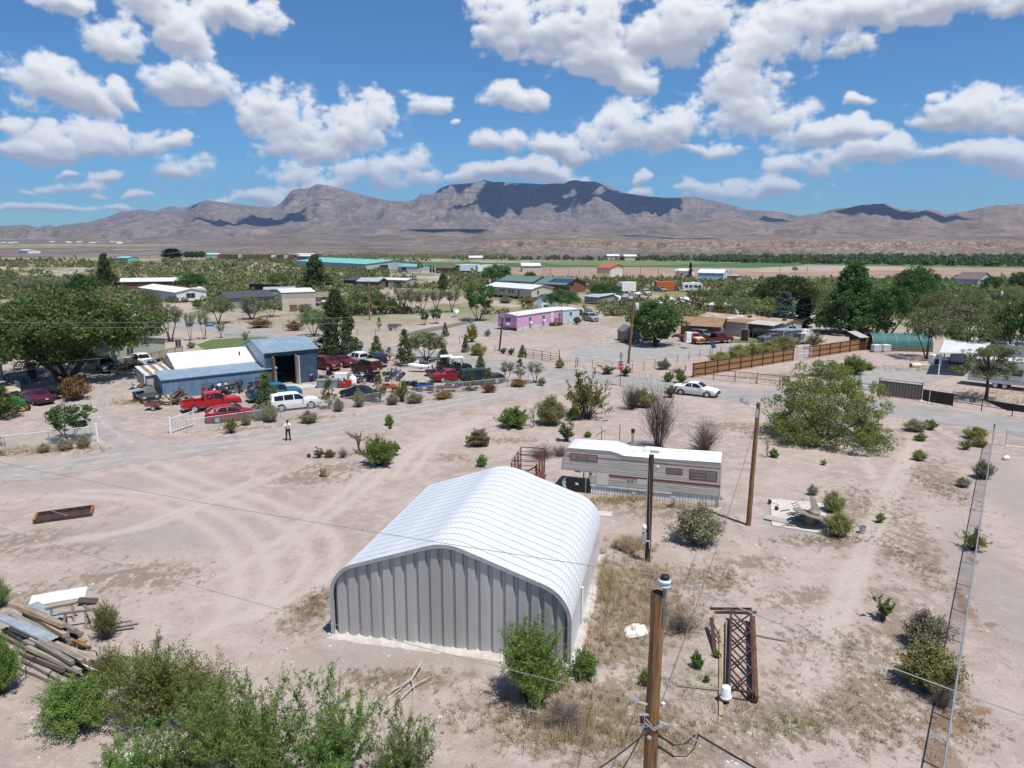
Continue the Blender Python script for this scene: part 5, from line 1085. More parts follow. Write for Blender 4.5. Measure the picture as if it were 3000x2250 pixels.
def car(name, label, cat, rear, front, kind, col_, L=None, H=None, glassm=None, rim=None, group=None, dark=None, bed_floor=None, wheels=True, hood=None, roofm=None, plates=True, twodoor=False, off=0.0, mirrors=True, name_cap=None):
 a, b = G(*rear), G(*front); c = (a + b) / 2; rz = math.atan2(b.y - a.y, b.x - a.x)
 K = KIND[kind]; sx = (L or K['L']) / K['L']; sz = (H or K['H']) / K['H']; t = thing(name, label, cat, c + Vector((0, 0, off)), rz, group)
 st = [(p[0]*sx, p[1]*sz, p[2]*sz, p[3]*sz, p[4], p[5]) for p in K['st']]; xs = [p[0] for p in st]
 def at_(x): return [float(np.interp(x, xs, [p[i] for p in st])) for i in range(1, 6)]
 mb = MB()
 for (x, zb, zs, zt, ws_, wt_) in st:
  mb.v += [(x, -ws_*.93, zb), (x, -ws_, zb*.45+zs*.55), (x, -ws_*.985, zs), (x, -wt_, zt-.02), (x, -wt_*.5, zt+.012), (x, wt_*.5, zt+.012), (x, wt_, zt-.02), (x, ws_*.985, zs), (x, ws_, zb*.45+zs*.55), (x, ws_*.93, zb)]
 n = 10
 for i in range(len(st) - 1):
  for j in range(n): mb.f.append((i*n+j, i*n+(j+1) % n, (i+1)*n+(j+1) % n, (i+1)*n+j))
 mb.f.append(tuple(range(n))); mb.f.append(tuple((len(st)-1)*n + j for j in reversed(range(n))))
 mb.build('body', col_, t, False)
 gm = glassm or cglass
 def roof_quad(nm, x0, x1, m_, e=.9, lift=.016, k=3):
  mb = MB()
  for i in range(k + 1):
   x = x0 + (x1 - x0) * i / k; zb, zs, zt, ws_, wt_ = at_(x)
   mb.v += [(x, -wt_*e, zt + lift), (x, 0, zt + lift + .016), (x, wt_*e, zt + lift)]
  for i in range(k):
   for j in range(2): mb.f.append((i*3+j, i*3+j+1, (i+1)*3+j+1, (i+1)*3+j))
  return mb.build(nm, m_, t)
 roof_quad('windshield', (K['ws'][0] + .08) * sx, (K['ws'][1] - .06) * sx, gm)
 r0, r1 = K['rw']
 if kind in ('suv', 'van', 'pickup'):
  zb, zs, zt, ws_, wt_ = at_(r1 * sx); xb = at_(r0 * sx)
  x0, x1 = r0 * sx - .012, r1 * sx - .012
  MB().quad((x0, -xb[4]*.9, xb[2] + .02), (x0, xb[4]*.9, xb[2] + .02), (x1, wt_*.88, zt - .1), (x1, -wt_*.88, zt - .1)).build('rear_window', gm, t)
 else: roof_quad('rear_window', (r0 + .06) * sx, (r1 - .04) * sx, gm)
 for (s0, s1) in (K['sides'][-1:] if twodoor else K['sides']):
  for sg in (-1, 1):
   mb = MB(); k = 4
   for i in range(k + 1):
    x = (s0 + (s1 - s0) * i / k) * sx; zb, zs, zt, ws_, wt_ = at_(x); zl = zs + .03; zu = max(zt - .075, zl + .015)
    f = lambda z: ws_*.985 + (wt_ - ws_*.985) * (z - zs) / max(zt - .02 - zs, .02)
    mb.v += [(x, sg * (f(zl) + .008), zl), (x, sg * (f(zu) + .008), zu)]
   for i in range(k): mb.f.append((2*i, 2*i+2, 2*i+3, 2*i+1))
   mb.build('side_window', gm, t)
 wr = K['wr'] * (sz * .5 + .5)
 for wx_ in K['wx']:
  x = wx_ * sx; W = at_(min(max(x, xs[0]), xs[-1]))[3]
  if 'bed' in K and wx_ < 0: W = .91
  for sg in (-1, 1):
   mb = MB(); k = 10; pts = [(x + (wr + .07) * math.cos(math.pi * j / k), wr + (wr + .06) * math.sin(math.pi * j / k)) for j in range(k + 1)]
   pts = [(x + wr + .07, wr * .55)] + pts + [(x - wr - .07, wr * .55)]
   mb.v = [(p[0], sg * (W + .004), p[1]) for p in pts]; mb.f = [tuple(range(len(pts)))]; mb.build('wheel_arch', trim_m, t)
   if wheels: add_wheel(t, x, sg * (W - .07), wr, .22, rim or rim_m)
 if 'bed' in K:
  b0, b1 = K['bed'][0] * sx, K['bed'][1] * sx; zt = 1.06 * sz; bm_ = dark or col_
  for sg in (-1, 1):
   MB().box(b0, b1 + .02, min(sg*.83, sg*.91), max(sg*.83, sg*.91), .5 * sz, zt).build('bed_side', bm_, t)
  MB().box(b0 - .03, b0 + .03, -.83, .83, .52 * sz, zt - .01).build('tailgate', bm_, t); MB().box(b0 + .03, b1, -.83, .83, .55 * sz, .60 * sz).build('bed_floor', bed_floor or trim_m, t)
  rb = b0 - .04
 else: rb = xs[0]
 fx = xs[-1]; zf = at_(fx - .1)[1]; zr = at_(xs[0] + .1)[1]
 if 'bed' in K: zr = 1.0 * sz
 MB().box(fx - .12, fx + .06, -.74, .74, .36 * sz, .52 * sz).build('front_bumper', trim_m if kind in ('sedan', 'hatch') else chrome, t)
 MB().box(rb - .07, rb + .1, -.76, .76, .36 * sz, .54 * sz).build('rear_bumper', trim_m if kind in ('sedan', 'hatch') else chrome, t)
 MB().box(fx - .05, fx + .035, -.42, .42, zf - .14, zf + .04).build('grille', trim_m, t)
 for sg in (-1, 1):
  MB().cbox((fx - .12, sg * .60, zf + .0), (.26, .24, .14), (0, 0, -sg * .25)).build('headlight', head_m, t)
  MB().cbox((rb + .05, sg * (.76 if 'bed' not in K else .85), zr - .06), (.16, .15 if 'bed' not in K else .1, .22 if kind in ('suv', 'van', 'pickup') else .14)).build('taillight', tail_m, t)
  if mirrors: xm = (K['sides'][-1][1] - .1) * sx; m_ = at_(xm); MB().cbox((xm, sg * (m_[3] + .1), m_[1] + .08), (.1, .2, .14)).build('mirror', col_ if kind != 'pickup' else trim_m, t)
 if plates: MB().box(rb - .085, rb - .06, -.16, .16, .62 * sz, .75 * sz).build('licence_plate', plate_m, t)
 if hood: roof_quad('hood_panel', (K['ws'][1] + .05) * sx, fx - .12, hood, .95, .006)
 if roofm: roof_quad('roof_panel', ((K['rw'][1] if kind != 'pickup' else -.7) + .04) * sx, K['ws'][0] * sx, roofm, .98, .006)
 return t
C_ = {}
for n_, c_ in dict(purple=(.085, .012, .045), black=(.012, .014, .018), navy=(.012, .018, .035), white=(.74, .74, .73), red=(.40, .014, .018), maroon=(.12, .010, .018), darkmaroon=(.055, .010, .014), teal=(.02, .16, .26), silver=(.42, .44, .46), orange=(.50, .10, .012), green=(.018, .032, .030), grey=(.25, .26, .27), crimson=(.26, .010, .018), tan=(.42, .37, .28), brownred=(.10, .018, .02), primer=(.05, .055, .06), slate=(.13, .15, .17)).items(): C_[n_] = paint(n_, c_)
car('sedan_car', 'faded purple two-door sedan parked beside the green tractor', 'car', (150, 1190), (70, 1168), 'sedan', C_['purple'], 4.6, 1.4, twodoor=True, rim=rim_m)
car('suv_car', 'black crossover SUV parked nose-out under the mulberry tree', 'car', (288, 1070), (338, 1106), 'suv', C_['navy'])
car('pickup_truck', 'white pickup truck with dappled hood parked beside the wooden deck', 'truck', (375, 1066), (452, 1082), 'pickup', C_['white'], 5.7, 1.85, rim=steel_rim)
wk = car('wrecked_pickup', 'burned dark pickup wreck without glass loaded with scrap', 'truck', (405, 1150), (455, 1192), 'pickup', C_['primer'], 5.0, 1.7, glassm=black_plastic, wheels=False, plates=False, off=-.18, dark=mt('burnt_steel', (.06, .045, .04), .8, var=.4, scale=3))
car('pickup_truck', 'bright red crew-cab pickup parked along the blue building', 'truck', (548, 1207), (692, 1190), 'pickup', C_['red'], 5.5, 1.8)
car('hatchback_car', 'dark red hatchback parked behind the chain-link fence gate', 'car', (618, 1236), (735, 1224), 'hatch', C_['crimson'], 4.4, 1.48)
car('pickup_truck', 'teal blue pickup truck parked behind the white SUV', 'truck', (722, 1180), (885, 1160), 'pickup', C_['teal'], 5.5, 1.78, dark=paint('darkteal', (.012, .06, .11)))
car('suv_car', 'white crossover SUV parked behind the chain-link fence', 'car', (798, 1204), (925, 1190), 'suv', C_['white'], 4.9, 1.7)
car('sedan_car', 'black sedan parked behind scraggly junipers at the fence', 'car', (1095, 1174), (1012, 1160), 'sedan', C_['black'], 4.5, 1.42)
car('suv_car', 'maroon boxy SUV beside the corner of the blue building', 'car', (928, 1078), (985, 1086), 'suv', C_['maroon'], 4.4, 1.75)
car('sedan_car', 'dark red sedan boxed in between parked SUVs', 'car', (1030, 1078), (975, 1064), 'sedan', C_['maroon'], 4.6, 1.42)
car('pickup_truck', 'white extended-cab pickup parked before the dark SUV', 'truck', (1105, 1076), (1008, 1062), 'pickup', C_['white'], 5.4, 1.8)
car('suv_car', 'black SUV with a pale fender at the end of the row', 'car', (1122, 1080), (1085, 1060), 'suv', C_['navy'], 4.8, 1.8)
car('suv_car', 'dark maroon SUV with side windows standing amid yard clutter', 'car', (1108, 1096), (1040, 1084), 'suv', C_['darkmaroon'], 4.5, 1.72, roofm=C_['tan'])
car('sedan_car', 'bright red sedan parked before the flatbed cart', 'car', (1278, 1118), (1358, 1110), 'sedan', C_['crimson'], 4.6, 1.44)
car('suv_car', 'dark green full-size SUV parked behind young junipers', 'car', (1358, 1128), (1462, 1120), 'suv', C_['green'], 5.4, 1.85)
car('sedan_car', 'white luxury sedan driving on the paved road', 'car', (1984, 1151), (2094, 1163), 'sedan', C_['white'], 4.87, 1.47, plates=False)
car('suv_car', 'silver SUV half hidden behind the small gabled shed', 'car', (1882, 985), (1905, 1000), 'suv', C_['silver'], 4.8, 1.8)
car('pickup_truck', 'vintage orange pickup with white cab roof and hood', 'truck', (1997, 997), (2060, 1011), 'pickup', C_['orange'], 5.4, 1.72, hood=C_['white'], roofm=C_['white'], rim=steel_rim)
car('pickup_truck', 'dark maroon pickup parked beside the orange truck', 'truck', (2068, 1008), (2132, 1003), 'pickup', C_['brownred'], 5.6, 1.8)
car('suv_car', 'dark blue SUV parked between orange truck and brown barn', 'car', (2040, 992), (2078, 997), 'suv', C_['slate'], 4.6, 1.7)
car('sedan_car', 'silver blue sedan parked by the flat carport', 'car', (2232, 1003), (2292, 1000), 'sedan', C_['slate'], 4.7, 1.45)
car('van_car', 'small grey van parked under the white carport roof', 'car', (2800, 1076), (2812, 1048), 'van', C_['silver'], 4.6, 1.95)
car('sedan_car', 'dark sedan beside the cream block building', 'car', (940, 902), (930, 885), 'sedan', C_['slate'], 4.7, 1.45)
car('suv_car', 'dusty old SUV parked past the pale blue trailer', 'car', (1712, 936), (1748, 944), 'suv', C_['grey'], 4.7, 1.7)
car('sedan_car', 'cream car with white roof cut off behind the junipers', 'car', (-35, 1150), (48, 1165), 'sedan', C_['tan'], 4.9, 1.45, roofm=C_['white'])
car('sedan_car', 'white old car parked before the junk heap', 'car', (1970, 897), (2030, 899), 'sedan', C_['white'], 5.0, 1.4)
for (r_, f_, k_, c_, lb) in [((545, 892), (575, 890), 'sedan', 'slate', None)]: pass
FAR = [((1785,858),(1800,862),'pickup','white','white truck parked by the pale box trailer'),((1850,865),(1868,867),'sedan','white','white car parked beside the white truck row'),((1885,863),(1900,866),'suv','silver','silver SUV parked near the box trailer'),((1965,850),(1985,853),'sedan','black','black car parked at the orange container'),((1925,853),(1945,855),'sedan','grey','grey car parked before the orange container'),
 ((625,885),(660,890),'sedan','slate','grey car behind the grey house corner'),((1045,793),(1055,794),'sedan','crimson','red car parked at the warehouse door'),((1180,795),(1195,796),'suv','maroon','dark red SUV parked beside the warehouse annex'),((1205,796),(1218,796),'sedan','darkmaroon','maroon car parked at the far end of the warehouse'),((2005,815),(2035,818),'pickup','black','dark truck beside the long white metal building'),((1640,852),(1655,853),'sedan','red','red car inside the open carport'),((385,862),(405,866),'sedan','tan','small pale car by the white mobile home')]
for r_, f_, k_, c_, lb in FAR: car('parked_car', lb, 'car', r_, f_, k_, C_[c_], mirrors=False, plates=False)
def moto(px, py, rz, c, label, lie=0.0, sc_=1.0, group=None, name='motorcycle', cat='motorcycle', bike=False):
 t = thing(name, label, cat, G(px, py) + Vector((0, 0, .12 if lie else 0)), rz, group, sc_); t.rotation_euler = (lie, 0, rz)
 for x in (-.65, .68): add_wheel(t, x, 0, .31, .10 if not bike else .05, steel_rim)
 mb = MB().tube([(-.65, .06, .31), (-.25, .06, .5), (.3, .05, .78), (.5, 0, .85)], .03, 5).tube([(-.25, -.05, .5), (.25, -.05, .4), (.42, 0, .8)], .03, 5); mb.build('frame', trim_m, t)
 MB().tube([(.68, .07, .31), (.45, .06, .98)], .028, 5).build('fork', chrome, t); MB().tube([(.68, -.07, .31), (.45, -.06, .98)], .028, 5).build('fork', chrome, t)
 MB().tube([(.36, -.36, 1.05), (.46, -.1, 1.02), (.46, .1, 1.02), (.36, .36, 1.05)], .02, 5).build('handlebar', trim_m, t)
 if not bike:
  MB().lathe([(.03, -.32), (.13, -.22), (.16, 0), (.12, .2), (.04, .27)], 10, (.12, 0, .82), (0, R(80), 0)).build('fuel_tank', c, t, True)
  MB().box(-.16, .22, -.14, .14, .33, .62).build('engine', chrome, t); MB().cbox((-.42, 0, .78), (.6, .22, .1), (0, -.12, 0)).build('seat', trim_m, t)
  MB().tube([(.1, -.16, .35), (-.3, -.2, .28), (-.75, -.2, .4)], .045, 6).build('exhaust', chrome, t); MB().cbox((-.75, 0, .68), (.35, .16, .04), (0, -.3, 0)).build('rear_fender', c, t)
 else:
  MB().tube([(-.62, 0, .31), (-.2, 0, .8), (.46, 0, .8), (-.1, 0, .3), (-.2, 0, .8)], .025, 5).build('tube_frame', c, t); MB().cbox((-.22, 0, .9), (.26, .14, .06)).build('seat', trim_m, t)
 return t
mcol = [C_['red'], C_['black'], C_['white'], C_['silver'], C_['maroon'], C_['black'], C_['teal']]
for i, (px, py, rz) in enumerate(((598, 1163, 1.9), (622, 1160, 1.7), (642, 1157, 1.5), (664, 1154, 2.0), (688, 1151, 1.2), (708, 1148, 1.7), (742, 1144, 1.4), (762, 1141, 1.9))):
 moto(px, py, rz, mcol[i % 7], ADJ(mcol[i % 7]) + ' motorcycle standing in the row against the blue wall', group='motorcycles along the blue wall', sc_=1.25)
for i, (px, py, rz) in enumerate(((1150, 1118, .3), (1160, 1112, .6), (1138, 1106, -.4), (1165, 1104, .1), (1148, 1102, .8))):
 moto(px, py, rz, [C_['teal'], paint('blue', (.02, .08, .35)), C_['grey'], paint('blue', (.02, .08, .35)), C_['black']][i], 'bicycle or dirt bike heaped in the pile of blue bikes', lie=[0, .2, -.3, .5, .3][i], group='heap of blue bikes', name='bicycle', cat='bicycle', bike=(i != 1))
moto(1376, 1142, .4, C_['grey'], 'motorcycle lying on its side just inside the fence', lie=1.2)
moto(1060, 1120, 1.2, C_['silver'], 'silver motorcycle standing behind the white propane tank')
def atv(px, py, rz, c, label, name='quad_bike', cat='quad bike', rack=True):
 t = thing(name, label, cat, G(px, py), rz)
 for x in (-.6, .6):
  for y in (-.45, .45): add_wheel(t, x, y, .28, .24, steel_rim)
 MB().prism([(-.95, .55), (-.9, .75), (-.3, .78), (0, .7), (.25, .85), (.6, .88), (.95, .72), (.9, .5), (.3, .42), (-.3, .42)], -.26, .26, 'y').build('body', c, t)
 for x in (-.6, .6):
  for s_ in (-1, 1): MB().prism([(x - .36, .55), (x - .3, .68), (x + .3, .68), (x + .36, .55), (x + .3, .6), (x - .3, .6)], min(s_ * .24, s_ * .6), max(s_ * .24, s_ * .6), 'y').build('fender', c, t)
 MB().cbox((-.25, 0, .86), (.7, .3, .12)).build('seat', trim_m, t); MB().tube([(.25, -.38, 1.06), (.35, -.1, 1.02), (.35, .1, 1.02), (.25, .38, 1.06)], .02, 5).tube([(.35, 0, .8), (.35, 0, 1.03)], .025, 5).build('handlebar', trim_m, t)
 if rack:
  for x in (-.75, .7):
   mb = MB()
   for k in range(4): mb.bar((x - .22, -.36 + .24 * k, .92), (x + .22, -.36 + .24 * k, .92), .02)
   mb.bar((x - .22, -.38, .92), (x - .22, .38, .92), .025).bar((x + .22, -.38, .92), (x + .22, .38, .92), .025); mb.build('rack', trim_m, t)
 return t
atv(1085, 1118, -.5, C_['black'], 'black quad bike parked before the bike heap')
atv(1244, 1144, .4, paint('blue', (.02, .08, .35)), 'bright blue quad bike behind the roadside fence')
atv(1200, 1140, .2, C_['black'], 'black quad bike beside the orange tiller')
atv(1328, 1134, -.3, mt('camo', (.17, .16, .11), .6, var=.5, scale=7), 'camouflage quad bike at the red sedan bumper')
atv(1140, 1148, .1, paint('tiller_orange', (.48, .08, .02)), 'orange garden tractor near the leaning juniper', 'garden_tractor', 'tractor', False)
def mower(px, py, rz, c, label):
 t = thing('riding_mower', label, 'mower', G(px, py), rz)
 for x, r_ in ((-.45, .25), (.55, .18)):
  for y in (-.38, .38): add_wheel(t, x, y, r_, .18, steel_rim)
 MB().prism([(.15, .35), (.15, .8), (.3, .86), (.8, .78), (.88, .6), (.86, .35)], -.26, .26, 'y').build('hood', c, t); MB().prism([(-.75, .4), (-.7, .62), (-.1, .5), (.15, .42), (.15, .34), (-.7, .34)], -.42, .42, 'y').build('body', c, t)
 MB().cbox((-.4, 0, .7), (.42, .4, .1)).cbox((-.6, 0, .9), (.1, .4, .36), (0, -.2, 0)).build('seat', trim_m, t); MB().lathe([(.15, 0), (.17, .02), (.15, .04)], 12, (.02, 0, .95), (0, -.5, 0)).tube([(.2, 0, .8), (.04, 0, .95)], .02, 5).build('steering_wheel', trim_m, t); MB().box(-.3, .4, -.55, .55, .12, .26).build('mower_deck', c, t)
mower(1008, 1134, .25, C_['red'], 'bright red riding mower before the grey tank')
def tractor(px, py, rz):
 t = thing('farm_tractor', 'small green farm tractor with yellow wheel hubs beside the purple sedan', 'tractor', G(px, py), rz)
 gr = paint('tractor_green', (.025, .14, .025)); yl = mt('hub_yellow', (.50, .36, .02), .5)
 for x, r_, w_, yy in ((-.9, .62, .35, .75), (1.15, .36, .22, .62)):
  for s_ in (-1, 1): add_wheel(t, x, s_ * yy, r_, w_, yl)
 MB().prism([(-.2, .75), (-.2, 1.25), (.1, 1.35), (1.35, 1.28), (1.5, 1.1), (1.5, .75)], -.28, .28, 'y').build('hood', gr, t); MB().box(-1.2, 1.3, -.2, .2, .5, .78).build('chassis', gr, t)
 for s_ in (-1, 1): MB().prism([(-1.5, 1.0), (-1.25, 1.3), (-.6, 1.32), (-.3, 1.05), (-.35, 1.0), (-.65, 1.24), (-1.2, 1.22), (-1.45, .98)], min(s_*.45, s_*.9), max(s_*.45, s_*.9), 'y').build('fender', gr, t)
 MB().cbox((-.85, 0, 1.15), (.4, .42, .1)).cbox((-1.05, 0, 1.35), (.08, .42, .35)).build('seat', yl, t); MB().lathe([(.2, 0), (.22, .02), (.2, .04)], 14, (-.3, 0, 1.45), (0, -.5, 0)).tube([(-.05, 0, 1.25), (-.28, 0, 1.44)], .02, 5).build('steering_wheel', trim_m, t)
 MB().tube([(.7, .1, 1.3), (.7, .1, 1.85)], .035, 6).build('exhaust', trim_m, t); MB().bar((1.15, -.62, .36), (1.15, .62, .36), .08).build('front_axle', gr, t)
tractor(40, 1204, -.35)
def utv(px, py, rz, label, c, roof=None, seats=2, name='utility_vehicle', cat='utility vehicle', bed=False):
 t = thing(name, label, cat, G(px, py), rz)
 for x in (-.95, .95):
  for y in (-.62, .62): add_wheel(t, x, y, .33, .26, steel_rim)
 MB().prism([(.35, .5), (.35, .95), (.75, 1.0), (1.4, .82), (1.48, .6), (1.4, .45)], -.6, .6, 'y').build('front_body', c, t); MB().box(-1.3, .4, -.58, .58, .38, .55).build('floor', trim_m, t); MB().box(-1.45, -.6, -.62, .62, .6, .9 if not bed else .7).build('rear_body', c, t)
 for y in (-.32, .32)[:seats]: MB().cbox((-.3, y, .72), (.45, .45, .14)).cbox((-.52, y, 1.0), (.12, .45, .5), (0, -.2, 0)).build('seat', trim_m, t)
 for y in (-.6, .6):
  MB().tube([(.5, y, .95), (.1, y, 1.75), (-.85, y, 1.75), (-1.1, y, .8)], .03, 5).build('roll_bar', trim_m, t)
 MB().tube([(.1, -.6, 1.75), (.1, .6, 1.75)], .03, 5).build('crossbar', trim_m, t); MB().tube([(-.85, -.6, 1.75), (-.85, .6, 1.75)], .03, 5).build('crossbar', trim_m, t)
 if roof: MB().prism([(-1.25, 1.80), (-1.2, 1.87), (.3, 1.90), (.45, 1.84), (.4, 1.79)], -.72, .72, 'y').build('canopy', roof, t)
 MB().lathe([(.15, 0), (.17, .02), (.15, .04)], 12, (.15, .3, 1.05), (0, -.7, 0)).build('steering_wheel', trim_m, t)
utv(155, 1166, -.25, 'black off-road buggy parked behind the purple sedan', C_['black'])
utv(1318, 1084, .2, 'golf cart with a white canopy behind the red sedan', C_['darkmaroon'], white_plastic, name='golf_cart', cat='golf cart')
utv(1348, 1088, .2, 'second canopied golf cart parked against the first one', C_['black'], white_plastic, name='golf_cart', cat='golf cart')
utv(1280, 1100, .1, 'dark flatbed utility cart with cab behind the red sedan', C_['black'], None, bed=True)
js = thing('jet_ski', 'white jet ski resting on its trailer under the mesquite', 'jet ski', G(1228, 1078, .5), R(170))
mb = MB()
for (x, wd, zb, zt) in ((-1.5, .38, .1, .42), (-.8, .5, .02, .5), (0, .52, 0, .56), (.7, .45, .02, .62), (1.2, .25, .12, .55), (1.5, .04, .3, .46)): mb.v += [(x, -wd*.5, zb), (x, -wd, zb + .18), (x, -wd*.5, zt), (x, wd*.5, zt), (x, wd, zb + .18), (x, wd*.5, zb)]
for i in range(5):
 for j in range(6): mb.f.append((i*6+j, i*6+(j+1) % 6, (i+1)*6+(j+1) % 6, (i+1)*6+j))
mb.f.append(tuple(range(6))); mb.build('hull', white_plastic, js, True)
MB().cbox((-.6, 0, .62), (1.1, .34, .2)).build('seat', trim_m, js); MB().cbox((.35, 0, .75), (.5, .34, .3), (0, .5, 0)).tube([(.2, -.32, .98), (.25, .32, .98)], .025, 5).build('handlebar_cowl', white_plastic, js)
jt = thing('boat_trailer', 'narrow boat trailer under the white jet ski', 'trailer', G(1228, 1078), R(170))
MB().bar((-1.3, -.45, .42), (1.0, -.45, .42), .07).bar((-1.3, .45, .42), (1.0, .45, .42), .07).bar((1.0, -.45, .42), (2.4, 0, .42), .07).bar((1.0, .45, .42), (2.4, 0, .42), .07).bar((-.5, -.7, .3), (-.5, .7, .3), .07).build('frame', galv_old, jt)
for s_ in (-.72, .72): add_wheel(jt, -.5, s_, .27, .16, steel_rim)
ut = thing('utility_trailer', 'small rusty box trailer parked at the wreck front', 'trailer', G(452, 1200), R(8))
MB().box(-.7, .7, -.5, .5, .42, .48).build('floor', rust_dark, ut)
for (x0, x1, y0, y1) in ((-.72, .72, -.52, -.48), (-.72, .72, .48, .52), (-.72, -.68, -.5, .5), (.68, .72, -.5, .5)): MB().box(x0, x1, y0, y1, .42, .8).build('side_panel', mt('trailer_rust', (.19, .075, .045), .8, var=.3, scale=3), ut)
for s_ in (-.58, .58): add_wheel(ut, .1, s_, .25, .16, rim_m)
MB().bar((.7, 0, .45), (1.6, 0, .4), .06).build('tongue', rust_dark, ut)
et = thing('equipment_trailer', 'low brown mesh trailer parked behind the fence post', 'trailer', G(1308, 1146), R(2))
MB().box(-1.1, 1.1, -.6, .6, .4, .45).build('deck', rust, et); MB().box(-1.1, 1.1, -.64, -.6, .4, .75).build('side_panel', rust, et); MB().bar((-1.1, 0, .42), (-2.0, 0, .42), .07).build('tongue', rust_dark, et)
for s_ in (-.7, .7): add_wheel(et, -.6, s_, .26, .16, rim_m)
rnd = random.Random(77)
dr = thing('steel_drum', 'purple steel drum with a yellow lid by the workshop door', 'drum', G(911, 1118), 0)
MB().lathe([(.29, 0), (.29, .28), (.305, .3), (.29, .32), (.29, .58), (.305, .6), (.29, .62), (.29, .88)], 16).build('drum_wall', paint('drumpurple', (.03, .012, .12)), dr, True); MB().lathe([(.3, .88), (.3, .92), (.02, .93)], 16).build('lid', mt('lid_yellow', (.55, .42, .10), .6), dr)
tk = thing('stock_tank', 'grey rectangular metal tank with planks on top', 'tank', G(965, 1134), .15)
MB().box(-1.35, 1.35, -.5, .5, 0, .85).build('tank_wall', mt('tank_grey', (.20, .26, .29), .5, .3, var=.2, scale=2), tk); MB().box(-1.4, 1.4, -.55, .55, .85, .9).build('rim', galv_old, tk); MB().box(-1.3, .9, -.35, -.15, .9, .95).build('plank', wood_tan, tk)
pt = thing('propane_tank', 'white upright propane tank beside the red mower', 'tank', G(1034, 1128), 0)
MB().lathe([(.2, 0), (.42, .12), (.45, .3), (.45, .75), (.40, .95), (.2, 1.08), (.12, 1.1)], 18).build('tank_shell', white_plastic, pt, True); MB().lathe([(.15, 1.08), (.15, 1.25)], 12).build('valve_collar', white_plastic, pt)
ch_ = thing('white_freezer', 'white chest on its side above the grey tank', 'freezer', G(1000, 1118), .2); MB().box(-.7, .7, -.4, .4, .1, .95).build('cabinet', white_paint, ch_); MB().box(-.72, .72, -.42, .42, .95, 1.02).build('lid', white_paint, ch_)
for i in range(46):
 x = rnd.uniform(935, 1075); y = rnd.uniform(1096, 1118) + (x - 935) * .02
 k = i % 5; s_ = rnd.uniform(.4, 1.0); g0 = G(x, y, rnd.uniform(0, .25))
 cm = rnd.choice([C_['black'], C_['grey'], rust_dark, galv_old, C_['black'], white_paint, C_['slate'], rust, C_['navy']])
 t = thing(['scrap_metal', 'loose_tyre', 'scrap_rod', 'scrap_crate', 'scrap_metal'][k], ['bent %s scrap panel', 'loose tyre%.0s', 'curved %s scrap rod', '%s scrap crate', 'bent %s scrap panel'][k] % ADJ(cm) + ' in the clutter heap behind mower and tank', 'scrap', g0, rnd.uniform(0, 6.28), 'yard clutter beside the workshop')
 if k == 1: add_wheel(t, 0, 0, .3, .2, rim_m)
 elif k == 2: MB().tube([(-s_, 0, .05), (0, .1, .5 * s_), (s_, 0, .3)], .04, 5).build('pipe', cm, t)
 elif k == 3:
  MB().box(-.35 * s_, .35 * s_, -.25, .25, 0, .55 * s_).build('case', cm, t); MB().box(-.2, .2, -.27, -.25, .1 * s_, .4 * s_).build('face', galv_old, t)
 else: MB().prism([(-.7 * s_, 0), (-.5 * s_, .5), (.1, .65 * s_), (.6 * s_, .3), (.7 * s_, 0)], -.04, .04, 'y').build('panel', cm, t)
for i in range(38):   # scrap heap beside the lean-to
 x = rnd.uniform(487, 562); y = rnd.uniform(1172, 1186); u = (x - 487) / 75; top_ = 1.9 * math.sin(math.pi * min(.95, max(.08, u)))
 cm = rnd.choice([wood_tan, wood_grey, wood_tan, rust_dark, mt('sheet_tan', (.36, .30, .22), .9, var=.2, scale=2)])
 t = thing('scrap_board', ADJ(cm) + ' splintered board in the scrap heap against the lean-to', 'scrap', G(x, y) + Vector((0, 0, .1 + .6 * top_ * rnd.random() ** 1.6)), rnd.uniform(0, 6.28), 'scrap heap against the lean-to')
 t.rotation_euler = (rnd.uniform(-.7, .7), rnd.uniform(-.7, .7), t.rotation_euler[2]); s_ = rnd.uniform(.4, .85)
 MB().prism([(-s_, -.2), (-s_ * .7, .25), (s_ * .8, .3), (s_, -.12)], -.03, .03, 'z').build('panel', cm, t)
for i in range(5):
 t = thing('scrap_metal', 'loose scrap piled on the burned pickup roof and bed', 'scrap', G(rnd.uniform(400, 425), rnd.uniform(1162, 1180)) + Vector((0, 0, rnd.uniform(1.2, 1.6))), rnd.uniform(0, 6), 'scrap on the burned pickup')
 MB().prism([(-.6, 0), (-.4, .15), (.5, .2), (.7, 0)], -.3, .3, 'y').build('panel', rnd.choice([grey_paint, rust_dark, rust_dark, rust]), t)
for i in range(70):
 x = rnd.uniform(1920, 2035) if i < 50 else rnd.uniform(1720, 1850); y = (rnd.uniform(884, 902) if i < 50 else rnd.uniform(868, 884)); s_ = rnd.uniform(.5, 1.5)
 cm = rnd.choice([white_paint, galv_old, wood_tan, grey_paint, rust_dark, white_paint])
 t = thing('junk_piece', ADJ(cm) + (' junk piece in the dump heap past the dark round tree' if i < 50 else ' junk piece scattered behind the tin-roof trees'), 'junk', G(x, y), rnd.uniform(0, 6), 'junk heap past the round tree' if i < 50 else 'junk behind the tin roof')
 MB().prism([(-.9*s_, 0), (-.7*s_, .7*s_), (.1*s_, 1.0*s_), (.8*s_, .6*s_), (.9*s_, 0)], -.5*s_, .5*s_, 'y').build('panel', cm, t)
tp = thing('trampoline', 'round black trampoline with white rim legs by the carport', 'trampoline', G(75, 1118), .3)
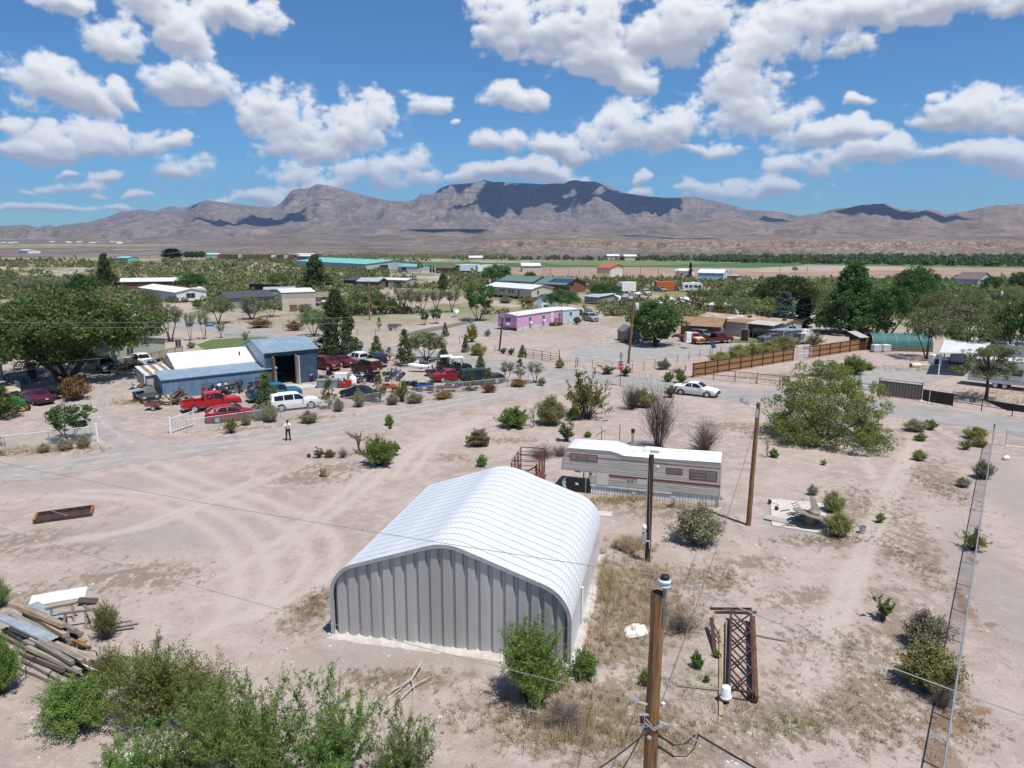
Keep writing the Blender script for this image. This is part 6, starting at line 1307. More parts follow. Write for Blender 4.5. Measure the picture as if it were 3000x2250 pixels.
MB().lathe([(.02, .92), (1.75, .93)], 24, cap=False).build('mat', black_plastic, tp); MB().lathe([(1.7, .9), (2.0, .92), (2.02, .96), (1.75, .97)], 24, cap=False).build('rim_pad', mt('pad_blue', (.03, .05, .07), .7), tp)
for k in range(6): a = k * math.pi / 3; MB().tube([(1.9*math.cos(a), 1.9*math.sin(a), 0), (1.9*math.cos(a), 1.9*math.sin(a), .92)], .03, 5).build('leg', white_paint, tp)
gr_ = thing('picket_screen', 'white picket panel leaning beside the trampoline', 'panel', G(52, 1142), -.6)
for k in range(7): MB().box(-.6 + k * .2, -.52 + k * .2, -.02, .02, .05, 1.05).build('picket', white_paint, gr_)
for z in (.25, .85): MB().box(-.65, .75, -.05, -.02, z, z + .08).build('rail', white_paint, gr_)
ch_ = thing('plastic_chair', 'white plastic chair tipped over beside the round tan bush', 'chair', G(1383, 1302), R(25)); ch_.rotation_euler = (R(-50), R(20), R(25))
MB().box(-.25, .25, -.25, .25, .40, .44).build('seat', white_plastic, ch_); MB().cbox((0, .26, .68), (.48, .04, .5), (-.15, 0, 0)).build('backrest', white_plastic, ch_)
for x in (-.22, .22):
 for y in (-.22, .22): MB().bar((x * 1.1, y * 1.15, .05), (x, y, .42), .045).build('leg', white_plastic, ch_)
 MB().bar((x * 1.15, -.22, .62), (x * 1.15, .25, .66), .05, .03).build('armrest', white_plastic, ch_)
for (px, py, lb) in ((1143, 1256, 'rusty square can in the dirt near the small round bush'), (905, 1340, 'small rusty can beside the dry weeds')):
 t = thing('rusty_can', lb, 'can', G(px, py), .4); MB().box(-.13, .13, -.1, .1, 0, .26).build('can_wall', rust_dark, t); MB().lathe([(.04, .26), (.04, .3)], 8).build('spout', rust, t)
def skin_mesh(name, verts, edges, radii, mat_, root=0, sub=2):
 me = bpy.data.meshes.new(name + '_skel'); me.from_pydata(verts, edges, []); ob = bpy.data.objects.new(name + '_tmp', me); col.objects.link(ob)
 md = ob.modifiers.new('skin', 'SKIN'); md.use_smooth_shade = True
 for i, sv in enumerate(me.skin_vertices[0].data): sv.radius = radii[i] if isinstance(radii[i], tuple) else (radii[i], radii[i]); sv.use_root = (i == root)
 ob.modifiers.new('sub', 'SUBSURF').levels = sub
 dg = bpy.context.evaluated_depsgraph_get(); out = bpy.data.meshes.new_from_object(ob.evaluated_get(dg)); bpy.data.objects.remove(ob); out.name = name
 out.materials.clear(); out.materials.append(mat_); out.polygons.foreach_set('use_smooth', [True] * len(out.polygons)); return out
pm = thing('person', 'man in white shirt and dark trousers standing with arms folded on the dirt road', 'person', G(845, 1290), R(8))
skinm = mt('skin', (.20, .10, .065), .6, var=.08); shirtm = mt('shirt_white', (.72, .73, .75), .8, var=.04, scale=6); trm = mt('trousers_dark', (.016, .02, .032), .8, var=.15, scale=6); hairm = mt('hair_dark', (.014, .012, .011), .6); shoem = mt('shoe_black', (.015, .014, .013), .5)
J = dict(pel=(0,0,.95), sp=(0,-.01,1.14), ch=(0,0,1.34), nk=(0,-.01,1.50), hd=(0,-.03,1.60), ht=(0,-.03,1.70), ls=(-.17,0,1.42), le=(-.25,-.10,1.16), lw=(-.03,-.24,1.20), lh=(.06,-.25,1.24), rs=(.17,0,1.42), re=(.25,-.12,1.18), rw=(.05,-.24,1.33), rh=(.01,-.22,1.42), lp=(-.10,0,.90), lk=(-.13,-.04,.50), la=(-.15,.02,.09), lt=(-.17,-.14,.045), rp=(.10,0,.90), rk=(.13,-.03,.50), ra=(.15,.03,.09), rt=(.17,-.12,.045))
ks = list(J); ix = {k: i for i, k in enumerate(ks)}; E_ = [('pel','sp'),('sp','ch'),('ch','nk'),('nk','hd'),('hd','ht'),('ch','ls'),('ls','le'),('le','lw'),('lw','lh'),('ch','rs'),('rs','re'),('re','rw'),('rw','rh'),('pel','lp'),('lp','lk'),('lk','la'),('la','lt'),('pel','rp'),('rp','rk'),('rk','ra'),('ra','rt')]
rad = dict(pel=(.125,.10), sp=(.115,.09), ch=(.135,.095), nk=.05, hd=(.075,.09), ht=(.068,.08), ls=.062, le=.045, lw=.032, lh=(.035,.02), rs=.062, re=.045, rw=.032, rh=(.035,.02), lp=.085, lk=.058, la=.042, lt=(.04,.03), rp=.085, rk=.058, ra=.042, rt=(.04,.03))
bd = link('body', skin_mesh('body', [J[k] for k in ks], [(ix[a], ix[b]) for a, b in E_], [rad[k] for k in ks], skinm), pm)
def sub_skin(nm, keys, grow, mat_):
 kk = [k for k in ks if k in keys]; i2 = {k: i for i, k in enumerate(kk)}
 rr_ = [tuple(x + grow for x in rad[k]) if isinstance(rad[k], tuple) else rad[k] + grow for k in kk]
 return link(nm, skin_mesh(nm, [J[k] for k in kk], [(i2[a], i2[b]) for a, b in E_ if a in i2 and b in i2], rr_, mat_), pm)
sub_skin('shirt', {'pel','sp','ch','ls','le','rs','re'}, .022, shirtm); sub_skin('trousers', {'pel','lp','lk','la','rp','rk','ra'}, .02, trm)
for s_, k in (('l', 'lt'), ('r', 'rt')): MB().prism([(-.05, 0), (-.055, .06), (-.03, .1), (.03, .1), (.055, .06), (.05, 0)], J[k][1] - .06, J[k][1] + .22, 'y').build('shoe', shoem, pm, False, (J[k][0], 0, 0))
MB().lathe([(.02, .0), (.07, .02), (.1, .06), (.105, .12), (.09, .18), (.05, .22), (.01, .23)], 14, (0, -.01, 1.565)).build('hair', hairm, pm, True)
MB().cbox((0, -.115, 1.605), (.022, .03, .05)).build('nose', skinm, pm)
for s_ in (-.035, .035): MB().lathe([(.008, 0), (.012, .004), (.004, .008)], 6, (s_, -.105, 1.635), (R(90), 0, 0)).build('eye', hairm, pm)
MB().cbox((0, -.108, 1.565), (.05, .012, .012)).build('mouth', mt('lip', (.18, .06, .05), .6), pm)
for s_ in (-.082, .082): MB().lathe([(.01, -.03), (.018, 0), (.01, .03)], 6, (s_, -.02, 1.61)).build('ear', skinm, pm)
for base_, dirv_ in ((J['lh'], Vector((.9, -.05, .35))), (J['rh'], Vector((-.25, .1, .95)))):
 d_ = dirv_.normalized(); up_ = Vector((0, -1, 0)).cross(d_).normalized()
 for k in range(5):
  o_ = Vector(base_) + up_ * (k - 2) * .017; L_ = (.06, .075, .08, .074, .055)[k] if k else .05; dd = (d_ + (up_ * -.8 if k == 0 else Vector((0, 0, 0)))).normalized()
  MB().tube([o_, o_ + dd * L_ * .55, o_ + dd * L_ + Vector((0, .012, -.008))], [.009, .0085, .006], 5).build('finger', skinm, pm)
# ================================================================== BUILDINGS
def metal_roof(name, c, c2=None, rough=.45, metal=.3): return mt(name, c, rough, metal, var=.07, scale=1.2, c2=c2, thr=(.5, .7), c2scale=.5)
roof_white = metal_roof('roof_white', (.80, .80, .79)); roof_blue = metal_roof('roof_bluegrey', (.27, .36, .44), (.35, .44, .50)); roof_grey = mt('roof_shingle', (.055, .06, .068), .85, var=.2, scale=3)
roof_brown = mt('roof_brown', (.27, .165, .10), .8, var=.12, scale=1.5, c2=(.19, .11, .07), thr=(.5, .7)); roof_teal = metal_roof('roof_teal', (.17, .52, .44), None, .4, .1); roof_red = mt('roof_red', (.42, .09, .05), .6)
wall_blue = mt('wall_blue', (.125, .215, .30), .6, var=.18, scale=1.2, stretch=(2, 2, .3), c2=(.17, .26, .34), thr=(.48, .7)); wall_navy = mt('wall_navy', (.035, .07, .105), .7, var=.2, scale=1.2, c2=(.06, .10, .14), thr=(.5, .72))
wall_sage = mt('wall_sage', (.36, .385, .32), .7, var=.05, scale=1.5); wall_white = mt('wall_white', (.66, .66, .65), .7, var=.05, scale=1); wall_cream = mt('wall_cream', (.50, .45, .37), .8, var=.07, scale=1); wall_grey = mt('wall_grey', (.27, .26, .255), .8, var=.08, scale=1)
wall_pink = mt('wall_pink', (.62, .33, .50), .7, var=.06, scale=1); wall_magenta = mt('wall_magenta', (.50, .16, .36), .7, var=.06, scale=1); wall_pale = mt('wall_paleblue', (.45, .54, .62), .7, var=.06, scale=1); brick = mt('brick_red', (.20, .07, .05), .85, var=.15, scale=2)
wall_tan = mt('wall_tan', (.40, .36, .30), .8, var=.12, scale=1, c2=(.30, .27, .23), thr=(.5, .7)); wood_brown = mt('wood_brown', (.16, .115, .08), .85, var=.25, scale=2, stretch=(1, 1, 3)); trimw = mt('trim_white', (.68, .67, .65), .6)
def house(name, label, cat, A, B, depth, h, rh, wallm, roofm, over=.25, ridge='x', wins=(), doors=(), skirt=None, flat_=None, roof_t=.08, group=None, A3=None, rz=None, L=None, z0=0.0, wall2=None):
 """box building: origin at front-left base corner A, x toward B, y to the back; ridge along 'x' (eaves in front) or 'y' (gable in front)"""
 a = G(*A) if not isinstance(A, Vector) else A
 if B is not None: b = G(*B); L = L or (b - a).length; rz = math.atan2(b.y - a.y, b.x - a.x)
 t = thing(name, label, cat, a, rz, group); D = depth
 if flat_ is not None:          # mono-pitch: z front, z back
  MB().prism([(0, z0), (0, flat_[0]), (D, flat_[1]), (D, z0)], 0, L, 'x').build('wall', wallm, t)
  s_ = (flat_[1] - flat_[0]) / D
  MB().prism([(-over, flat_[0] - over * s_), (-over, flat_[0] - over * s_ + roof_t), (D + over, flat_[1] + over * s_ + roof_t), (D + over, flat_[1] + over * s_)], -over, L + over, 'x').build('roof', roofm, t)
 elif ridge == 'x':
  MB().prism([(0, z0), (0, h), (D / 2, h + rh), (D, h), (D, z0)], 0, L, 'x').build('wall', wallm, t); s_ = rh / (D / 2)
  mb = MB().prism([(-over, h - over * s_ + .01), (-over, h - over * s_ + roof_t), (D / 2, h + rh + roof_t), (D + over, h - over * s_ + roof_t), (D + over, h - over * s_ + .01), (D / 2, h + rh + .01)], -over, L + over, 'x'); mb.build('roof', roofm, t)
 else:
  MB().prism([(0, z0), (0, h), (L / 2, h + rh), (L, h), (L, z0)], 0, D, 'y').build('wall', wallm, t); s_ = rh / (L / 2)
  MB().prism([(-over, h - over * s_ + .01), (-over, h - over * s_ + roof_t), (L / 2, h + rh + roof_t), (L + over, h - over * s_ + roof_t), (L + over, h - over * s_ + .01), (L / 2, h + rh + .01)], -over, D + over, 'y').build('roof', roofm, t)
 def opening(kind, face, s0, s1, zz0, zz1, m_=None):
  mb, pb = MB(), MB(); e = .05
  if face == 'F': mb.box(s0, s1, -.05, .0, zz0, zz1); pb.box(s0 + e, s1 - e, -.06, -.04, zz0 + e, zz1 - e)
  elif face == 'R': mb.box(L, L + .05, s0, s1, zz0, zz1); pb.box(L + .04, L + .06, s0 + e, s1 - e, zz0 + e, zz1 - e)
  else: mb.box(-.05, 0, s0, s1, zz0, zz1); pb.box(-.06, -.04, s0 + e, s1 - e, zz0 + e, zz1 - e)
  f = mb.build(kind, trimw, t); pb.build('pane' if kind == 'window' else 'leaf', m_ or glass, f)
  if kind == 'window' and s1 - s0 > .7:
   m2 = MB(); c = (s0 + s1) / 2
   if face == 'F': m2.box(c - .02, c + .02, -.068, -.055, zz0, zz1)
   elif face == 'R': m2.box(L + .055, L + .068, c - .02, c + .02, zz0, zz1)
   else: m2.box(-.068, -.055, c - .02, c + .02, zz0, zz1)
   m2.build('muntin', trimw, f)
 for w_ in wins: opening('window', *w_)
 for d_ in doors: opening('door', *d_)
 if skirt: MB().box(.03, L - .03, -.03, .0, .02, z0 if z0 else .5).build('skirting', skirt, t)
 return t
bA = G(479, 1171); b_rz = R(37)
ws_ = thing('workshop', 'blue metal workshop with white shop roof and tall dark bay door', 'building', bA, b_rz)
mb = MB().prism([(0, 0), (0, 2.05), (2.8, 2.55), (2.8, 0)], 0, 12.2, 'x'); mb.build('lean_to_wall', wall_blue, ws_)
MB().prism([(-.15, 2.06), (-.15, 2.12), (2.85, 2.64), (2.85, 2.58)], -.12, 12.3, 'x').build('lean_to_roof', roof_blue, ws_)
MB().prism([(2.8, 0), (2.8, 2.62), (6.0, 3.92), (9.2, 2.62), (9.2, 0)], 2.1, 10.9, 'x').build('shop_wall', mt('wall_weathered', (.42, .38, .35), .8, var=.15, scale=2, stretch=(2, 2, .3), c2=(.28, .20, .15), thr=(.55, .7)), ws_)
MB().prism([(2.6, 2.60), (2.6, 2.68), (6.0, 4.02), (9.4, 2.68), (9.4, 2.60), (6.0, 3.94)], 1.95, 10.9, 'x').build('shop_roof', roof_white, ws_)
MB().box(10.9, 11.8, 0, .12, 0, 3.95).build('bay_front_wall', wall_navy, ws_); MB().box(14.4, 17.1, 0, .12, 0, 3.95).build('bay_front_wall', wall_navy, ws_); MB().box(11.8, 14.4, 0, .12, 3.45, 3.95).build('bay_header', wall_navy, ws_)
MB().prism([(.0, 0), (.0, 3.95), (4, 4.95), (8, 3.95), (8, 0)], 16.98, 17.1, 'x').build('bay_end_wall', wall_navy, ws_); MB().prism([(.0, 0), (.0, 3.95), (4, 4.95), (8, 3.95), (8, 0)], 10.9, 11.0, 'x').build('bay_end_wall', mt('wall_bay', (.50, .56, .60), .6, var=.08, scale=1.5, c2=(.40, .44, .48), thr=(.5, .7)), ws_)
MB().box(10.9, 17.1, 7.88, 8, 0, 3.95).build('bay_back_wall', wall_navy, ws_)
MB().prism([(-.25, 3.9), (-.25, 3.97), (4, 5.05), (8.25, 3.97), (8.25, 3.9), (4, 4.97)], 10.7, 17.3, 'x').build('bay_roof', roof_blue, ws_)
for x in (11.8, 14.4): MB().box(x - .06, x + .06, -.25, .0, 0, 3.5).build('door_jamb', wood_tan if x < 12 else mt('jamb_rust', (.20, .105, .06), .8, var=.2), ws_)
dl = MB().box(14.42, 14.50, -1.15, -.05, .05, 3.4).build('bay_door', wall_white, ws_); MB().box(14.50, 14.56, -1.2, -1.0, 0, 3.45).build('door_edge', MATS['jamb_rust'], dl)
dl = MB().box(11.66, 11.72, -.8, -.05, .05, 3.4).build('bay_door', wood_tan, ws_); MB().box(11.62, 11.78, -.85, -.75, 0, 3.42).build('door_edge', MATS['jamb_rust'], dl)
MB().box(12.2, 14.0, 3.0, 3.4, .85, .92).build('workbench', wood_grey, ws_)
MB().tube([(9.4, 4.2, 3.3), (9.4, 4.2, 3.75)], .08, 8).build('roof_vent', rust_dark, ws_)
for k in range(26): MB().box(.2 + k * .46, .225 + k * .46, -.018, 0, .05, 2.0).build('wall_rib', wall_blue, ws_)
for k in range(24): MB().prism([(-.16, 2.115), (-.16, 2.135), (2.85, 2.655), (2.85, 2.635)], k * .5 + .1, k * .5 + .13, 'x').build('roof_seam', roof_blue, ws_)
for k in range(12): MB().prism([(-.26, 3.965), (-.26, 3.99), (4, 5.07), (4, 5.045)], 10.9 + k * .54, 10.93 + k * .54, 'x').build('roof_seam', roof_blue, ws_)
MB().box(-.06, .0, .5, .6, .1, 1.7).build('corner_trim', galv_old, ws_)
ap = thing('concrete_apron', 'pale concrete apron in front of the workshop bay door', 'slab', bA, b_rz); MB().prism([(11.6, -.3), (14.7, -.3), (16.6, -3.4), (12.6, -3.0), (11.2, -1.6)], -.05, .05, 'z').build('slab', concrete, ap)
cs = thing('striped_shed', 'small white shed with brown and white striped roof beside the workshop', 'shed', bA + Vector((math.cos(b_rz) * -.9 - math.sin(b_rz) * 3.0, math.sin(b_rz) * -.9 + math.cos(b_rz) * 3.0, 0)), b_rz + .02)
MB().prism([(0, 0), (0, 2.2), (4.8, 2.5), (4.8, 0)], 0, 3.0, 'x').build('wall', mt('wall_rusty', (.46, .42, .39), .8, var=.2, scale=2, stretch=(3, 3, .2), c2=(.17, .10, .075), thr=(.52, .62)), cs)
for k in range(7): MB().prism([(-.15, 2.21), (-.15, 2.27), (4.95, 2.59), (4.95, 2.53)], -.1 + k * .457, .357 + k * .457, 'x').build('roof_sheet', roof_brown if k % 2 else roof_white, cs)
MB().box(-.03, .0, .0, 4.8, 0, .7).build('base_panel', mt('base_blue', (.04, .14, .28), .7, var=.2), cs); MB().tube([(-.2, -.15, 0), (-.2, -.15, 2.7)], .05, 6).build('downpipe', white_plastic, cs)
sg = house('mobile_home', 'sage green house with white-framed window behind the wooden deck', 'house', (300, 1080), (487, 1050), 14, 2.75, .75, wall_sage, mt('roof_darkgrey', (.10, .11, .11), .8), .3, 'y', wins=[('F', 11.0, 12.0, 1.2, 2.5), ('F', 3.5, 4.6, 1.3, 2.3)], z0=0)
dk = thing('wooden_deck', 'tan wooden deck with rails and steps along the sage house', 'deck', G(345, 1092), math.atan2((G(487, 1056) - G(345, 1092)).y, (G(487, 1056) - G(345, 1092)).x))
Ld = 13.5
MB().box(0, Ld, 0, 1.8, .52, .6).build('platform', wood_tan, dk)
for k in range(9): MB().box(k * Ld / 8 - .05, k * Ld / 8 + .05, 0, .1, 0, 1.55).build('post', wood_tan, dk)
MB().box(0, Ld, -.02, .1, 1.5, 1.56).build('hand_rail', wood_tan, dk); MB().box(0, Ld, .02, .07, .72, .78).build('lower_rail', wood_tan, dk)
bme = MB().box(-.02, .02, .02, .06, .75, 1.5).mesh('baluster', wood_tan)
for k in range(66): link('baluster', bme, dk, (.2 + k * .2, 0, 0))
for k in range(4): MB().box(-1.1, .0, -.3 * k - .3, -.3 * k, .0, .5 - .12 * k).build('step', wood_tan, dk)
for x in (-1.1, 0): MB().bar((x, 0, 1.45), (x, -1.3, .9), .06, .1).build('stair_rail', wood_tan, dk)
hs = house('porch_house', 'house corner with white metal porch roof beyond the trampoline', 'house', (-190, 1140), (10, 1122), 5, 2.3, 0, wall_tan, roof_white, .5, flat_=(2.3, 3.1), doors=[('F', 8.8, 9.8, .1, 2.1)])
pk = house('mobile_home', 'bright pink single-wide mobile home with white roof', 'mobile home', (1515, 970), (1645, 948), 4.4, 2.75, .35, wall_pink, roof_white, .15, 'x', z0=.55, wins=[('F', 3.6, 4.5, 1.3, 2.3), ('F', 8.0, 8.9, 1.3, 2.3), ('F', 13.6, 14.5, 1.4, 2.3), ('L', 1.4, 2.6, 1.3, 2.4)], doors=[('F', 11.0, 11.9, .6, 2.5, wall_white)], skirt=mt('skirt_pale', (.50, .55, .60), .7, var=.1))
MB().box(-.035, -.012, .05, 4.35, .56, 1.15).build('pink_band', wall_magenta, pk)
for (x, z) in ((4.0, 1.15), (8.4, 1.15)): MB().box(x - .3, x + .3, -.4, -.06, z - .1, z + .3).build('window_cooler', white_plastic, pk)
MB().box(-.4, -.06, 1.7, 2.3, 1.0, 1.4).build('window_cooler', white_plastic, pk); MB().tube([(-.3, -.2, 0), (-.3, -.2, 3.4)], .06, 6).build('downpipe', galv_old, pk)
pst = thing('porch_steps', 'rust-red wooden porch and steps on the pink home', 'porch', pk.location + Vector((math.cos(pk.rotation_euler.z) * 10.2, math.sin(pk.rotation_euler.z) * 10.2, 0)), pk.rotation_euler.z)
rw_ = mt('red_wood', (.17, .05, .035), .8, var=.2)
MB().box(0, 2.4, -1.5, -.1, .5, .58).build('platform', rw_, pst)
for x in (0, .8, 1.6, 2.4): MB().box(x - .05, x + .05, -1.52, -1.42, 0, 1.5).build('post', rw_, pst)
for k in range(8): MB().box(.1 + k * .3, .22 + k * .3, -1.5, -1.47, .6, 1.4).build('baluster', rw_, pst)
MB().box(0, 2.4, -1.55, -1.42, 1.42, 1.5).build('hand_rail', rw_, pst)
for k in range(3): MB().box(2.4 + .28 * k, 2.68 + .28 * k, -1.4, -.3, 0, .4 - .13 * k).build('step', rw_, pst)
house('mobile_home', 'pale blue trailer home adjoining the pink one', 'mobile home', (1648, 948), (1697, 943), 6, 2.6, .15, wall_pale, roof_white, .12, 'x', z0=.4, wins=[('F', 1.8, 2.6, 1.5, 2.2), ('R', 2.2, 3.2, 1.3, 2.2)], skirt=MATS['skirt_pale'])
dw = house('mobile_home', 'long white double-wide mobile home raised on open piers', 'mobile home', (1423, 868), (1557, 880), 8.3, 3.0, .9, wall_cream, roof_white, .3, 'x', z0=.75, wins=[('F', 6.0, 7.0, 1.6, 2.6), ('F', 7.3, 8.3, 1.6, 2.6), ('F', 9.8, 10.9, 1.5, 2.6), ('F', 11.2, 12.3, 1.5, 2.6), ('R', 2.0, 2.9, 1.5, 2.6)], doors=[('F', 13.6, 14.4, .8, 2.7)])
for k in range(9):
 for y in (.4, 7.6): MB().box(.3 + k * 2.2, .7 + k * 2.2, y, y + .4, 0, .74).build('pier', concrete, dw)
MB().box(.2, 18.6, .8, 1.0, 0, .7).build('crawl_shade_sheet', rust_dark, dw)  # dark sheet standing in for the shade in the crawl space, no real beam
bk = house('brick_house', 'long red brick house under a white metal roof', 'house', (352, 849), (545, 846), 9, 2.6, .9, brick, roof_white, .5, 'x', wins=[('F', 6.8, 7.8, 1.0, 2.0), ('F', 1.2, 1.7, .5, 2.0)], doors=[('F', 11, 12, 0, 2.1)])
MB().box(17.3, 18.5, 5, 6, 3.1, 3.9).build('roof_cooler', wall_cream, bk)
house('mobile_home', 'white mobile home with gable window before the brick house', 'mobile home', (410, 870), (517, 887), 8, 2.7, .8, wall_white, mt('roof_cream', (.72, .69, .60), .6), .3, 'x', z0=.3, wins=[('R', 2.6, 5.0, 1.0, 2.4), ('F', 6, 7, 1.2, 2.2)], doors=[('F', 9.5, 10.4, .4, 2.4)], skirt=wall_white)
house('ranch_house', 'grey house with dark shingle roof behind the elms', 'house', (668, 907), (802, 900), 9, 2.7, 1.2, wall_grey, roof_grey, .4, 'x', wins=[('F', 5, 6.4, 1.0, 2.2), ('F', 11, 12.2, 1.0, 2.2)], doors=[('F', 8.4, 9.4, 0, 2.1)])
cb = house('block_building', 'tall cream block building with a sloping white roof', 'building', (828, 911), (926, 907), 6.5, 3.0, 0, wall_cream, roof_white, .15, flat_=(4.2, 4.7))
MB().box(-.02, 11.0, -.02, .0, 2.9, 4.15).build('upper_band', mt('band_tan', (.38, .33, .27), .8), cb)
ph = thing('pump_crate', 'small brown wooden crate against the cream building', 'crate', G(860, 912), .2); MB().box(-.8, .8, -.6, .6, 0, 1.4).build('crate_wall', wood_brown, ph); MB().box(-.85, .85, -.65, .65, 1.4, 1.5).build('crate_lid', rust_bright, ph)
bn_ = house('barn', 'low brown-roofed wooden barn behind the parked pickups', 'barn', (1993, 988), (2106, 995), 4.5, 2.3, 1.0, wood_brown, roof_brown, .5, 'x', wins=[('R', 1.6, 2.8, .9, 1.7)], doors=[('F', 10, 11.3, 0, 2.0, rust_dark)])
fz = thing('refrigerator', 'white refrigerator standing in the orange pickup bed', 'refrigerator', G(2015, 1003, .95), .2); MB().box(-.4, .4, -.35, .35, 0, 1.6).build('cabinet', white_paint, fz); MB().box(-.36, .36, -.38, -.35, .5, 1.55).build('fridge_door', white_paint, fz)
lm = house('mobile_home', 'long tan mobile home with tyres lying on its roof', 'mobile home', (2046, 966), (2294, 992), 6.5, 2.5, .45, wall_tan, mt('roof_patched', (.36, .26, .19), .7, var=.2, scale=.5, c2=(.55, .56, .57), thr=(.55, .62), c2scale=.3), .3, 'x', z0=.3, wins=[('F', 3.6, 4.8, 1.0, 1.9), ('F', 5.6, 6.6, 1.2, 1.9), ('F', 17.5, 18.1, 1.2, 2.2), ('R', 2.3, 4.2, 1.0, 1.9)])
for k, (x, y) in enumerate(((9.0, 2.2), (12.2, 3.2), (15.6, 2.0), (17.2, 3.0), (18.0, 2.6), (18.6, 3.1))):
 o = lm.location + Matrix.Rotation(lm.rotation_euler.z, 3, 'Z') @ Vector((x, y, 2.62 + .45 * y / 3.25)); t = thing('roof_tyre', 'black tyre lying on the long tan mobile home roof', 'tyre', o, 0, 'tyres on the tan roof')
 MB().lathe([(.2, .02), (.36, .0), (.42, .1), (.36, .2), (.2, .18)], 14).build('tread', black_rubber, t, True)
pr_ = thing('open_porch', 'open tin-roofed porch room attached to the tan mobile home', 'porch', lm.location + Matrix.Rotation(lm.rotation_euler.z, 3, 'Z') @ Vector((7.3, -3.2, 0)), lm.rotation_euler.z)
MB().prism([(-.2, 2.4), (-.2, 2.47), (3.2, 2.75), (3.2, 2.68)], -.2, 4.2, 'x').build('roof', roof_brown, pr_); MB().prism([(-.2, 2.38), (-.2, 2.45), (3.2, 2.73), (3.2, 2.66)], 4.2, 9.2, 'x').build('roof', mt('tin_pale', (.50, .48, .44), .6, .2), pr_)
MB().box(0, 4.0, 0, .1, 0, 2.4).build('wall', wall_tan, pr_); MB().box(4.0, 4.5, 0, .15, 0, 2.4).build('pillar', trimw, pr_); MB().box(9.0, 9.12, 0, .12, 0, 2.4).build('post', wood_tan, pr_)
d2 = thing('wooden_deck', 'small tan wooden deck with stair rail by the tan home', 'deck', G(2205, 990), -.15)
MB().box(0, 2.6, 0, 1.6, .7, .8).build('platform', wood_tan, d2)
for x in (0, .9, 1.75, 2.6): MB().box(x - .05, x + .05, 0, .1, 0, 1.7).build('post', wood_tan, d2)
MB().box(0, 2.6, .0, .08, 1.0, 1.7).build('rail_panel', wood_tan, d2); MB().bar((2.6, .05, 1.7), (4.0, -.5, .8), .1, .1).bar((2.6, .05, .8), (4.0, -.5, .05), .15, .06).build('stair_rail', wood_tan, d2)
def canopy(name, label, pxs, z, roofm, postm, thick=.1, slope=0., inset=.2, cat='carport'):
 P_ = [G(*p, z) for p in pxs]; c = sum(P_, Vector()) / len(P_); t = thing(name, label, cat, (c.x, c.y, 0), 0)
 mb = MB(); n = len(P_); mb.v = [(p.x - c.x, p.y - c.y, z + slope * i) for i, p in enumerate(P_)] + [(p.x - c.x, p.y - c.y, z + thick + slope * i) for i, p in enumerate(P_)]
 mb.f = [tuple(reversed(range(n))), tuple(range(n, 2 * n))] + [(i, (i+1) % n, n + (i+1) % n, n + i) for i in range(n)]; mb.build('roof', roofm, t)
 for p in P_: q = p.lerp(c, inset); MB().box(q.x - c.x - .06, q.x - c.x + .06, q.y - c.y - .06, q.y - c.y + .06, 0, z).build('post', postm, t)
 return t
canopy('carport', 'flat blue-grey carport roof beside the tan mobile home', [(2252, 968), (2318, 970), (2356, 966), (2290, 962)], 2.4, roof_blue, wood_brown)
cp = thing('camper', 'small boxy white camper parked past the flat carport', 'camper', G(2312, 1010), R(5)); MB().prism([(0, .5), (0, 1.9), (.3, 2.3), (3.6, 2.3), (3.9, 1.9), (3.9, .5)], 0, 2.1, 'y').build('body', mt('camper_white', (.55, .56, .57), .5, var=.08), cp)
MB().box(.3, 2.6, -.6, .0, 1.85, 1.9).build('awning', white_plastic, cp); MB().box(.5, 1.6, -.03, 0, 1.2, 1.8).build('window', glass_pale, cp); MB().box(2.6, 3.2, -.03, 0, .6, 1.9).build('door', trimw, cp)
for x in (1.3, 2.6): add_wheel(cp, x, .1, .3, .2, steel_rim)
gs = house('garden_shed', 'little weathered shed with peaked roof by the power pole', 'shed', (1838, 1004), (1874, 1002), 3.4, 1.7, .85, mt('shed_wood', (.25, .21, .17), .9, var=.25, scale=3, stretch=(3, 3, .3)), mt('shed_roof', (.16, .165, .17), .85, var=.2), .12, 'y', doors=[('F', .6, 1.7, 0, 1.5, wood_grey)])
MB().box(-1.1, -.3, -.3, .4, 0, .6).build('side_box', wood_brown, gs)
hd = house('dog_house', 'small dark-roofed dog house on the bare lot', 'dog house', (1136, 969), (1163, 970), 1.9, .9, .25, wall_cream, roof_grey, .1, 'x', doors=[('F', .3, .9, 0, .7, glass)])
house('blue_shed', 'small pale blue shed with dark peaked roof behind the pink home', 'shed', (1572, 899), (1598, 900), 3, 2.2, .8, wall_pale, roof_grey, .15, 'y')
tr_ = thing('camper', 'rounded white camper top showing over the pink home roof', 'camper', G(1585, 915), .1); MB().prism([(0, .4), (0, 1.6), (.4, 2.1), (3.2, 2.1), (3.6, 1.6), (3.6, .4)], 0, 2, 'y').build('body', wall_white, tr_); MB().box(.6, 1.6, -.03, 0, 1.1, 1.7).build('window', glass, tr_)
for x in (1.2, 2.4): add_wheel(tr_, x, .1, .3, .2, steel_rim)
wb = house('warehouse', 'huge teal-roofed grey metal warehouse at the fields', 'warehouse', (868, 783), (1072, 796), 34, 3.7, 1.5, mt('wall_metalgrey', (.42, .44, .44), .6, .1, var=.05), roof_teal, .4, 'x', doors=[('R', 8, 13, 0, 3.2, glass)], wins=[('F', 12, 18, .5, 3, rust_dark)])
house('warehouse_annex', 'lower teal-roofed annex beyond the warehouse gable', 'building', (1165, 796), (1225, 797), 16, 2.6, .8, MATS['wall_metalgrey'], roof_teal, .3, 'x', doors=[('F', 2, 5, 0, 2.2, glass)])
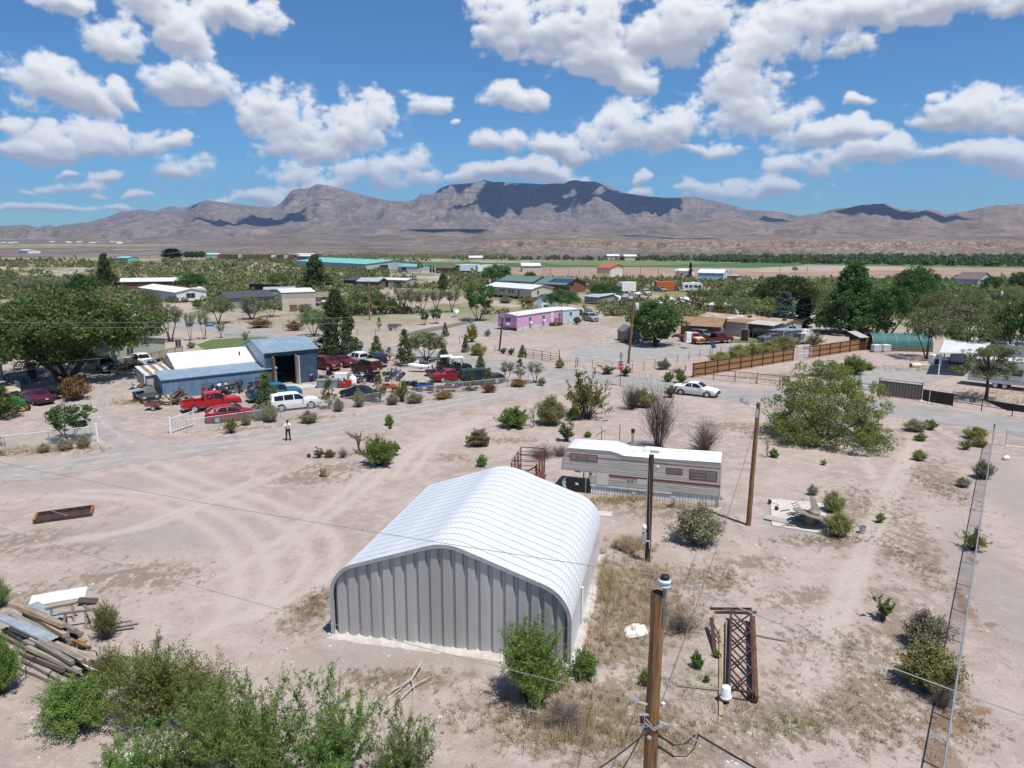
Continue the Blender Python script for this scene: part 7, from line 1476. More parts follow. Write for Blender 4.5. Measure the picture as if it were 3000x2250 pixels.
house('farm_building', 'dark-roofed low building among the scrub behind the mesquites', 'building', (1008, 839), (1072, 841), 9, 2.2, .6, mt('wall_dark', (.055, .055, .06), .8), mt('roof_dark', (.07, .08, .095), .6, .2), .2, 'x')
house('farm_building', 'grey gabled barn beside the dark-roofed building', 'barn', (1048, 845), (1108, 846), 8, 2.4, 1.0, wood_brown, mt('tin_roof', (.48, .52, .56), .5, .4, var=.1), .4, 'x')
house('farm_building', 'long low white-roofed shed row past the mesquites', 'building', (1095, 841), (1192, 844), 7, 2.6, .5, wall_tan, roof_white, .2, 'x', doors=[('F', 3, 6, 0, 2.2, glass), ('F', 8, 11, 0, 2.2, glass)])
gh = mt('roof_green', (.10, .17, .15), .7, var=.1)
house('ranch_house', 'green-roofed ranch house behind the double-wide', 'house', (1462, 845), (1560, 850), 10, 2.7, 1.4, wall_tan, gh, .4, 'x')
sh_ = house('ranch_house', 'brick house with solar panels on a green roof', 'house', (1572, 855), (1655, 860), 11, 2.7, 1.7, brick, gh, .5, 'x', doors=[('F', 1.5, 6, 0, 2.3, glass), ('F', 9, 13, 0, 2.3, glass)])
for k in range(7): MB().prism([(1.2, 2.7 + 1.7 * 1.2 / 5.5 + .10), (1.2, 2.7 + 1.7 * 1.2 / 5.5 + .15), (4.4, 2.7 + 1.7 * 4.4 / 5.5 + .15), (4.4, 2.7 + 1.7 * 4.4 / 5.5 + .10)], 3.5 + k * 1.2, 4.6 + k * 1.2, 'x').build('solar_panel', mt('solar', (.02, .035, .07), .2, coat=.5), sh_)
house('fire_station', 'cream building with red roof and white garage doors', 'building', (1748, 813), (1786, 814), 18, 4.2, 1.2, mt('wall_butter', (.60, .50, .30), .8, var=.05), roof_red, .4, 'x', doors=[('R', 2, 6, 0, 3.2, wall_white), ('R', 7, 11, 0, 3.2, wall_white), ('R', 12, 16, 0, 3.2, wall_white)])
house('metal_building', 'long white metal building standing at the brown field', 'building', (2043, 827), (2118, 829), 9, 3.6, 1.2, wall_pale, roof_white, .2, 'x')
house('metal_building', 'small white-roofed building left of the tall cypress', 'building', (1978, 811), (2016, 812), 9, 2.6, .8, wall_white, roof_white, .3, 'x')
house('farm_shed', 'open grey lean-to beside the long white metal building', 'shed', (2132, 826), (2158, 827), 5, 2.4, 0, wall_grey, wall_tan, .3, flat_=(2.4, 2.6))
house('farm_shed', 'brown barn with pale gable seen over the right-hand trees', 'barn', (2795, 847), (2862, 850), 16, 3.4, 2.0, mt('wall_silver', (.48, .50, .54), .6), mt('roof_plum', (.14, .10, .10), .7), .3, 'x')
house('tin_shed', 'low tin-roofed shed tucked in the trees by the junk', 'shed', (1712, 889), (1752, 893), 6, 1.9, 0, wall_grey, mt('tin_bluish', (.50, .58, .60), .5, .3), .3, flat_=(1.9, 2.5))
house('mobile_home', 'white metal roof showing over the trees behind the tan home', 'mobile home', (2075, 925), (2150, 930), 5, 2.4, .3, wall_white, roof_white, .2, 'x')
house('dark_shed', 'black open-fronted shed roof among the scrub', 'shed', (732, 858), (790, 860), 5, 2.3, 0, mt('wall_black', (.03, .03, .032), .8), roof_grey, .3, flat_=(2.7, 2.3))
house('dark_shed', 'grey flat-roofed sheds in front of the tall scrub pine', 'shed', (775, 868), (865, 866), 6, 1.8, 0, wall_grey, mt('tin_bluish2', (.36, .40, .42), .6, .2), .3, flat_=(1.9, 2.2))
for (A_, B_, D_, w_, r_, lb) in [((55, 742), (82, 743), 12, wall_white, roof_white, 'distant white shed in the green scrub at the valley edge'), ((860, 757), (908, 758), 14, wood_brown, roof_white, 'distant open hay shed with white roof'), ((870, 763), (905, 764), 10, wall_grey, roof_white, 'distant pale barn beside the hay shed'), ((340, 769), (375, 770), 8, mt('wall_turq', (.16, .42, .38), .7), mt('roof_turq', (.25, .5, .45), .6), 'turquoise-roofed trailer far behind the scrub'), ((600, 757), (640, 757), 10, mt('wall_teal2', (.24, .40, .42), .7), wall_pale, 'pale teal shed at the far field edge')]:
 house('distant_building', lb, 'building', A_, B_, D_, 3.2, .8, w_, r_, .3, 'x')
rnd = random.Random(31)
for k in range(18):
 x = 640 + k * 12 + rnd.uniform(-3, 3)
 cm = rnd.choice([brick, rust, wall_white, brick, mt('plumbox', (.18, .07, .07), .7), mt('lilac', (.5, .42, .5), .6)])
 t = thing('box_trailer', 'small distant ' + ADJ(cm) + ' box trailer in the row along the field', 'trailer', G(x, 758 + k * .15), .05, 'row of distant box trailers'); MB().box(0, 4.2, 0, 2.4, .6, 3.4).build('cargo_box', cm, t); MB().box(.2, 4.0, .3, 2.1, .1, .6).build('chassis', rust_dark, t)
for k in range(26):
 x = rnd.uniform(-60, 420); cm = rnd.choice([wall_white, wall_tan, wall_cream]); t = thing('distant_house', 'tiny ' + ADJ(cm) + '-walled house in the far settlement below the mountains', 'house', G(x, rnd.uniform(710, 715)), rnd.uniform(-.3, .3), 'far settlement houses'); w_ = rnd.uniform(9, 16)
 MB().box(0, w_, 0, 8, 0, 3.0).build('wall', cm, t); MB().prism([(-.4, 3.0), (4, 4.6), (8.4, 3.0)], -.4, w_ + .4, 'x').build('roof', rnd.choice([roof_white, roof_white, wall_grey]), t)
for (x, y, lb) in ((1530, 797, 'small pale hut by the field road'), (1780, 762, 'pale cottage at the edge of the far green field'), (1830, 763, 'long low pale house beside the far cottage'), (1375, 768, 'distant white farmhouse past the green field')):
 t = thing('distant_house', lb, 'house', G(x, y), .1); MB().box(0, 9, 0, 7, 0, 3).build('wall', wall_cream, t); MB().prism([(-.4, 3.0), (3.5, 4.3), (7.4, 3.0)], -.4, 9.4, 'x').build('roof', roof_white, t)
def container(px0, px1, H_, m_, label, name='shipping_container', cat='container', D=2.4, wheels=False):
 a, b = G(*px0), G(*px1); L = (b - a).length; t = thing(name, label, cat, a, math.atan2(b.y - a.y, b.x - a.x)); z = .9 if wheels else .1
 MB().box(0, L, 0, D, z, H_).build('box_body', m_, t)
 for k in range(max(4, int(L / .8))): MB().box(k * .8 + .1, k * .8 + .5, -.04, 0, z + .1, H_ - .1).build('side_rib', m_, t)
 if wheels:
  for x in (L * .12, L * .2): add_wheel(t, x, .1, .45, .25, steel_rim)
  MB().box(L - 2.2, L - 2.0, .2, 2.2, 0, .9).build('landing_gear', rust_dark, t)
container((1923, 853), (1976, 853), 3.0, mt('container_orange', (.52, .12, .03), .6, var=.1), 'orange shipping container at the junk field')
container((1822, 863), (1863, 861), 3.6, wall_white, 'white semi box trailer parked by the junk', 'semi_trailer', 'trailer', wheels=True)
def rvbox(px0, px1, H_, label, D=2.4, name='camper', wins_=4, m_=None, cat='camper'):
 a, b = G(*px0), G(*px1); L = (b - a).length; t = thing(name, label, cat, a, math.atan2(b.y - a.y, b.x - a.x))
 MB().prism([(0, .6), (.05, H_ - .5), (.4, H_ - .05), (L - .5, H_), (L, H_ - .6), (L, .6)], 0, D, 'y').build('body', m_ or wall_white, t)
 for k in range(wins_):
  x = .6 + (L - 2) * k / max(1, wins_ - 1); f = MB().box(x, x + 1.0, -.04, 0, H_ * .5, H_ * .5 + .7).build('window', trim_m, t); MB().box(x + .06, x + .94, -.05, -.035, H_ * .5 + .06, H_ * .5 + .64).build('pane', glass, f)
 MB().box(L * .45, L * .45 + 1.0, .6, 1.5, H_ - .05, H_ + .25).build('roof_air_conditioner', white_plastic, t)
 for x in (L * .3, L * .3 + .9):
  for y in (.12, D - .12): add_wheel(t, x, y, .36, .22, rim_m)
 MB().box(.1, L - .1, -.015, 0, 1.0, 1.08).build('stripe', grey_paint, t)
 return t
rvbox((2000, 856), (2058, 856), 2.9, 'long white camper parked past the orange container')
r2 = rvbox((2832, 1128), (3120, 1162), 3.3, 'big white fifth-wheel camper behind the sparse pine', 2.5, wins_=5)
rvbox((566, 872), (606, 870), 2.7, 'white truck camper trailer beside the white mobile home', wins_=2)
for (x, y, c_, lb) in ((1372, 797, 'red', 'red semi truck cab in the far truck yard'), (1392, 798, 'teal', 'blue semi truck cab in the far truck yard')):
 t = thing('semi_truck', lb, 'truck', G(x, y), .2); MB().prism([(0, .8), (0, 3.6), (2.2, 3.4), (2.4, 2.0), (4.2, 1.8), (4.3, .8)], 0, 2.4, 'y').build('cab', C_[c_], t); MB().prism([(2.24, 2.15), (2.16, 3.1), (2.2, 3.1), (2.40, 2.15)], .2, 2.2, 'y').build('windshield', glass, t)
 for xx in (-1.5, -.3, 3.5):
  for yy in (.1, 2.3): add_wheel(t, xx, yy, .5, .3, steel_rim)
for k, (x, y) in enumerate(((1335, 797), (1352, 798), (1410, 799), (1425, 800), (1345, 800), (1400, 802))):
 t = thing('box_trailer', ADJ(wall_white if k % 2 else wall_pale) + ' cargo trailer parked in the far truck yard', 'trailer', G(x, y), .1 * k, 'trailers in the far truck yard'); MB().box(0, 9, 0, 2.5, 1.0, 3.8).build('cargo_box', wall_white if k % 2 else wall_pale, t); MB().box(.3, 8.5, .4, 2.1, .4, 1.0).build('chassis', rust_dark, t)
house('farm_house', 'brown-roofed house between the thin dark cypresses', 'house', (1278, 801), (1325, 802), 10, 2.6, 1.2, wood_brown, mt('roof_umber', (.12, .085, .07), .8), .4, 'x')
gn = thing('greenhouse', 'green shade-cloth hoop greenhouse behind the wooden fence', 'greenhouse', G(2556, 1028), math.atan2((G(2660, 1030) - G(2556, 1028)).y, (G(2660, 1030) - G(2556, 1028)).x))
shade = mt('shade_cloth', (.035, .13, .125), .7, var=.12, scale=1.5)
for k in range(5):
 mb = MB(); n = 10; Lg = 1.7
 for i in range(n + 1): a = math.pi * i / n; mb.v += [(k * Lg + .03, 2.0 - 2.0 * math.cos(a), .5 + 2.0 * math.sin(a) ** .8), (k * Lg + Lg - .03, 2.0 - 2.0 * math.cos(a), .5 + 2.0 * math.sin(a) ** .8)]
 for i in range(n): mb.f.append((2*i, 2*i+1, 2*i+3, 2*i+2))
 mb.build('cover_panel', shade, gn, True)
for k in range(6):
 MB().tube([(k * 1.7, 2.0 - 2.02 * math.cos(math.pi * i / 10), .5 + 2.02 * math.sin(math.pi * i / 10) ** .8) for i in range(11)], .035, 5).build('hoop', grey_paint, gn)
MB().box(0, 8.5, -.05, .02, 0, .55).build('base_board', wood_brown, gn)
for i, (px, lb) in enumerate(((2566, 'white caged water tote at the greenhouse, next to the fence'), (2594, 'white caged water tote beside the first one'))):
 t = thing('water_tote', lb, 'tote', G(px, 1031), .05); MB().box(-.55, .55, -.5, .5, .15, 1.1).build('tank', white_plastic, t); MB().box(-.58, .58, -.52, .52, 0, .14).build('pallet', wood_grey, t)
 for z in (.3, .6, .9): MB().box(-.57, .57, -.525, -.51, z, z + .03).build('cage_bar', galv_old, t)
 for x in (-.5, -.25, 0, .25, .5): MB().box(x - .012, x + .012, -.53, -.515, .15, 1.12).build('cage_bar', galv_old, t)
c2 = canopy('carport', 'white metal carport roof over the grey van', [(2752, 1035), (2862, 1040), (2905, 1008), (2768, 1000)], 2.8, roof_white, trimw, .12, 0.08, .06)
house('metal_building', 'white-roofed building hidden behind the right-hand shade trees', 'building', (2880, 1060), (3060, 1075), 8, 2.6, .6, wall_white, roof_white, .4, 'x')
cl = thing('evaporative_cooler', 'white evaporative cooler standing beside the carport post', 'cooler', G(2738, 1072), .1); MB().box(-.6, .6, -.5, .5, .1, 1.5).build('cabinet', white_paint, cl); MB().box(-.4, .4, -.53, -.5, .3, 1.0).build('louvre', trim_m, cl)
dr = thing('rusty_barrel', 'white barrel with rusty end lying near the carport', 'barrel', G(2682, 1070, .3), .1); MB().lathe([(.28, -.65), (.3, -.3), (.3, .3), (.28, .65)], 14, (0, 0, 0), (0, R(90), 0)).build('barrel_wall', mt('barrel', (.66, .60, .50), .6, var=.1), dr, True); MB().lathe([(.29, 0), (.29, .05)], 14, (-.68, 0, 0), (0, R(90), 0)).build('barrel_end', rust_bright, dr)
bx_ = thing('foam_slab', 'pale foam slab on the ground between barrel and cooler', 'slab', G(2712, 1074), .05); MB().box(-.9, .9, -.4, .4, 0, .3).build('slab', wall_cream, bx_)
bi = thing('plastic_bin', 'bright blue plastic pool on the roadside lot', 'pool', G(615, 956), 0); MB().lathe([(.7, 0), (.85, .4), (.8, .4), (.66, .05)], 16, cap=False).build('bin_wall', mt('bin_blue', (.05, .30, .62), .4), bi); MB().lathe([(.66, .04), (.66, .06)], 16).build('bin_floor', MATS['bin_blue'], bi)
pt = thing('propane_tank', 'long white propane tank near the dark sedan', 'tank', G(962, 890, .4), .1); MB().lathe([(.1, -1.6), (.45, -1.4), (.5, -1.1), (.5, 1.1), (.45, 1.4), (.1, 1.6)], 14, (0, 0, .5), (0, R(90), 0)).build('tank_shell', white_plastic, pt, True); MB().box(-1, -.8, -.3, .3, -.4, .1).box(.8, 1, -.3, .3, -.4, .1).build('saddle', concrete, pt)
sw = thing('swing_set', 'metal swing set frame beside the tree at the pink home', 'swing set', G(1440, 940), .2)
for x in (-1.6, 1.6):
 for y in (-.8, .8): MB().tube([(x * 1.1, y, 0), (x, 0, 2.1)], .03, 5).build('leg', rust_dark, sw)
MB().tube([(-1.6, 0, 2.1), (1.6, 0, 2.1)], .035, 5).build('top_bar', rust_dark, sw); MB().box(-.3, .2, -.15, .15, .6, .66).build('seat', trim_m, sw)
sd = thing('satellite_dish', 'small dish on a short post in the bare lot', 'dish', G(1333, 928), .3); MB().tube([(0, 0, 0), (0, 0, 1.2)], .04, 5).build('post', galv_old, sd); MB().lathe([(.02, 0), (.5, .08), (.75, .22)], 14, (0, -.1, 1.35), (R(60), 0, .4), cap=False).build('reflector', galv_old, sd)
# ================================================================== FENCES, POLES, SIGNS
cedar_m = mt('cedar_picket', (.33, .18, .085), .85, var=.3, scale=3, stretch=(4, 4, .4), c2=(.22, .11, .05), thr=(.5, .7)); fence_dark = mt('fence_post_dark', (.075, .03, .018), .8, var=.2)
def wood_fence(a, b, h, label, bay=2.45):
 a, b = G(*a), G(*b); L = (b - a).length; f = thing('wooden_fence', label, 'fence', a, math.atan2(b.y - a.y, b.x - a.x)); n = round(L / bay)
 pm = MB().box(-.05, .05, -.12, -.02, 0, h + .05).mesh('post', fence_dark)
 for i in range(n + 1): link('post', pm, f, (L * i / n, 0, 0))
 for z in (.25, h * .55, h - .12): MB().box(0, L, -.06, -.022, z, z + .09).build('rail', fence_dark, f)
 k = int(L / .145); pk_ = [MB().box(0, .138, -.02, 0, .04, h + d).mesh('picket', cedar_m) for d in (0, .02, -.015)]; rr = random.Random(k)
 for i in range(k): link('picket', rr.choice(pk_), f, (i * L / k, rr.uniform(-.006, .006), 0))
 return f
wood_fence((2028, 1106), (2322, 1057), 1.75, 'long reddish wooden fence beside the roadside pipe rail')
wood_fence((2368, 1050), (2516, 1027), 1.75, 'shorter reddish wooden fence ending at the dark lean-to')
wood_fence((2528, 1025), (2558, 1022), 1.75, 'last short piece of wooden fence beside the greenhouse')
lt_ = house('fence_shed', 'dark lean-to shed built into the wooden fence line', 'shed', (2516, 1027), (2535, 1026), 2.2, 2.2, 0, mt('shed_darkred', (.045, .018, .014), .85), mt('roof_weathered', (.40, .37, .34), .7), .25, flat_=(2.0, 2.5))
mg = thing('metal_gate', 'narrow steel mesh gate between the two wooden fences', 'gate', G(2334, 1056), .2)
for x in (0, 1.1, 2.2): MB().tube([(x, 0, 0), (x, 0, 1.8)], .035, 6).build('post', galv_old, mg)
for z in (.15, .95, 1.75): MB().tube([(0, 0, z), (2.2, 0, z)], .025, 5).build('rail', galv_old, mg)
MB().quad((0, .01, .1), (2.2, .01, .1), (2.2, .01, 1.75), (0, .01, 1.75)).build('wire_mesh', linkm, mg)
def pipe_fence(a, b, h, label, rails=(.55, 1.15), step=2.4, name='pipe_fence', m_=None, pr=.045):
 a, b = G(*a), G(*b); L = (b - a).length; f = thing(name, label, 'fence', a, math.atan2(b.y - a.y, b.x - a.x)); n = max(1, round(L / step)); m_ = m_ or rust_dark
 pm = MB().tube([(0, 0, -.05), (0, 0, h + .05)], pr, 7).mesh('post', m_)
 for i in range(n + 1): link('post', pm, f, (L * i / n, 0, 0))
 for z in rails: MB().tube([(0, 0, z), (L, 0, z)], pr * .75, 6).build('rail', m_, f)
 return f
pipe_fence((2030, 1106), (2570, 1160), 1.25, 'brown pipe-rail fence along the road before the wooden fence', (.6, 1.2), 2.5)
bg_ = thing('sliding_gate', 'tan ribbed metal sliding gate closing the driveway', 'gate', G(2573, 1158), math.atan2((G(2698, 1174) - G(2573, 1158)).y, (G(2698, 1174) - G(2573, 1158)).x))
Lg = (G(2698, 1174) - G(2573, 1158)).length; gm = mt('gate_tan', (.20, .165, .135), .6, var=.08, scale=1.5)
pme = MB().box(0, Lg / 14 * .62, -.05, -.01, .1, 1.6).mesh('gate_panel', gm); qme = MB().box(0, Lg / 14 * .4, -.02, .01, .1, 1.6).mesh('gate_rib', mt('gate_tan_dark', (.13, .105, .085), .6))
for k in range(14): link('gate_panel', pme, bg_, (k * Lg / 14, 0, 0)); link('gate_rib', qme, bg_, (k * Lg / 14 + Lg / 14 * .61, 0, 0))
for z in (.08, 1.6): MB().box(0, Lg, -.06, .03, z, z + .06).build('frame_rail', rust_dark, bg_)
MB().tube([(0, 0, 1.85), (Lg, 0, 1.85)], .03, 6).build('top_pipe', rust_dark, bg_)
for x in (0, Lg): MB().tube([(x, 0, 0), (x, 0, 1.95)], .05, 6).build('post', rust_dark, bg_)
MB().box(.2, .55, -.075, -.055, 1.1, 1.3).build('notice', mt('notice_tan', (.55, .47, .35), .6), bg_)
bf_ = pipe_fence((2702, 1176), (2790, 1190), 1.3, 'black-sheeted fence section beside the sliding gate', (.65, 1.25), 2.2)
Lb = (G(2790, 1190) - G(2702, 1176)).length
for (x0, x1) in ((0, Lb * .22), (Lb * .24, Lb)): MB().box(x0, x1, -.03, -.02, .05, 1.3).build('sheeting', black_plastic, bf_)
rf = pipe_fence((2790, 1190), (3060, 1234), 1.2, 'rusty pipe fence with sagging black cloth in dry grass', (.55, 1.15), 2.6)
Lr = (G(3060, 1234) - G(2790, 1190)).length
MB().add([(Lr * .3, -.05, 1.15), (Lr, -.05, 1.15), (Lr, -.06, .75), (Lr * .62, -.07, .45), (Lr * .5, -.06, .7), (Lr * .36, -.05, 1.08)], [(0, 1, 2, 3, 4, 5)]).build('black_cloth', black_plastic, rf)
rocks = mt('rock_pale', (.50, .45, .40), .9, var=.15, scale=3, bump=.02)
rnd = random.Random(12)
def rock_mesh(seed):
 r_ = random.Random(seed); mb = MB(); pts = []
 for i, z in enumerate((0, .35, .75, 1.0)):
  rr = (.9, 1.0, .75, .3)[i]
  for j in range(6): a = j * math.pi / 3 + r_.uniform(-.2, .2); q = rr * r_.uniform(.75, 1.15); mb.v.append((q * math.cos(a), q * math.sin(a), z * .8 - .1))
 for i in range(3):
  for j in range(6): mb.f.append((i*6+j, i*6+(j+1) % 6, (i+1)*6+(j+1) % 6, (i+1)*6+j))
 mb.f.append(tuple(18 + j for j in range(6))); return mb.mesh('stone', rocks)
RK = [rock_mesh(i) for i in range(4)]
for k, (px, py, s_) in enumerate(((2699, 1177, .3), (2710, 1180, .26), (2722, 1182, .22), (2735, 1184, .2), (2750, 1187, .18), (2778, 1193, .2))):
 t = link('boulder', RK[k % 4], None, G(px, py), k, (s_, s_, s_)); tag(t, 'pale stone laid along the foot of the black-sheeted fence', 'stone', 'stones at the black fence')
for k, (px, py) in enumerate(((2275, 1060), (2306, 1078), (2340, 1073), (2355, 1075), (1935, 1180))):
 t = link('litter', RK[k % 4], None, G(px, py), k, (.35, .25, .12)); tag(t, 'pale crumpled litter on the ground near the wooden fence gap', 'litter', 'litter by the fence gap');
chain_fence(G(548, 1268), G(905, 1216), 1.15, 'chain-link fence in front of the red pickup and white SUV', 3.0)
chain_fence(G(905, 1216), G(1108, 1182), 1.15, 'chain-link fence in front of the black sedan', 3.0)
chain_fence(G(1108, 1182), G(1355, 1148), 1.15, 'chain-link fence in front of the quad bikes', 3.0)
chain_fence(G(1355, 1148), G(1548, 1128), 1.1, 'chain-link fence in front of the green SUV and young trees', 3.0)
chain_fence(G(-120, 1340), G(270, 1294), 1.3, 'chain-link fence before the small shade tree at the drive', 3.3)
gp_ = thing('gate_post', 'white gate post at the driveway mouth', 'post', G(286, 1294), 0); MB().tube([(0, 0, -.05), (0, 0, 1.5)], .09, 8).build('post', white_paint, gp_); MB().lathe([(.1, 1.5), (.1, 1.55), (.03, 1.58)], 8).build('cap', white_paint, gp_)
gl = thing('drive_gate', 'open white metal drive gate with peeling slats', 'gate', G(500, 1270), math.atan2((G(548, 1256) - G(500, 1270)).y, (G(548, 1256) - G(500, 1270)).x))
MB().tube([(0, 0, 0), (0, 0, 1.5)], .08, 8).build('post', white_paint, gl); MB().tube([(2.6, 0, 0), (2.6, 0, 1.5)], .05, 8).build('post', white_paint, gl)
for z in (.15, 1.3): MB().tube([(0, 0, z), (2.6, 0, z + .15)], .03, 6).build('rail', white_paint, gl)
for k in range(8): MB().box(.25 + k * .29, .38 + k * .29, -.02, .02, .2, 1.35).build('slat', mt('peeling_white', (.60, .58, .54), .8, var=.1, scale=4, stretch=(2, 2, .5), c2=(.17, .09, .06), thr=(.56, .64)), gl)
def tpost_fence(pts, label, step=2.6, h=1.15, rows=0):
 P_ = [G(*p) for p in pts]; f = thing('wire_fence', label, 'fence', P_[0], 0); me = MB().box(-.03, .03, -.03, .03, -.05, h).mesh('post', mt('tpost', (.055, .05, .045), .8))
 for a, b in zip(P_[:-1], P_[1:]):
  L = (b - a).length; n = max(1, round(L / step))
  for i in range(n): link('post', me, f, a.lerp(b, i / n) - P_[0])
  for z in (h * .35, h * .65, h * .95): MB().tube([a - P_[0] + Vector((0, 0, z)), b - P_[0] + Vector((0, 0, z))], .007, 3).build('strand', galv_old, f)
 return f
tpost_fence([(1640, 1064), (1735, 1082), (1852, 1092), (1950, 1070), (2050, 1048), (2140, 1034), (2230, 1014)], 'wire fence on thin dark posts round the gravel yard')
tpost_fence([(1395, 985), (1470, 976), (1530, 972), (1640, 955), (1735, 940)], 'wire fence on thin posts in front of the pink home')
tpost_fence([(1390, 1036), (1450, 1032), (1535, 1048)], 'wire fence on thin posts at the leaning pole')
tpost_fence([(700, 948), (830, 965), (945, 975), (1100, 985), (1180, 990), (1300, 1000), (1395, 1012)], 'wire fence on thin posts along the far side of the road', 4)
tpost_fence([(1180, 915), (1240, 918), (1330, 920), (1380, 915)], 'wire fence on thin posts before the bare elms', 4)
tpost_fence([(2320, 985), (2400, 975), (2480, 968), (2560, 960)], 'wire fence on thin posts behind the white camper', 3)
chain_fence(G(660, 998), G(800, 1010), 1.2, 'chain-link fence behind the green lawn', 4)
yg = thing('yard_gate', 'dark tubular double gate at the gravel yard', 'gate', G(1540, 1050), math.atan2((G(1638, 1066) - G(1540, 1050)).y, (G(1638, 1066) - G(1540, 1050)).x)); Lg = (G(1638, 1066) - G(1540, 1050)).length
for x in (0, Lg * .5, Lg): MB().tube([(x, 0, 0), (x, 0, 1.5 if x < Lg else 1.9)], .05, 6).build('post', rust_dark, yg)
for x in (Lg * .25, Lg * .75): MB().tube([(x, 0, .2), (x, 0, 1.35)], .035, 6).build('stile', rust_dark, yg)
for z in (.2, .45, .7, .95, 1.35): MB().tube([(0, 0, z), (Lg, 0, z)], .028, 5).build('rail', rust_dark, yg)
def upole(px, by, ty, label, tx=None, arm=False, xfmr=False, m_=None, r=.15, light=False):
 g0 = G(px, by); h = HGT(px, ty, g0.y); t = thing('utility_pole', label, 'pole', g0, 0)
 lean = ((tx - px) / PXM(g0.y), 0) if tx else (0, 0); wood_post(t, h, r, r * .75, m_ or wood_pole, lean)
 if arm: MB().box(-1.1 + lean[0], 1.1 + lean[0], -.06, .06, h - .8, h - .68).build('crossarm', wood_grey, t)
 if xfmr: MB().lathe([(.22, 0), (.25, .05), (.25, .75), (.2, .85), (.05, .88)], 12, (lean[0] + .3, -.15, h - 1.7)).build('transformer', mt('xfmr', (.52, .55, .57), .4), t, True)
 for dx in (-.0,): MB().lathe([(.04, 0), (.08, .05), (.05, .1), (.08, .15), (.03, .2)], 8, (lean[0] + dx, 0, h)).build('insulator', MATS['porcelain'], t)
 return t, h
tp_, hp = upole(1838, 1088, 868, 'tall brown power pole with transformer behind the stop sign', 1852, True, True, r=.17)
MB().lathe([(.2, 0), (.2, .9), (.12, 1.0)], 10).build('pole_guard', galv_old, tp_)
upole(1462, 1028, 930, 'dark leaning wooden pole at the gravel lot corner', 1473, m_=wood_dark)
mb_, _ = upole(1083, 938, 823, 'tan power pole with meter box on the bare lot', None, r=.16); MB().box(.14, .5, -.1, .1, 1.0, 1.7).build('meter_box', galv_old, mb_)
for (px, by, ty, lb, x_) in [(764, 852, 785, 'thin dark pole with light transformer in the scrub', True), (1432, 872, 810, 'pole with transformer in front of the double-wide', True), (1908, 868, 820, 'pole with a grey box near the orange container', True), (2556, 968, 838, 'brown pole standing among the right-hand trees', False), (2920, 930, 842, 'brown pole beside the far lane at right', True), (1318, 842, 784, 'tall bare pole behind the bare elms', False), (1203, 842, 795, 'bare pole by the shed row', True), (1031, 838, 780, 'bare pole behind the mesquites', False), (1392, 835, 792, 'pole left of the round valley trees', False), (670, 872, 825, 'short post pair by the parked grey car', False), (607, 775, 740, 'far thin pole at the field corner', False), (748, 778, 750, 'far thin pole by the field road', False), (1612, 812, 780, 'far pole on the brown field', False), (1825, 812, 785, 'far pole beside the cream station', False), (1875, 815, 780, 'far pole past the station fence', False), (1928, 815, 782, 'far pole in the middle of the field', False), (1985, 812, 778, 'far pole by the small white building', False), (2140, 822, 790, 'far pole behind the open lean-to', False), (2285, 800, 778, 'far pole on the pale lane', False), (2365, 796, 778, 'far pole near the lone field tree', False), (2875, 875, 830, 'twin-tube pole left of the far lane', False), (440, 770, 745, 'far pole in the left scrub', False)]: upole(px, by, ty, lb, None, False, x_, wood_dark if 'dark' in lb else None, .13)
for (px, by, ty, lb) in ((958, 755, 728, 'tall pale lattice mast far beyond the warehouse'), (1460, 800, 750, 'slim pale light mast at the far field'), (1593, 815, 752, 'slim pale light mast beyond the green-roofed house'), (1667, 808, 760, 'slim pale light mast by the cream station'), (1697, 806, 762, 'slim pale light mast beside the parking lot')):
 g0 = G(px, by); t = thing('light_mast', lb, 'mast', g0, 0); h = HGT(px, ty, g0.y); MB().tube([(0, 0, 0), (0, 0, h)], [.22, .1], 6).build('mast', galv_old, t); MB().box(-.6, .6, -.1, .1, h - .3, h).build('lamp_head', galv_old, t)
w0 = Vector((G(1838, 1088).x + .6, G(1838, 1088).y, hp - .3))
wire('power_line', w0, G(-350, 940, 8.5), 1.2, .014, alu, 'upper of the two long wires passing the mulberry tree', 40)
wire('power_line', w0 - Vector((0, 0, .8)), G(-350, 953, 7.8), 1.2, .014, alu, 'lower of the two long wires passing the mulberry tree', 40)
wire('power_line', w0, G(1432, 872) + Vector((0, 0, 6.5)), 1.0, .014, wirem, 'wire from the tall power pole toward the double-wide home')
wire('power_line', w0 - Vector((0, 0, 1.2)), G(2556, 968) + Vector((0, 0, 7.0)), 1.4, .014, wirem, 'wire from the tall power pole toward the right-hand trees')
wire('power_line', w0 - Vector((0, 0, .4)), G(1690, 940) + Vector((0, 0, 3)), .6, .014, wirem, 'wire from the tall power pole down to the pale blue trailer')
wire('power_line', G(-80, 1068, 3.2), G(300, 1050, 3.4), .1, .012, alu, 'single wire stretched low across the mulberry tree')
ss = thing('stop_sign', 'red stop sign with street name blades at the road junction', 'sign', G(1817, 1131), R(6))
MB().box(-.03, .03, .0, .05, 0, 3.95).build('post', rust_dark, ss)
def octo(r): return [(r * math.cos(math.pi / 8 + k * math.pi / 4), 2.28 + r * math.sin(math.pi / 8 + k * math.pi / 4)) for k in range(8)]
fc_ = MB().prism(octo(.41), -.012, -.004, 'y').build('sign_border', white_paint, ss); MB().prism(octo(.385), -.018, -.013, 'y').build('sign_face', mt('sign_red', (.42, .012, .018), .4), ss)
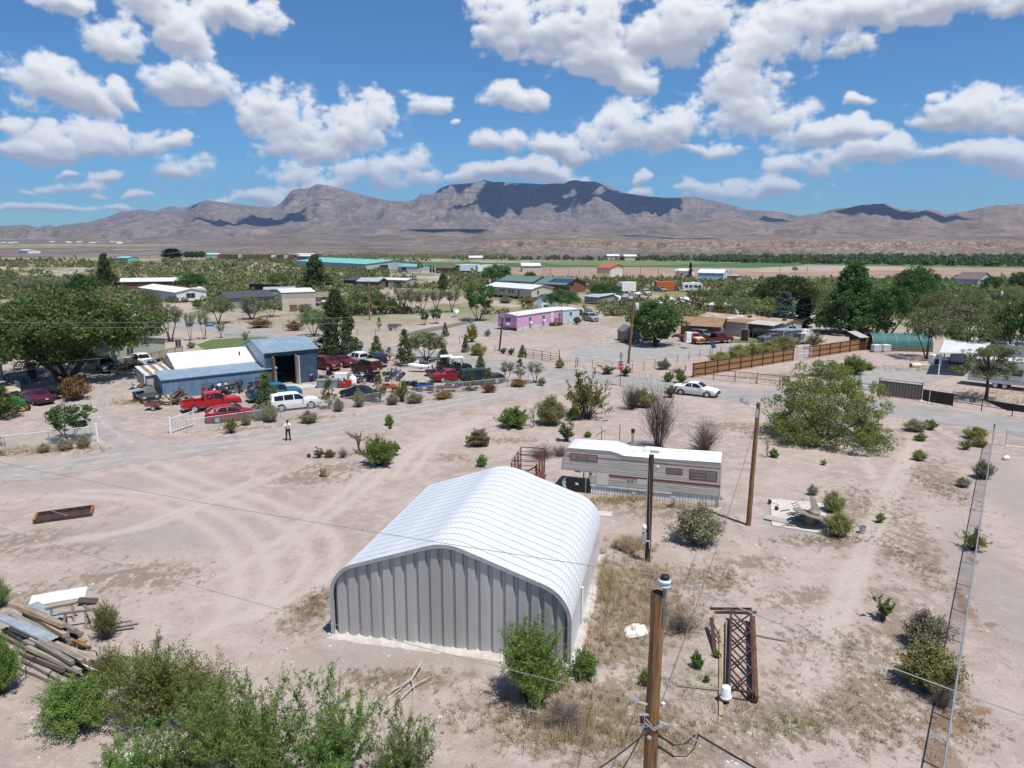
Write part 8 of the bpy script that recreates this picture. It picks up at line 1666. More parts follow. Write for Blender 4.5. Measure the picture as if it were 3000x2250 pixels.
def text_part(txt, size, loc, rot, mat_, parent, name='lettering', ext=.004):
 cu = bpy.data.curves.new(name, 'FONT'); cu.body = txt; cu.size = size; cu.align_x = 'CENTER'; cu.align_y = 'CENTER'; cu.extrude = ext; ob = bpy.data.objects.new('tmp', cu); col.objects.link(ob)
 me = bpy.data.meshes.new_from_object(ob.evaluated_get(bpy.context.evaluated_depsgraph_get())); bpy.data.objects.remove(ob); me.materials.clear(); me.materials.append(mat_)
 o = link(name, me, parent, loc); o.rotation_euler = rot; return o
text_part('STOP', .30, (0, -.024, 2.28), (R(90), 0, 0), white_paint, ss)
for (z, a) in ((2.78, .25), (2.98, 1.1)): o = MB().cbox((0, 0, 0), (.62, .012, .16)).build('street_name_blade', mt('sign_green', (.02, .13, .07), .4), ss, False, (0, .02, z)); o.rotation_euler = (0, 0, a)
MB().lathe([(.02, 0), (.3, 0), (.3, .012), (.02, .012)], 16, (0, .05, 3.55), (R(90), 0, 0)).build('round_sign', mt('sign_back', (.42, .46, .47), .5, .3), ss)
dm = thing('delineator', 'white roadside marker with orange top by the wooden fence', 'marker', G(2007, 1106), 0); MB().box(-.05, .05, -.02, .02, 0, .85).build('marker_post', white_paint, dm); MB().box(-.08, .08, -.03, .03, .85, 1.5).build('marker_top', rust_bright, dm)
mk = thing('mail_box', 'small round-top mailbox on a post at the wire fence', 'mailbox', G(1692, 1074), .2); MB().box(-.04, .04, -.04, .04, 0, 1.0).build('post', rust_dark, mk); MB().prism([(-.1, 1.0), (-.1, 1.15), (-.06, 1.22), (.06, 1.22), (.1, 1.15), (.1, 1.0)], -.22, .22, 'y').build('box', galv_old, mk)
sp_ = thing('solar_panel', 'black solar panel tilted on a post at the yard fence', 'solar panel', G(2086, 1045), .4); MB().tube([(0, 0, 0), (0, 0, 1.6)], .04, 6).build('post', galv_old, sp_); MB().cbox((0, -.05, 1.75), (.75, .05, 1.1), (-.6, 0, 0)).build('panel', MATS['solar'], sp_)
gr2 = thing('road_marker', 'short white post at the corner of the young-tree strip', 'post', G(1589, 1118), 0); MB().box(-.06, .06, -.03, .03, 0, 1.0).build('marker_post', white_paint, gr2); MB().box(-.06, .06, -.035, .035, 1.0, 1.06).build('cap', white_paint, gr2)
# ================================================================== TREES AND SHRUBS
def T_(key, bx, by, ty, wpx, label, name=None, group=None): return plant(name or {'mulberry': 'mulberry_tree', 'pine': 'pine_tree', 'pine_b': 'pine_tree', 'juniper': 'juniper_tree', 'juniper_b': 'juniper_tree', 'mesquite': 'mesquite_tree', 'mesquite_b': 'mesquite_tree', 'cypress': 'cypress_tree', 'cedar': 'cedar_tree', 'umbrella': 'pine_tree', 'pine_open': 'pine_tree', 'pine_c': 'pine_tree', 'elm': 'elm_tree', 'thin': 'elm_tree', 'olive': 'olive_tree'}.get(key, 'shade_tree'), key, 'tree', label, bx, by, ty, wpx, group)
for a in [
 ('mulberry',200,1112,862,500,'huge dark green mulberry tree spreading over the driveway cars'),
 ('broad_b',175,1120,985,210,'dark leafy understorey tree beneath the huge mulberry'),
 ('broad',250,866,800,95,'dark round tree left of the brick house'),
 ('pine_b',314,850,744,62,'tall slim pine rising behind the scrub and brick house'),
 ('thin',80,866,822,44,'small leaning bare-trunked elm at the far lot corner'),
 ('thin',114,868,815,48,'bare-trunked elm with thin grey crown beside the leaning one'),
 ('thin',156,864,816,54,'bare-trunked elm with forked trunk in the lot row'),
 ('thin',193,867,818,44,'bare-trunked elm next to the dark round tree'),
 ('broad_b',566,856,803,92,'dark spreading tree hiding the brick house end'),
 ('elm',442,985,852,90,'upright green elm rising behind the mulberry crown'),
 ('thin',500,1000,893,110,'open grey-green elm with twisting limbs behind the mulberry'),
 ('thin',559,998,915,40,'slim grey-green tree beside the white-roofed workshop lawn'),
 ('thin',600,994,908,46,'slim grey-green tree between lawn and road'),
 ('thin',648,990,948,34,'short slim tree at the lawn corner'),
 ('elm',640,948,872,110,'bright green spreading elm before the grey house'),
 ('broad',580,905,876,34,'small dark bush-like tree at the white mobile home'),
 ('olive',738,935,862,74,'grey-green tree in front of the grey house wall'),
 ('elm',796,928,878,72,'small round-crowned tree with dark trunk before the cream building'),
 ('elm',822,850,795,78,'green feathery tree beside the black shed'),
 ('pine_b',928,850,748,88,'tall dark pine with spire top before the warehouse'),
 ('olive',895,925,888,50,'grey-green bush tree at the corner of the cream building'),
 ('mesquite_b',920,985,905,90,'bright green mesquite clump left of the big pine'),
 ('pine_c',990,1040,850,135,'big dark conical pine at the roadside behind the workshop'),
 ('mesquite_b',1072,922,838,130,'broad mesquite with dark splayed trunks behind the tan pole'),
 ('mesquite_b',1128,920,862,80,'smaller round mesquite beside the broad one'),
 ('thin',1182,920,838,74,'thin-leaved grey elm at the start of the bare row'),
 ('thin',1210,920,845,60,'thin-leaved elm with leaning trunk in the bare row'),
 ('thin',1238,916,850,64,'pale brown half-dead elm in the bare row'),
 ('thin',1278,912,845,76,'half-dead many-stemmed elm at the end of the bare row'),
 ('thin',1325,915,845,70,'grey elm just left of the leafy swing tree'),
 ('pine',1298,862,800,34,'slim olive-green pine standing behind the bare elms'),
 ('vase',1402,940,836,110,'leafy vase-shaped tree beside the swing set'),
 ('vase',1244,952,914,34,'tiny young tree on the bare lot'),
 ('vase',1278,948,906,42,'slightly bigger young tree on the bare lot'),
 ('juniper_b',1111,968,930,18,'tiny brownish sapling near the dog house'),
 ('juniper',1305,985,944,22,'small cone juniper beside the dark gravel path'),
 ('juniper',1103,1040,982,42,'cone-shaped juniper just behind the dark SUV'),
 ('juniper_b',1141,1056,1018,32,'small bushy juniper next to the dark SUV bumper'),
 ('juniper',1188,1070,962,56,'tall bright cone juniper before the spreading mesquite'),
 ('mesquite_b',1248,1056,972,130,'airy bright green mesquite over the jet ski'),
 ('juniper',1300,1078,1003,44,'cone juniper between mesquite and golf carts'),
 ('juniper',1364,1032,978,24,'slim juniper across the road from the golf carts'),
 ('juniper',1408,1092,1030,34,'juniper behind the dark green SUV roof'),
 ('yellow_bush',1382,1002,945,46,'yellowing bush beside the slim juniper'),
 ('broad_b',1455,838,778,95,'dark round tree beside the far truck yard'),
 ('broad',1552,840,794,54,'dark round tree next to the green roof'),
 ('broad_b',1650,912,852,112,'dark spreading tree beside the pale blue shed'),
 ('broad_b',1775,884,832,112,'dark broad tree shading the junk and tin shed'),
 ('broad',1662,856,818,54,'bluish dark tree at the solar-panel house'),
 ('broad',1920,1012,878,168,'big dense dark tree beside the little gabled shed'),
 ('juniper',1530,1046,1010,28,'upright dark shrub tree at the double gate'),
 ('broad',1690,950,928,26,'little round dark tree before the pale blue trailer'),
 ('umbrella',2292,942,804,168,'broad umbrella-shaped pine behind the tan mobile home'),
 ('cedar',2292,966,852,98,'silvery blue-green cedar in front of the umbrella pine'),
 ('cypress',2352,968,870,52,'dark column tree between cedar and conical tree'),
 ('conic',2490,978,770,182,'very large conical dark green tree beside the brown pole'),
 ('broad_b',2672,920,788,140,'rounded dark pine-like tree behind the greenhouse'),
 ('elm',2170,945,872,110,'green tree mass left of the umbrella pine'),
 ('yellow_bush',2105,930,868,52,'yellow-flowering tree beside the green tree mass'),
 ('broad',2130,900,850,60,'dark tree behind the yellow-flowering one'),
 ('elm',2400,945,850,90,'light green tree between umbrella pine and conical tree'),
 ('broad_b',2600,985,845,140,'dark leafy tree hugging the brown pole'),
 ('elm',2745,960,850,120,'green tree right of the greenhouse mulberry'),
 ('elm',2840,945,838,90,'green tree before the brown barn gable'),
 ('olive',2800,980,885,130,'grey-green spreading tree behind the white carport'),
 ('elm',2900,985,880,90,'pale olive tree at the lane edge'),
 ('broad_b',2900,868,812,60,'dark tree near the far right shed'),
 ('elm',2955,905,840,110,'leaning trunked green tree by the far lane'),
 ('broad',2980,850,795,60,'dark round tree at the far right field'),
 ('elm',2715,1052,902,150,'tall shaggy tree with bent trunk beside the greenhouse'),
 ('mesquite_b',2850,1062,925,170,'bright leafy tree in front of the white carport'),
 ('broad_b',2975,1065,890,170,'large dark leafy tree at the right-hand boundary'),
 ('pine_open',2888,1172,1018,180,'sparse open pine in dry grass before the big camper'),
 ('vase',205,1292,1192,148,'small bright shade tree inside the left chain-link fence'),
 ('juniper',10,1225,1128,90,'dark juniper beside the green tractor','juniper_tree'),
 ('juniper_b',-25,1340,1240,80,'dark green juniper at the left fence end','juniper_tree'),
 ('juniper',782,1200,1090,72,'bright conical juniper in front of the teal pickup'),
 ('juniper_b',966,1198,1112,62,'sparse brownish juniper beside the black sedan bonnet'),
 ('juniper_b',1112,1178,1098,50,'two-tone juniper between black sedan and quad bikes'),
 ('creosote',1178,1176,1112,62,'dark spreading shrub tree among the quad bikes'),
 ('juniper_b',1268,1152,1112,32,'little juniper in front of the camouflage quad bike'),
 ('juniper_b',1384,1142,1082,40,'young juniper at the green SUV door'),
 ('juniper_b',1432,1132,1078,40,'young juniper at the green SUV bonnet'),
 ('thin',1484,1118,1058,56,'young grey elm beside the green SUV'),
 ('juniper_b',1523,1116,1052,40,'brown-topped juniper on the young-tree strip'),
 ('thin',1568,1122,1060,66,'young light green elm at the road junction'),
 ('mesquite',2420,1286,1045,370,'huge bright green mesquite between lamp pole and sliding gate'),
 ('dead_tree',1060,1330,1228,150,'dead bare-limbed tree behind the bright green bush'),
 ('dead_tree_b',1560,1252,1165,70,'small dark bare tree between two green bushes'),
 ('bare',1930,1312,1090,170,'tall bare purple-grey shrub behind the travel trailer'),
 ('bare',1850,1200,1110,110,'bare dark shrub right of the big grey-green creosote'),
 ('dead_tree_b',2245,1340,1262,60,'little bare tree at the foot of the lamp pole'),
 ('creosote',1715,1226,1088,165,'big upright grey-green creosote bush by the junction'),
]:
 nm = a[6] if len(a) > 6 else {'bare': 'bare_shrub', 'creosote': 'creosote_bush', 'yellow_bush': 'flowering_tree', 'dead_tree': 'dead_tree', 'dead_tree_b': 'dead_tree'}.get(a[0])
 T_(*a[:6], name=nm)
for (px, by, ty) in ((1262, 800, 780), (1270, 800, 782), (1295, 800, 780), (1300, 800, 780)): T_('cypress', px, by, ty, 6, 'thin dark cypress spire at the brown-roofed farm house', group='thin cypresses at the farm house')
T_('cypress', 2022, 812, 768, 9, 'single tall cypress at the small white building')
T_('cypress', 505, 757, 728, 58, 'distant dark round tree at the far field corner', 'shade_tree')
for k in range(4): T_('broad', 548 + k * 15, 757, 735, 26, 'distant dark tree in the short windbreak row', 'shade_tree', 'far windbreak row')
T_('elm', 1232, 800, 768, 22, 'thin tree pair beside the warehouse annex'); T_('broad', 1336, 805, 781, 24, 'small dark tree before the far truck yard')
T_('elm', 2328, 800, 781, 20, 'lone grey tree on the brown field')
pg = G(470, 835); pl = thing('palm_tree', 'small fan palm rising behind the brick house roof', 'palm tree', pg, 0); h_ = HGT(470, 800, pg.y)
MB().tube([(0, 0, -.1), (0, 0, h_ - .6)], [.25, .2], 8).build('trunk', bark, pl)
for k in range(22):
 a = k * 2.4; e = .9 - 1.5 * (k / 22); L_ = 1.7; d = Vector((math.cos(a) * math.cos(e), math.sin(a) * math.cos(e), math.sin(e))); s_ = Vector((-math.sin(a), math.cos(a), 0)); b0 = Vector((0, 0, h_ - .6)); m = MB()
 m.add([b0, b0 + d * L_ * .6 - s_ * .08, b0 + d * L_ + Vector((0, 0, -.3)), b0 + d * L_ * .95 - s_ * .5 + Vector((0, 0, -.3)), b0 + d * L_ * .95 + s_ * .5 + Vector((0, 0, -.3)), b0 + d * L_ * .6 + s_ * .08], [(0, 1, 3, 2), (0, 2, 4, 5)]); m.build('frond', LEAF['mesquite'], pl)
shrub_proto('willow_near', 'willow', 2.2, 2.6, 48, 26, .022, 61, .3, twig_grey, asp=6, sub=5, dens=.035, droop=.55, stem_r=.009, dome=False)
shrub_proto('creosote_near', 'creosote', 2.0, 2.8, 70, 42, .026, 62, .45, twig_grey, asp=1.9, sub=7, dens=.045, stem_r=.011)
shrub_proto('corner_bush', 'mesquite', 2.4, 2.5, 80, 42, .024, 64, .2, bark_dark, asp=3.4, sub=7, dens=.06, stem_r=.012)
shrub_proto('green_near', 'mesquite', 1.9, 2.4, 110, 44, .026, 63, .25, twig_dark, asp=2.6, sub=6, dens=.06, stem_r=.011)
SH = lambda key, bx, by, ty, w_, label, name='shrub', group=None: plant(name, key, 'shrub', label, bx, by, ty, w_, group, parts=('stems', 'foliage'))
for a in [
 ('mesq_bush',1110,1362,1278,120,'bright green bush at the foot of the dead tree','mesquite_bush'),
 ('tall_weed',1150,1335,1290,60,'pale green bush touching the bright green one','weed'),
 ('mesq_bush',1505,1252,1190,105,'low bright green bush left of the small dark tree','mesquite_bush'),
 ('rabbit',1612,1242,1162,100,'olive green bush right of the small dark tree','rabbitbrush'),
 ('tumble',1405,1305,1255,78,'round tan-green tumbleweed bush with the white chair','tumbleweed'),
 ('green_weed',1411,1366,1330,48,'small green weed beyond the shed ridge','weed'),
 ('tall_weed',1660,1292,1232,60,'green leafy weed just behind the trailer nose','weed'),
 ('green_weed',1722,1280,1262,30,'small pale weed behind the trailer roof','weed'),
 ('mesq_bush',1680,1230,1190,50,'low dark green bush under the big creosote','mesquite_bush'),
 ('rabbit',1880,1190,1140,90,'olive bush right of the bare dark shrub','rabbitbrush'),
 ('bare_bush',2065,1318,1222,130,'rounded bare twiggy bush behind the trailer end','bare_bush'),
 ('sage',2042,1592,1478,165,'big pale sagebrush in front of the trailer','sagebrush'),
 ('rabbit',2440,1500,1440,70,'yellow-green bush behind the cable spool','rabbitbrush'),
 ('rabbit',2455,1568,1500,90,'yellow-green bush at the slab corner','rabbitbrush'),
 ('tall_weed',2585,1815,1742,70,'lone upright green bush on the bare dirt','weed'),
 ('green_weed',2580,1530,1500,36,'small green weed out beyond the bucket','weed'),
 ('sage',2380,1450,1420,36,'small grey sage beyond the spool slab','sagebrush'),
 ('sage',2710,1890,1790,150,'large dusty sagebrush against the chain-link fence','sagebrush'),
 ('rabbit',2715,2010,1890,190,'largest yellow-green bush at the chain-link fence','rabbitbrush'),
 ('bare_bush',2760,2070,2000,110,'bare grey twiggy bush at the chain-link fence','bare_bush'),
 ('creosote',2850,1610,1548,90,'dark creosote poking through the chain-link fence','creosote_bush'),
 ('sage',2878,1400,1348,70,'sagebrush along the fence near the gate','sagebrush'),
 ('sage',2820,1425,1398,50,'low grey sage beside the wheel track','sagebrush'),
 ('creosote',2830,1316,1285,50,'dark creosote near the chain-link gate','creosote_bush'),
 ('rabbit',2858,1285,1250,70,'pale green bush by the road near the gate','rabbitbrush'),
 ('rabbit',2868,1308,1282,50,'pale green bush beside the dark creosote at the gate','rabbitbrush'),
 ('sage',2680,1262,1228,78,'grey-tan bush at the road edge by blue litter','sagebrush'),
 ('green_weed',2722,1258,1226,50,'green bush at the road edge next to the grey-tan one','weed'),
 ('green_weed',2695,1290,1268,50,'low green weeds below the road-edge bushes','weed'),
 ('rabbit',2692,1348,1318,44,'small pale green bush on the open lot','rabbitbrush'),
 ('creosote',2412,1362,1345,26,'tiny dark creosote on open dirt','creosote_bush'),
 ('green_weed',2268,1340,1312,34,'green weed at the big mesquite shade','weed'),
 ('tall_weed',1965,1165,1128,44,'tall green weed across the road from the white sedan','weed'),
 ('green_weed',1958,1118,1085,40,'bright green clump at the wire fence corner','weed'),
 ('tall_weed',1778,1095,1070,60,'green roadside weeds left of the stop sign','weed'),
 ('tall_weed',1830,1102,1070,50,'green roadside weeds behind the stop sign','weed'),
 ('green_weed',1995,1122,1080,40,'green weed clump near the orange-topped marker','weed'),
 ('mesquite',2430,1105,1050,110,'feathery green bush behind the pipe fence','mesquite_bush'),
 ('mesq_bush',2500,1095,1040,90,'green bush between pipe fence and driveway','mesquite_bush'),
 ('green_weed',2545,1085,1062,40,'small green weed by the driveway pad','weed'),
 ('creosote',680,1268,1220,60,'dark green creosote before the dark red hatchback','creosote_bush'),
 ('sage',720,1245,1208,40,'pale sage at the chain-link fence corner','sagebrush'),
 ('sage',762,1230,1188,56,'pale sagebrush below the conical juniper','sagebrush'),
 ('sage',792,1236,1180,56,'grey sagebrush below the teal pickup tail','sagebrush'),
 ('sage',905,1238,1204,66,'low grey sagebrush at the dirt road edge','sagebrush'),
 ('sage',992,1205,1168,40,'tan bush under the sparse juniper','sagebrush'),
 ('sage',1150,1185,1155,44,'grey bush between the junipers','sagebrush'),
 ('sage',1215,1180,1150,60,'low tan bush by the black quad bike','sagebrush'),
 ('rust_bush',1298,1168,1145,70,'low brown-green bush along the fence','shrub'),
 ('rust_bush',1432,1150,1120,50,'straw-coloured bush at the road bend','shrub'),
 ('rust_bush',1520,1132,1108,60,'low tan bush on the young-tree strip','shrub'),
 ('creosote',1586,1130,1105,36,'dark green bush beneath the light green elm','creosote_bush'),
 ('sage',1052,1192,1140,44,'bare-stemmed bush hiding the black sedan side','sagebrush'),
 ('green_weed',1140,1246,1212,38,'single pale bush alone on the dirt road edge','weed'),
 ('tall_weed',935,1340,1312,40,'wispy pale weed beside the rusty can','weed'),
 ('tumble',965,1340,1318,36,'small tan dry bush near the dead tree','tumbleweed'),
 ('bare_bush',1005,1340,1308,50,'dark bare twigs at the dead tree foot','bare_bush'),
 ('straw',948,1395,1372,28,'golden grass tuft alone on the dirt','grass_tuft'),
 ('rust_bush',222,1170,1100,110,'bushy rust-brown shrub behind the buggy','shrub'),
 ('rust_bush',212,1158,1128,60,'orange dead bush at the driveway bend','shrub'),
 ('sage',190,1318,1285,60,'grey brush under the small shade tree','sagebrush'),
 ('sage',245,1312,1275,50,'dusty brush at the white gate post','sagebrush'),
 ('sage',130,1325,1300,44,'dry brush along the left chain-link fence','sagebrush'),
 ('rabbit',2108,1062,1030,70,'grey-green bush at the yard fence bend','rabbitbrush'),
 ('creosote',2093,1058,1040,30,'round dark green bush below the solar panel','creosote_bush'),
 ('rabbit',2160,1048,1010,70,'yellow-green bush in the yard hedge, nearest the fence bend','rabbitbrush'),
 ('rabbit',2205,1042,1005,70,'yellow-green bush in the middle of the yard hedge','rabbitbrush'),
 ('rabbit',2248,1035,998,80,'tallest yellow-green bush of the yard hedge','rabbitbrush'),
 ('rabbit',2295,1028,985,80,'bright yellow-green bush at the hedge end','rabbitbrush'),
 ('creosote',2385,1020,970,72,'dark bush against the white camper','creosote_bush'),
 ('rabbit',2530,985,962,80,'pale green bush behind the wooden fence','rabbitbrush'),
 ('creosote',1428,985,965,28,'dark bush beside the pink home wire fence','creosote_bush'),
 ('tall_weed',1475,1036,1018,26,'dark green shrub at the leaning pole foot','weed'),
 ('tall_weed',1498,1040,1018,26,'dark green shrub between leaning pole and gate','weed'),
 ('rabbit',1400,1040,1005,56,'yellow-green bush behind the roadside weeds','rabbitbrush'),
 ('rabbit',1640,1078,1050,30,'olive bush at the gate post','rabbitbrush'),
 ('sage',1945,1082,1052,50,'grey-green bush at the wire fence','sagebrush'),
 ('bare_bush',1985,1092,1075,60,'low bare brush at the wire fence','bare_bush'),
 ('sage',1480,888,868,50,'grey-green bush on the lot below the double-wide','sagebrush'),
 ('rabbit',1545,890,866,60,'olive bush at the double-wide corner','rabbitbrush'),
 ('rust_bush',760,960,930,80,'brown-green brush along the far roadside','shrub'),
 ('rust_bush',865,968,938,60,'low dark brush before the roadside mesquite','shrub'),
 ('tall_weed',720,996,970,30,'dark green weed at the lawn fence','weed'),
 ('sage',560,1020,1000,30,'grey bush on the lawn','sagebrush'),
 ('corner_bush',1552,2050,1790,250,'tall feathery green bush at the shed corner','mesquite_bush'),
 ('mesq_bush',1712,1985,1900,90,'low green bush beside the shed curb','mesquite_bush'),
 ('green_weed',2042,1958,1905,46,'dark green weed tuft near the rusty angle frame','weed'),
 ('green_weed',2070,2000,1975,22,'tiny green weed beside the white bucket board','weed'),
 ('green_weed',2100,1925,1905,34,'small weed under the rusty angle frame','weed'),
 ('green_weed',1890,2010,1960,40,'bright green weed at the front pole','weed'),
 ('bare_bush',2000,1850,1780,150,'flattened grey dead brush behind the front pole','bare_bush'),
 ('bare_bush',1590,1340,1300,130,'heap of grey dead brush behind the stock trailer','brush_heap'),
 ('bare_bush',1640,1335,1300,90,'dark dead brush heap near the trailer nose','brush_heap'),
 ('bare_bush',1650,2120,2060,230,'dark dead brush beneath the shed corner bush','brush_heap'),
]:
 SH(*a[:6], name=a[6])
for a in [
 ('creosote_near',450,2120,1868,330,'big olive creosote bush beside the timber stack','creosote_bush'),
 ('creosote_near',610,2130,1925,240,'olive creosote bush with bare grey twigs','creosote_bush'),
 ('creosote_near',330,2010,1895,120,'short creosote sprout at the two-wheel cart','creosote_bush'),
 ('creosote_near',312,1870,1757,110,'small creosote growing among the sawhorses','creosote_bush'),
 ('green_near',230,2120,1985,260,'dark green bush in front of the timber ends','mesquite_bush'),
 ('green_near',10,2030,1850,130,'dark green bush over the timber stack end','mesquite_bush'),
 ('green_near',-10,1780,1690,90,'pale bush beyond the timber stack','mesquite_bush'),
 ('willow_near',560,2330,2060,330,'bright willow-leaved bush beside the white sheeting','willow_bush'),
 ('willow_near',790,2340,1985,330,'tall bright willow-leaved bush with long shoots','willow_bush'),
 ('willow_near',980,2330,1990,330,'bright willow-leaved bush with drooping tips','willow_bush'),
 ('willow_near',1180,2340,2080,260,'thinner willow-leaved bush nearest the fallen branch','willow_bush'),
 ('willow_near',390,2340,2130,260,'green willow-leaved bush below the olive creosote','willow_bush'),
 ('willow_near',690,2260,2010,260,'willow-leaved bush behind the tall long-shoot one','willow_bush'),
]: SH(*a[:6], name=a[6])
# ================================================================== GROUND COVER THAT NOBODY COULD COUNT
def scatter_mesh(name, P_, S_, proto_pts, leaf, lsize, mat_, seed, asp=1.8, zs=1.0):
 rng = np.random.default_rng(seed); n, k = len(P_), len(proto_pts)
 th = rng.uniform(0, 6.28, n); c, s_ = np.cos(th), np.sin(th); q = proto_pts
 X = (q[None, :, 0] * c[:, None] - q[None, :, 1] * s_[:, None]) * S_[:, None] + P_[:, 0][:, None]; Y = (q[None, :, 0] * s_[:, None] + q[None, :, 1] * c[:, None]) * S_[:, None] + P_[:, 1][:, None]; Z = q[None, :, 2] * S_[:, None] * zs + P_[:, 2][:, None]
 C = np.stack([X, Y, Z], -1).reshape(-1, 3); V, F_ = leaves(C, 1.0, rng, asp); sz = np.repeat(S_, k) * lsize
 V = (V.reshape(-1, 4, 3) - C[:, None, :]) * sz[:, None, None] + C[:, None, :]
 o = link(name, npmesh(name, V.reshape(-1, 3), F_, mat_)); return o
def dome_pts(n, seed):
 rng = np.random.default_rng(seed); p = rng.normal(size=(n, 3)); p /= np.linalg.norm(p, axis=1, keepdims=True); p *= rng.uniform(.5, 1, (n, 1)) ** .5; p[:, 2] = np.abs(p[:, 2]); p[:, :2] *= .5; p[:, 2] *= .75; return p
CLEAR = [(1640,1000,28),(1560,990,26),(2050,1010,34),(1180,960,26),(1250,950,22),(700,1000,16),(1010,1060,22),(620,1130,26),(250,1150,26),(2600,1080,24),(2450,1060,22),(1500,950,16),(800,940,18),(560,905,20),(2150,980,24)]
clr = [(G(a, b), r) for a, b, r in CLEAR]; road_w = [Vector((*p, 0)) for p in spline(gpts([(-500,858),(-200,874),(80,893),(330,916),(640,965),(860,993),(1060,1017),(1250,1041),(1450,1068),(1750,1106),(2100,1149),(2606,1199),(3000,1253)]), 3)]
bld = [(o.location.x, o.location.y) for o in bpy.data.objects if o.type == 'EMPTY' and o.get('category') in ('house', 'mobile home', 'building', 'barn', 'warehouse', 'shed', 'car', 'truck', 'trailer', 'camper')]
rng = np.random.default_rng(99); out = []
Yc = 1 / rng.uniform(1 / 560, 1 / 112, 34000); u = rng.uniform(-.86, .86, 34000); Xc = u * Yc
den = fbm(Xc / 38, Yc / 55, 4, 61); farw = sstep(110, 260, Yc)
keep = (den > .58 - .20 * farw) & (rng.random(34000) < .34 + .64 * farw)
for x, y in zip(Xc[keep], Yc[keep]):
 if any((x - c.x) ** 2 + (y - c.y) ** 2 < r * r for c, r in clr): continue
 if any(abs(x - p.x) < 6 and abs(y - p.y) < 6 for p in road_w): continue
 if any(-2 < x - bx < 13 and -3 < y - by < 9 for bx, by in bld): continue
 if 470 < y < 545 and x > -40: continue
 if (y > 380 and -60 < x) or (y > 300 and x > -4): continue
 out.append((x, y, 0))
out = np.array(out); S_ = rng.uniform(1.0, 2.6, len(out)) * (1 + .45 * sstep(250, 500, out[:, 1]))
half_ = rng.random(len(out)) < .6
tag(scatter_mesh('desert_scrub', out[half_], S_[half_], dome_pts(34, 5), 'scrub', .20, LEAF['scrub'], 6, zs=.9), 'low olive desert scrub covering the plain', 'scrub', kind='stuff')
tag(scatter_mesh('mesquite_scrub', out[~half_], S_[~half_] * 1.25, dome_pts(38, 7), 'elm', .19, LEAF['elm'], 8), 'green mesquite scrub covering the plain', 'scrub', kind='stuff')
n = 2600; px = rng.uniform(1330, 3400, n) ** 1.0; px = np.where(rng.random(n) < .6, rng.uniform(2050, 3400, n), px); lo = np.interp(px, [1330, 1800, 2400, 3400], [760, 763, 774, 788]); hi = np.interp(px, [1330, 1800, 2400, 3400], [752, 752, 751, 754])
py = lo + (hi - lo) * rng.random(n); P_ = np.array([tuple(G(a, b)) for a, b in zip(px, py)]); P_[:, 0] *= np.minimum(1, 640 / P_[:, 1]); P_[:, 1] = np.minimum(P_[:, 1], 640 - 90 * rng.random(n)); S_ = rng.uniform(1.4, 5.6, n) * np.interp(px, [1330, 2000, 2600, 3400], [.45, .8, 1, 1.05])
tag(scatter_mesh('river_woods', P_, S_, dome_pts(44, 9), 'river', .21, LEAF['river'], 10, zs=1.15), 'dark green riverside woods below the bluffs', 'woods', kind='stuff')
n = 1300; px = rng.uniform(640, 1500, n); py = rng.uniform(744, 757, n); P_ = np.array([tuple(G(a, b)) for a, b in zip(px, py)]); P_ = P_[P_[:, 1] < 700]; S_ = rng.uniform(1.5, 3.4, len(P_))
tag(scatter_mesh('valley_scrub', P_, S_, dome_pts(36, 11), 'river', .21, LEAF['scrub'], 12), 'grey-green scrub beyond the far green fields', 'scrub', kind='stuff')
n = 260; px = rng.uniform(2080, 3050, n); py = rng.uniform(850, 925, n) - (px > 2900) * 20; P_ = np.array([tuple(G(a, b)) for a, b in zip(px, py)]); S_ = rng.uniform(2.2, 5.0, n)
tag(scatter_mesh('background_woods', P_, S_, dome_pts(120, 13), 'broad', .13, LEAF['elm'], 14, zs=1.1), 'mass of mixed green trees behind the right-hand houses', 'woods', kind='stuff')
def dry_at(x, y): return float(dry[np.clip(np.searchsorted(gy, y), 0, ny - 1), np.clip(np.searchsorted(gx, x), 0, nx - 1)])
def grass(name, zones, n, bl, hgt, mat_, label, seed):
 r_ = np.random.default_rng(seed); V = []; k = 0
 cen = []
 while len(cen) < n:
  z = zones[r_.integers(len(zones))]; c = G(z[0], z[1]); cen.append((c.x + r_.normal() * z[2] * .55, c.y + r_.normal() * z[3] * .55))
 cen = np.array(cen); m = len(cen) * bl; base_ = np.repeat(cen, bl, 0) + r_.normal(size=(m, 2)) * .06
 th = r_.uniform(0, 6.28, m); L_ = hgt * r_.uniform(.4, 1.2, m); ln = r_.uniform(.2, .95, m)
 dx = np.cos(th); dy = np.sin(th); w2 = .006 + .004 * r_.random(m)
 b0 = np.stack([base_[:, 0] - dy * w2, base_[:, 1] + dx * w2, np.full(m, -.02)], -1); b1 = np.stack([base_[:, 0] + dy * w2, base_[:, 1] - dx * w2, np.full(m, -.02)], -1); tp = np.stack([base_[:, 0] + dx * L_ * ln, base_[:, 1] + dy * L_ * ln, L_ * (1 - .35 * ln)], -1)
 V = np.stack([b0, b1, tp], 1).reshape(-1, 3); o = link(name, npmesh(name, V, np.arange(m * 3).reshape(-1, 3), mat_)); return tag(o, label, 'grass', kind='stuff')
grass('dry_grass', [(1830,1740,1.6,3.6),(1780,1860,1.4,2.0),(1900,1700,1.2,2.2),(1720,2080,2.4,1.6),(1850,2150,3.0,1.2),(1600,2150,2.4,1.0),(1770,1700,.7,3),(1950,1800,1.6,2.0),(1850,1600,1,1)], 1500, 16, .5, LEAF['straw'], 'tall straw-coloured dry grass around the poles and shed', 3)
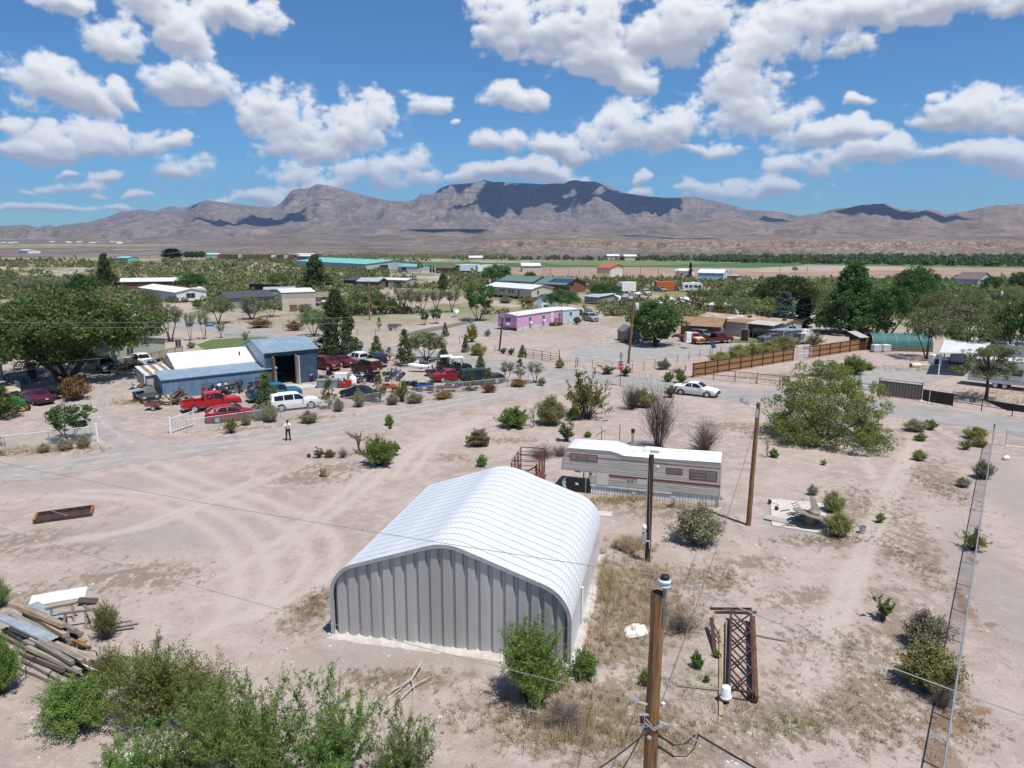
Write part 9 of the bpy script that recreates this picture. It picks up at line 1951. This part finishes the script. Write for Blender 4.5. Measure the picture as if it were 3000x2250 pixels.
grass('dead_grass', [(2050,2080,3,2),(2300,2120,3,1.5),(2500,2080,3,2),(2560,1980,2.5,2),(2650,2150,2.5,1.5),(2450,1880,2.5,2),(2100,1700,1.6,1.5),(1150,1990,2.5,.8),(1420,2080,2,.8),(900,1800,.9,1.8),(930,1760,.6,1.2),(2420,1580,3,.7),(2550,1470,2.6,3),(2480,1300,4,1),(2350,1280,4,1),(2800,2080,.8,1.5),(2680,1650,1,4),(2750,1430,1.2,4)], 2600, 11, .17, LEAF['tan'], 'short brown dead grass in patches over the dirt', 4)
grass('yellow_grass', [(2900,1150,7,2),(2980,1180,7,1.5),(2830,1170,6,1.2),(2700,1085,5,1.2),(1800,1470,3.5,.5),(1980,1485,2.5,.5),(2300,1120,7,1.2),(1830,1462,2,.3),(150,1318,4,1),(2550,1075,4,2),(60,1325,3,1),(380,1180,2,1.5)], 1500, 12, .45, LEAF['straw'], 'yellow grass along the fences and trailer skirt', 5)
grass('green_weeds', [(1770,1730,.5,2.4),(1700,1950,1,1),(1650,2010,1.4,.7),(2040,2000,1.2,1.2),(2330,2130,1.2,.5),(1760,1640,.4,.8),(1900,1980,.5,.5)], 330, 14, .22, LEAF['mesquite'], 'fresh green weeds at the shed curb and truss', 6)
n = 5200; r_ = np.random.default_rng(15); Yp = 1 / r_.uniform(1 / 62, 1 / 21, n); Xp = r_.uniform(-.75, .75, n) * Yp; sz = r_.uniform(.012, .045, n) * (1 + (r_.random(n) < .06) * 1.6)
oc = np.array([(1, 0, 0), (0, 1, 0), (-1, 0, 0), (0, -1, 0), (0, 0, .7), (0, 0, -.5)]); fo = np.array([(0, 1, 4), (1, 2, 4), (2, 3, 4), (3, 0, 4)])
V = oc[None] * sz[:, None, None] * r_.uniform(.6, 1.3, (n, 6, 1)) + np.stack([Xp, Yp, np.zeros(n)], -1)[:, None]; F_ = (fo[None] + (np.arange(n) * 6)[:, None, None]).reshape(-1, 3)
tag(link('pebbles', npmesh('pebbles', V.reshape(-1, 3), F_, mt('pebble', (.40, .36, .33), .9, var=.35, scale=2))), 'pale pebbles strewn over the dirt lot', 'pebbles', kind='stuff')
# ================================================================== UNSEEN CLOUDS ADDED TO SHADE THE RANGE, AND THE AIR
cloudm = mt('cloud_white', (.85, .86, .88), 1.0, var=.03, scale=.002)
def cloud_over(px, py, Yt, z, rx, ry, label, seed, alt=2900):
 X = u_of(px) * Yt; s_ = (alt - z) / SUN_DIR.z; c = Vector((X, Yt, z)) + SUN_DIR * s_; r_ = random.Random(seed); mb = MB(); t = thing('shade_cloud', label, 'cloud', c, 0); n = 14
 bm = bmesh.new()
 for k in range(n):
  a = r_.uniform(0, 6.28); q = math.sqrt(r_.random()); s2 = r_.uniform(.3, .55) * (1.15 - .6 * q)
  m_ = Matrix.Translation((math.cos(a) * q * rx * .72, math.sin(a) * q * ry * .72, 60 * (1 - q))) @ Matrix.Diagonal((rx * s2, ry * s2, min(rx, ry) * s2 * .55, 1))
  bmesh.ops.create_icosphere(bm, subdivisions=3, radius=1, matrix=m_)
 for v in bm.verts:
  f = float(fbm(np.array([v.co.x / 160.]), np.array([(v.co.y + v.co.z * .7) / 160.]), 4, seed)[0]) - .5; v.co += v.co.normalized() * f * min(rx, ry) * .22
  v.co.z = max(v.co.z, -40)
 me = bpy.data.meshes.new('billows'); bm.to_mesh(me); bm.free(); me.materials.append(cloudm); me.polygons.foreach_set('use_smooth', [True] * len(me.polygons)); link('billows', me, t)
for i, (px, py, Yt, z, rx, ry, lb) in enumerate([(1530, 560, 6250, 330, 720, 1150, 'broad cumulus above the main mesa'), (1450, 600, 5500, 230, 330, 500, 'cumulus above the mesa face'), (1690, 610, 5600, 220, 240, 420, 'small cumulus above the mesa face'), (1340, 560, 6500, 330, 230, 700, 'cumulus above the mesa shoulder'), (1850, 610, 6000, 250, 380, 900, 'cumulus above the mesa right flank'), (1720, 545, 6500, 380, 420, 600, 'cumulus above the second summit'), (750, 640, 5100, 130, 420, 420, 'cumulus above the left foothills'), (600, 590, 6500, 220, 180, 150, 'small cumulus above the left ridge'), (180, 705, 3600, 30, 900, 330, 'long cumulus above the left plain'), (2590, 620, 3950, 110, 300, 480, 'cumulus above the right-hand hills'), (2720, 625, 3950, 100, 200, 380, 'small cumulus above the far right hills'), (1970, 702, 2150, 15, 190, 110, 'small cumulus above the river bluffs'), (2260, 640, 5700, 130, 330, 480, 'cumulus above the saddle'), (1320, 690, 3100, 30, 330, 120, 'thin cumulus above the middle fan')]): cloud_over(px, py, Yt, z, rx, ry, lb + ', unseen, added to shade it', 200 + i)
hz = MB().box(-12500, 12500, -600, 9600, -2.5, 640).build('haze', None); hm = bpy.data.materials.new('haze_air'); hm.use_nodes = True; T = NT(hm.node_tree); T.n.clear()
pv = T.node('ShaderNodeVolumePrincipled'); pv.inputs['Color'].default_value = (.46, .64, 1.0, 1); pv.inputs['Density'].default_value = 6.4e-5; pv.inputs['Anisotropy'].default_value = .2
o = T.node('ShaderNodeOutputMaterial'); T.l.new(pv.outputs[0], o.inputs['Volume']); hz.data.materials.append(hm); tag(hz, kind='stuff')
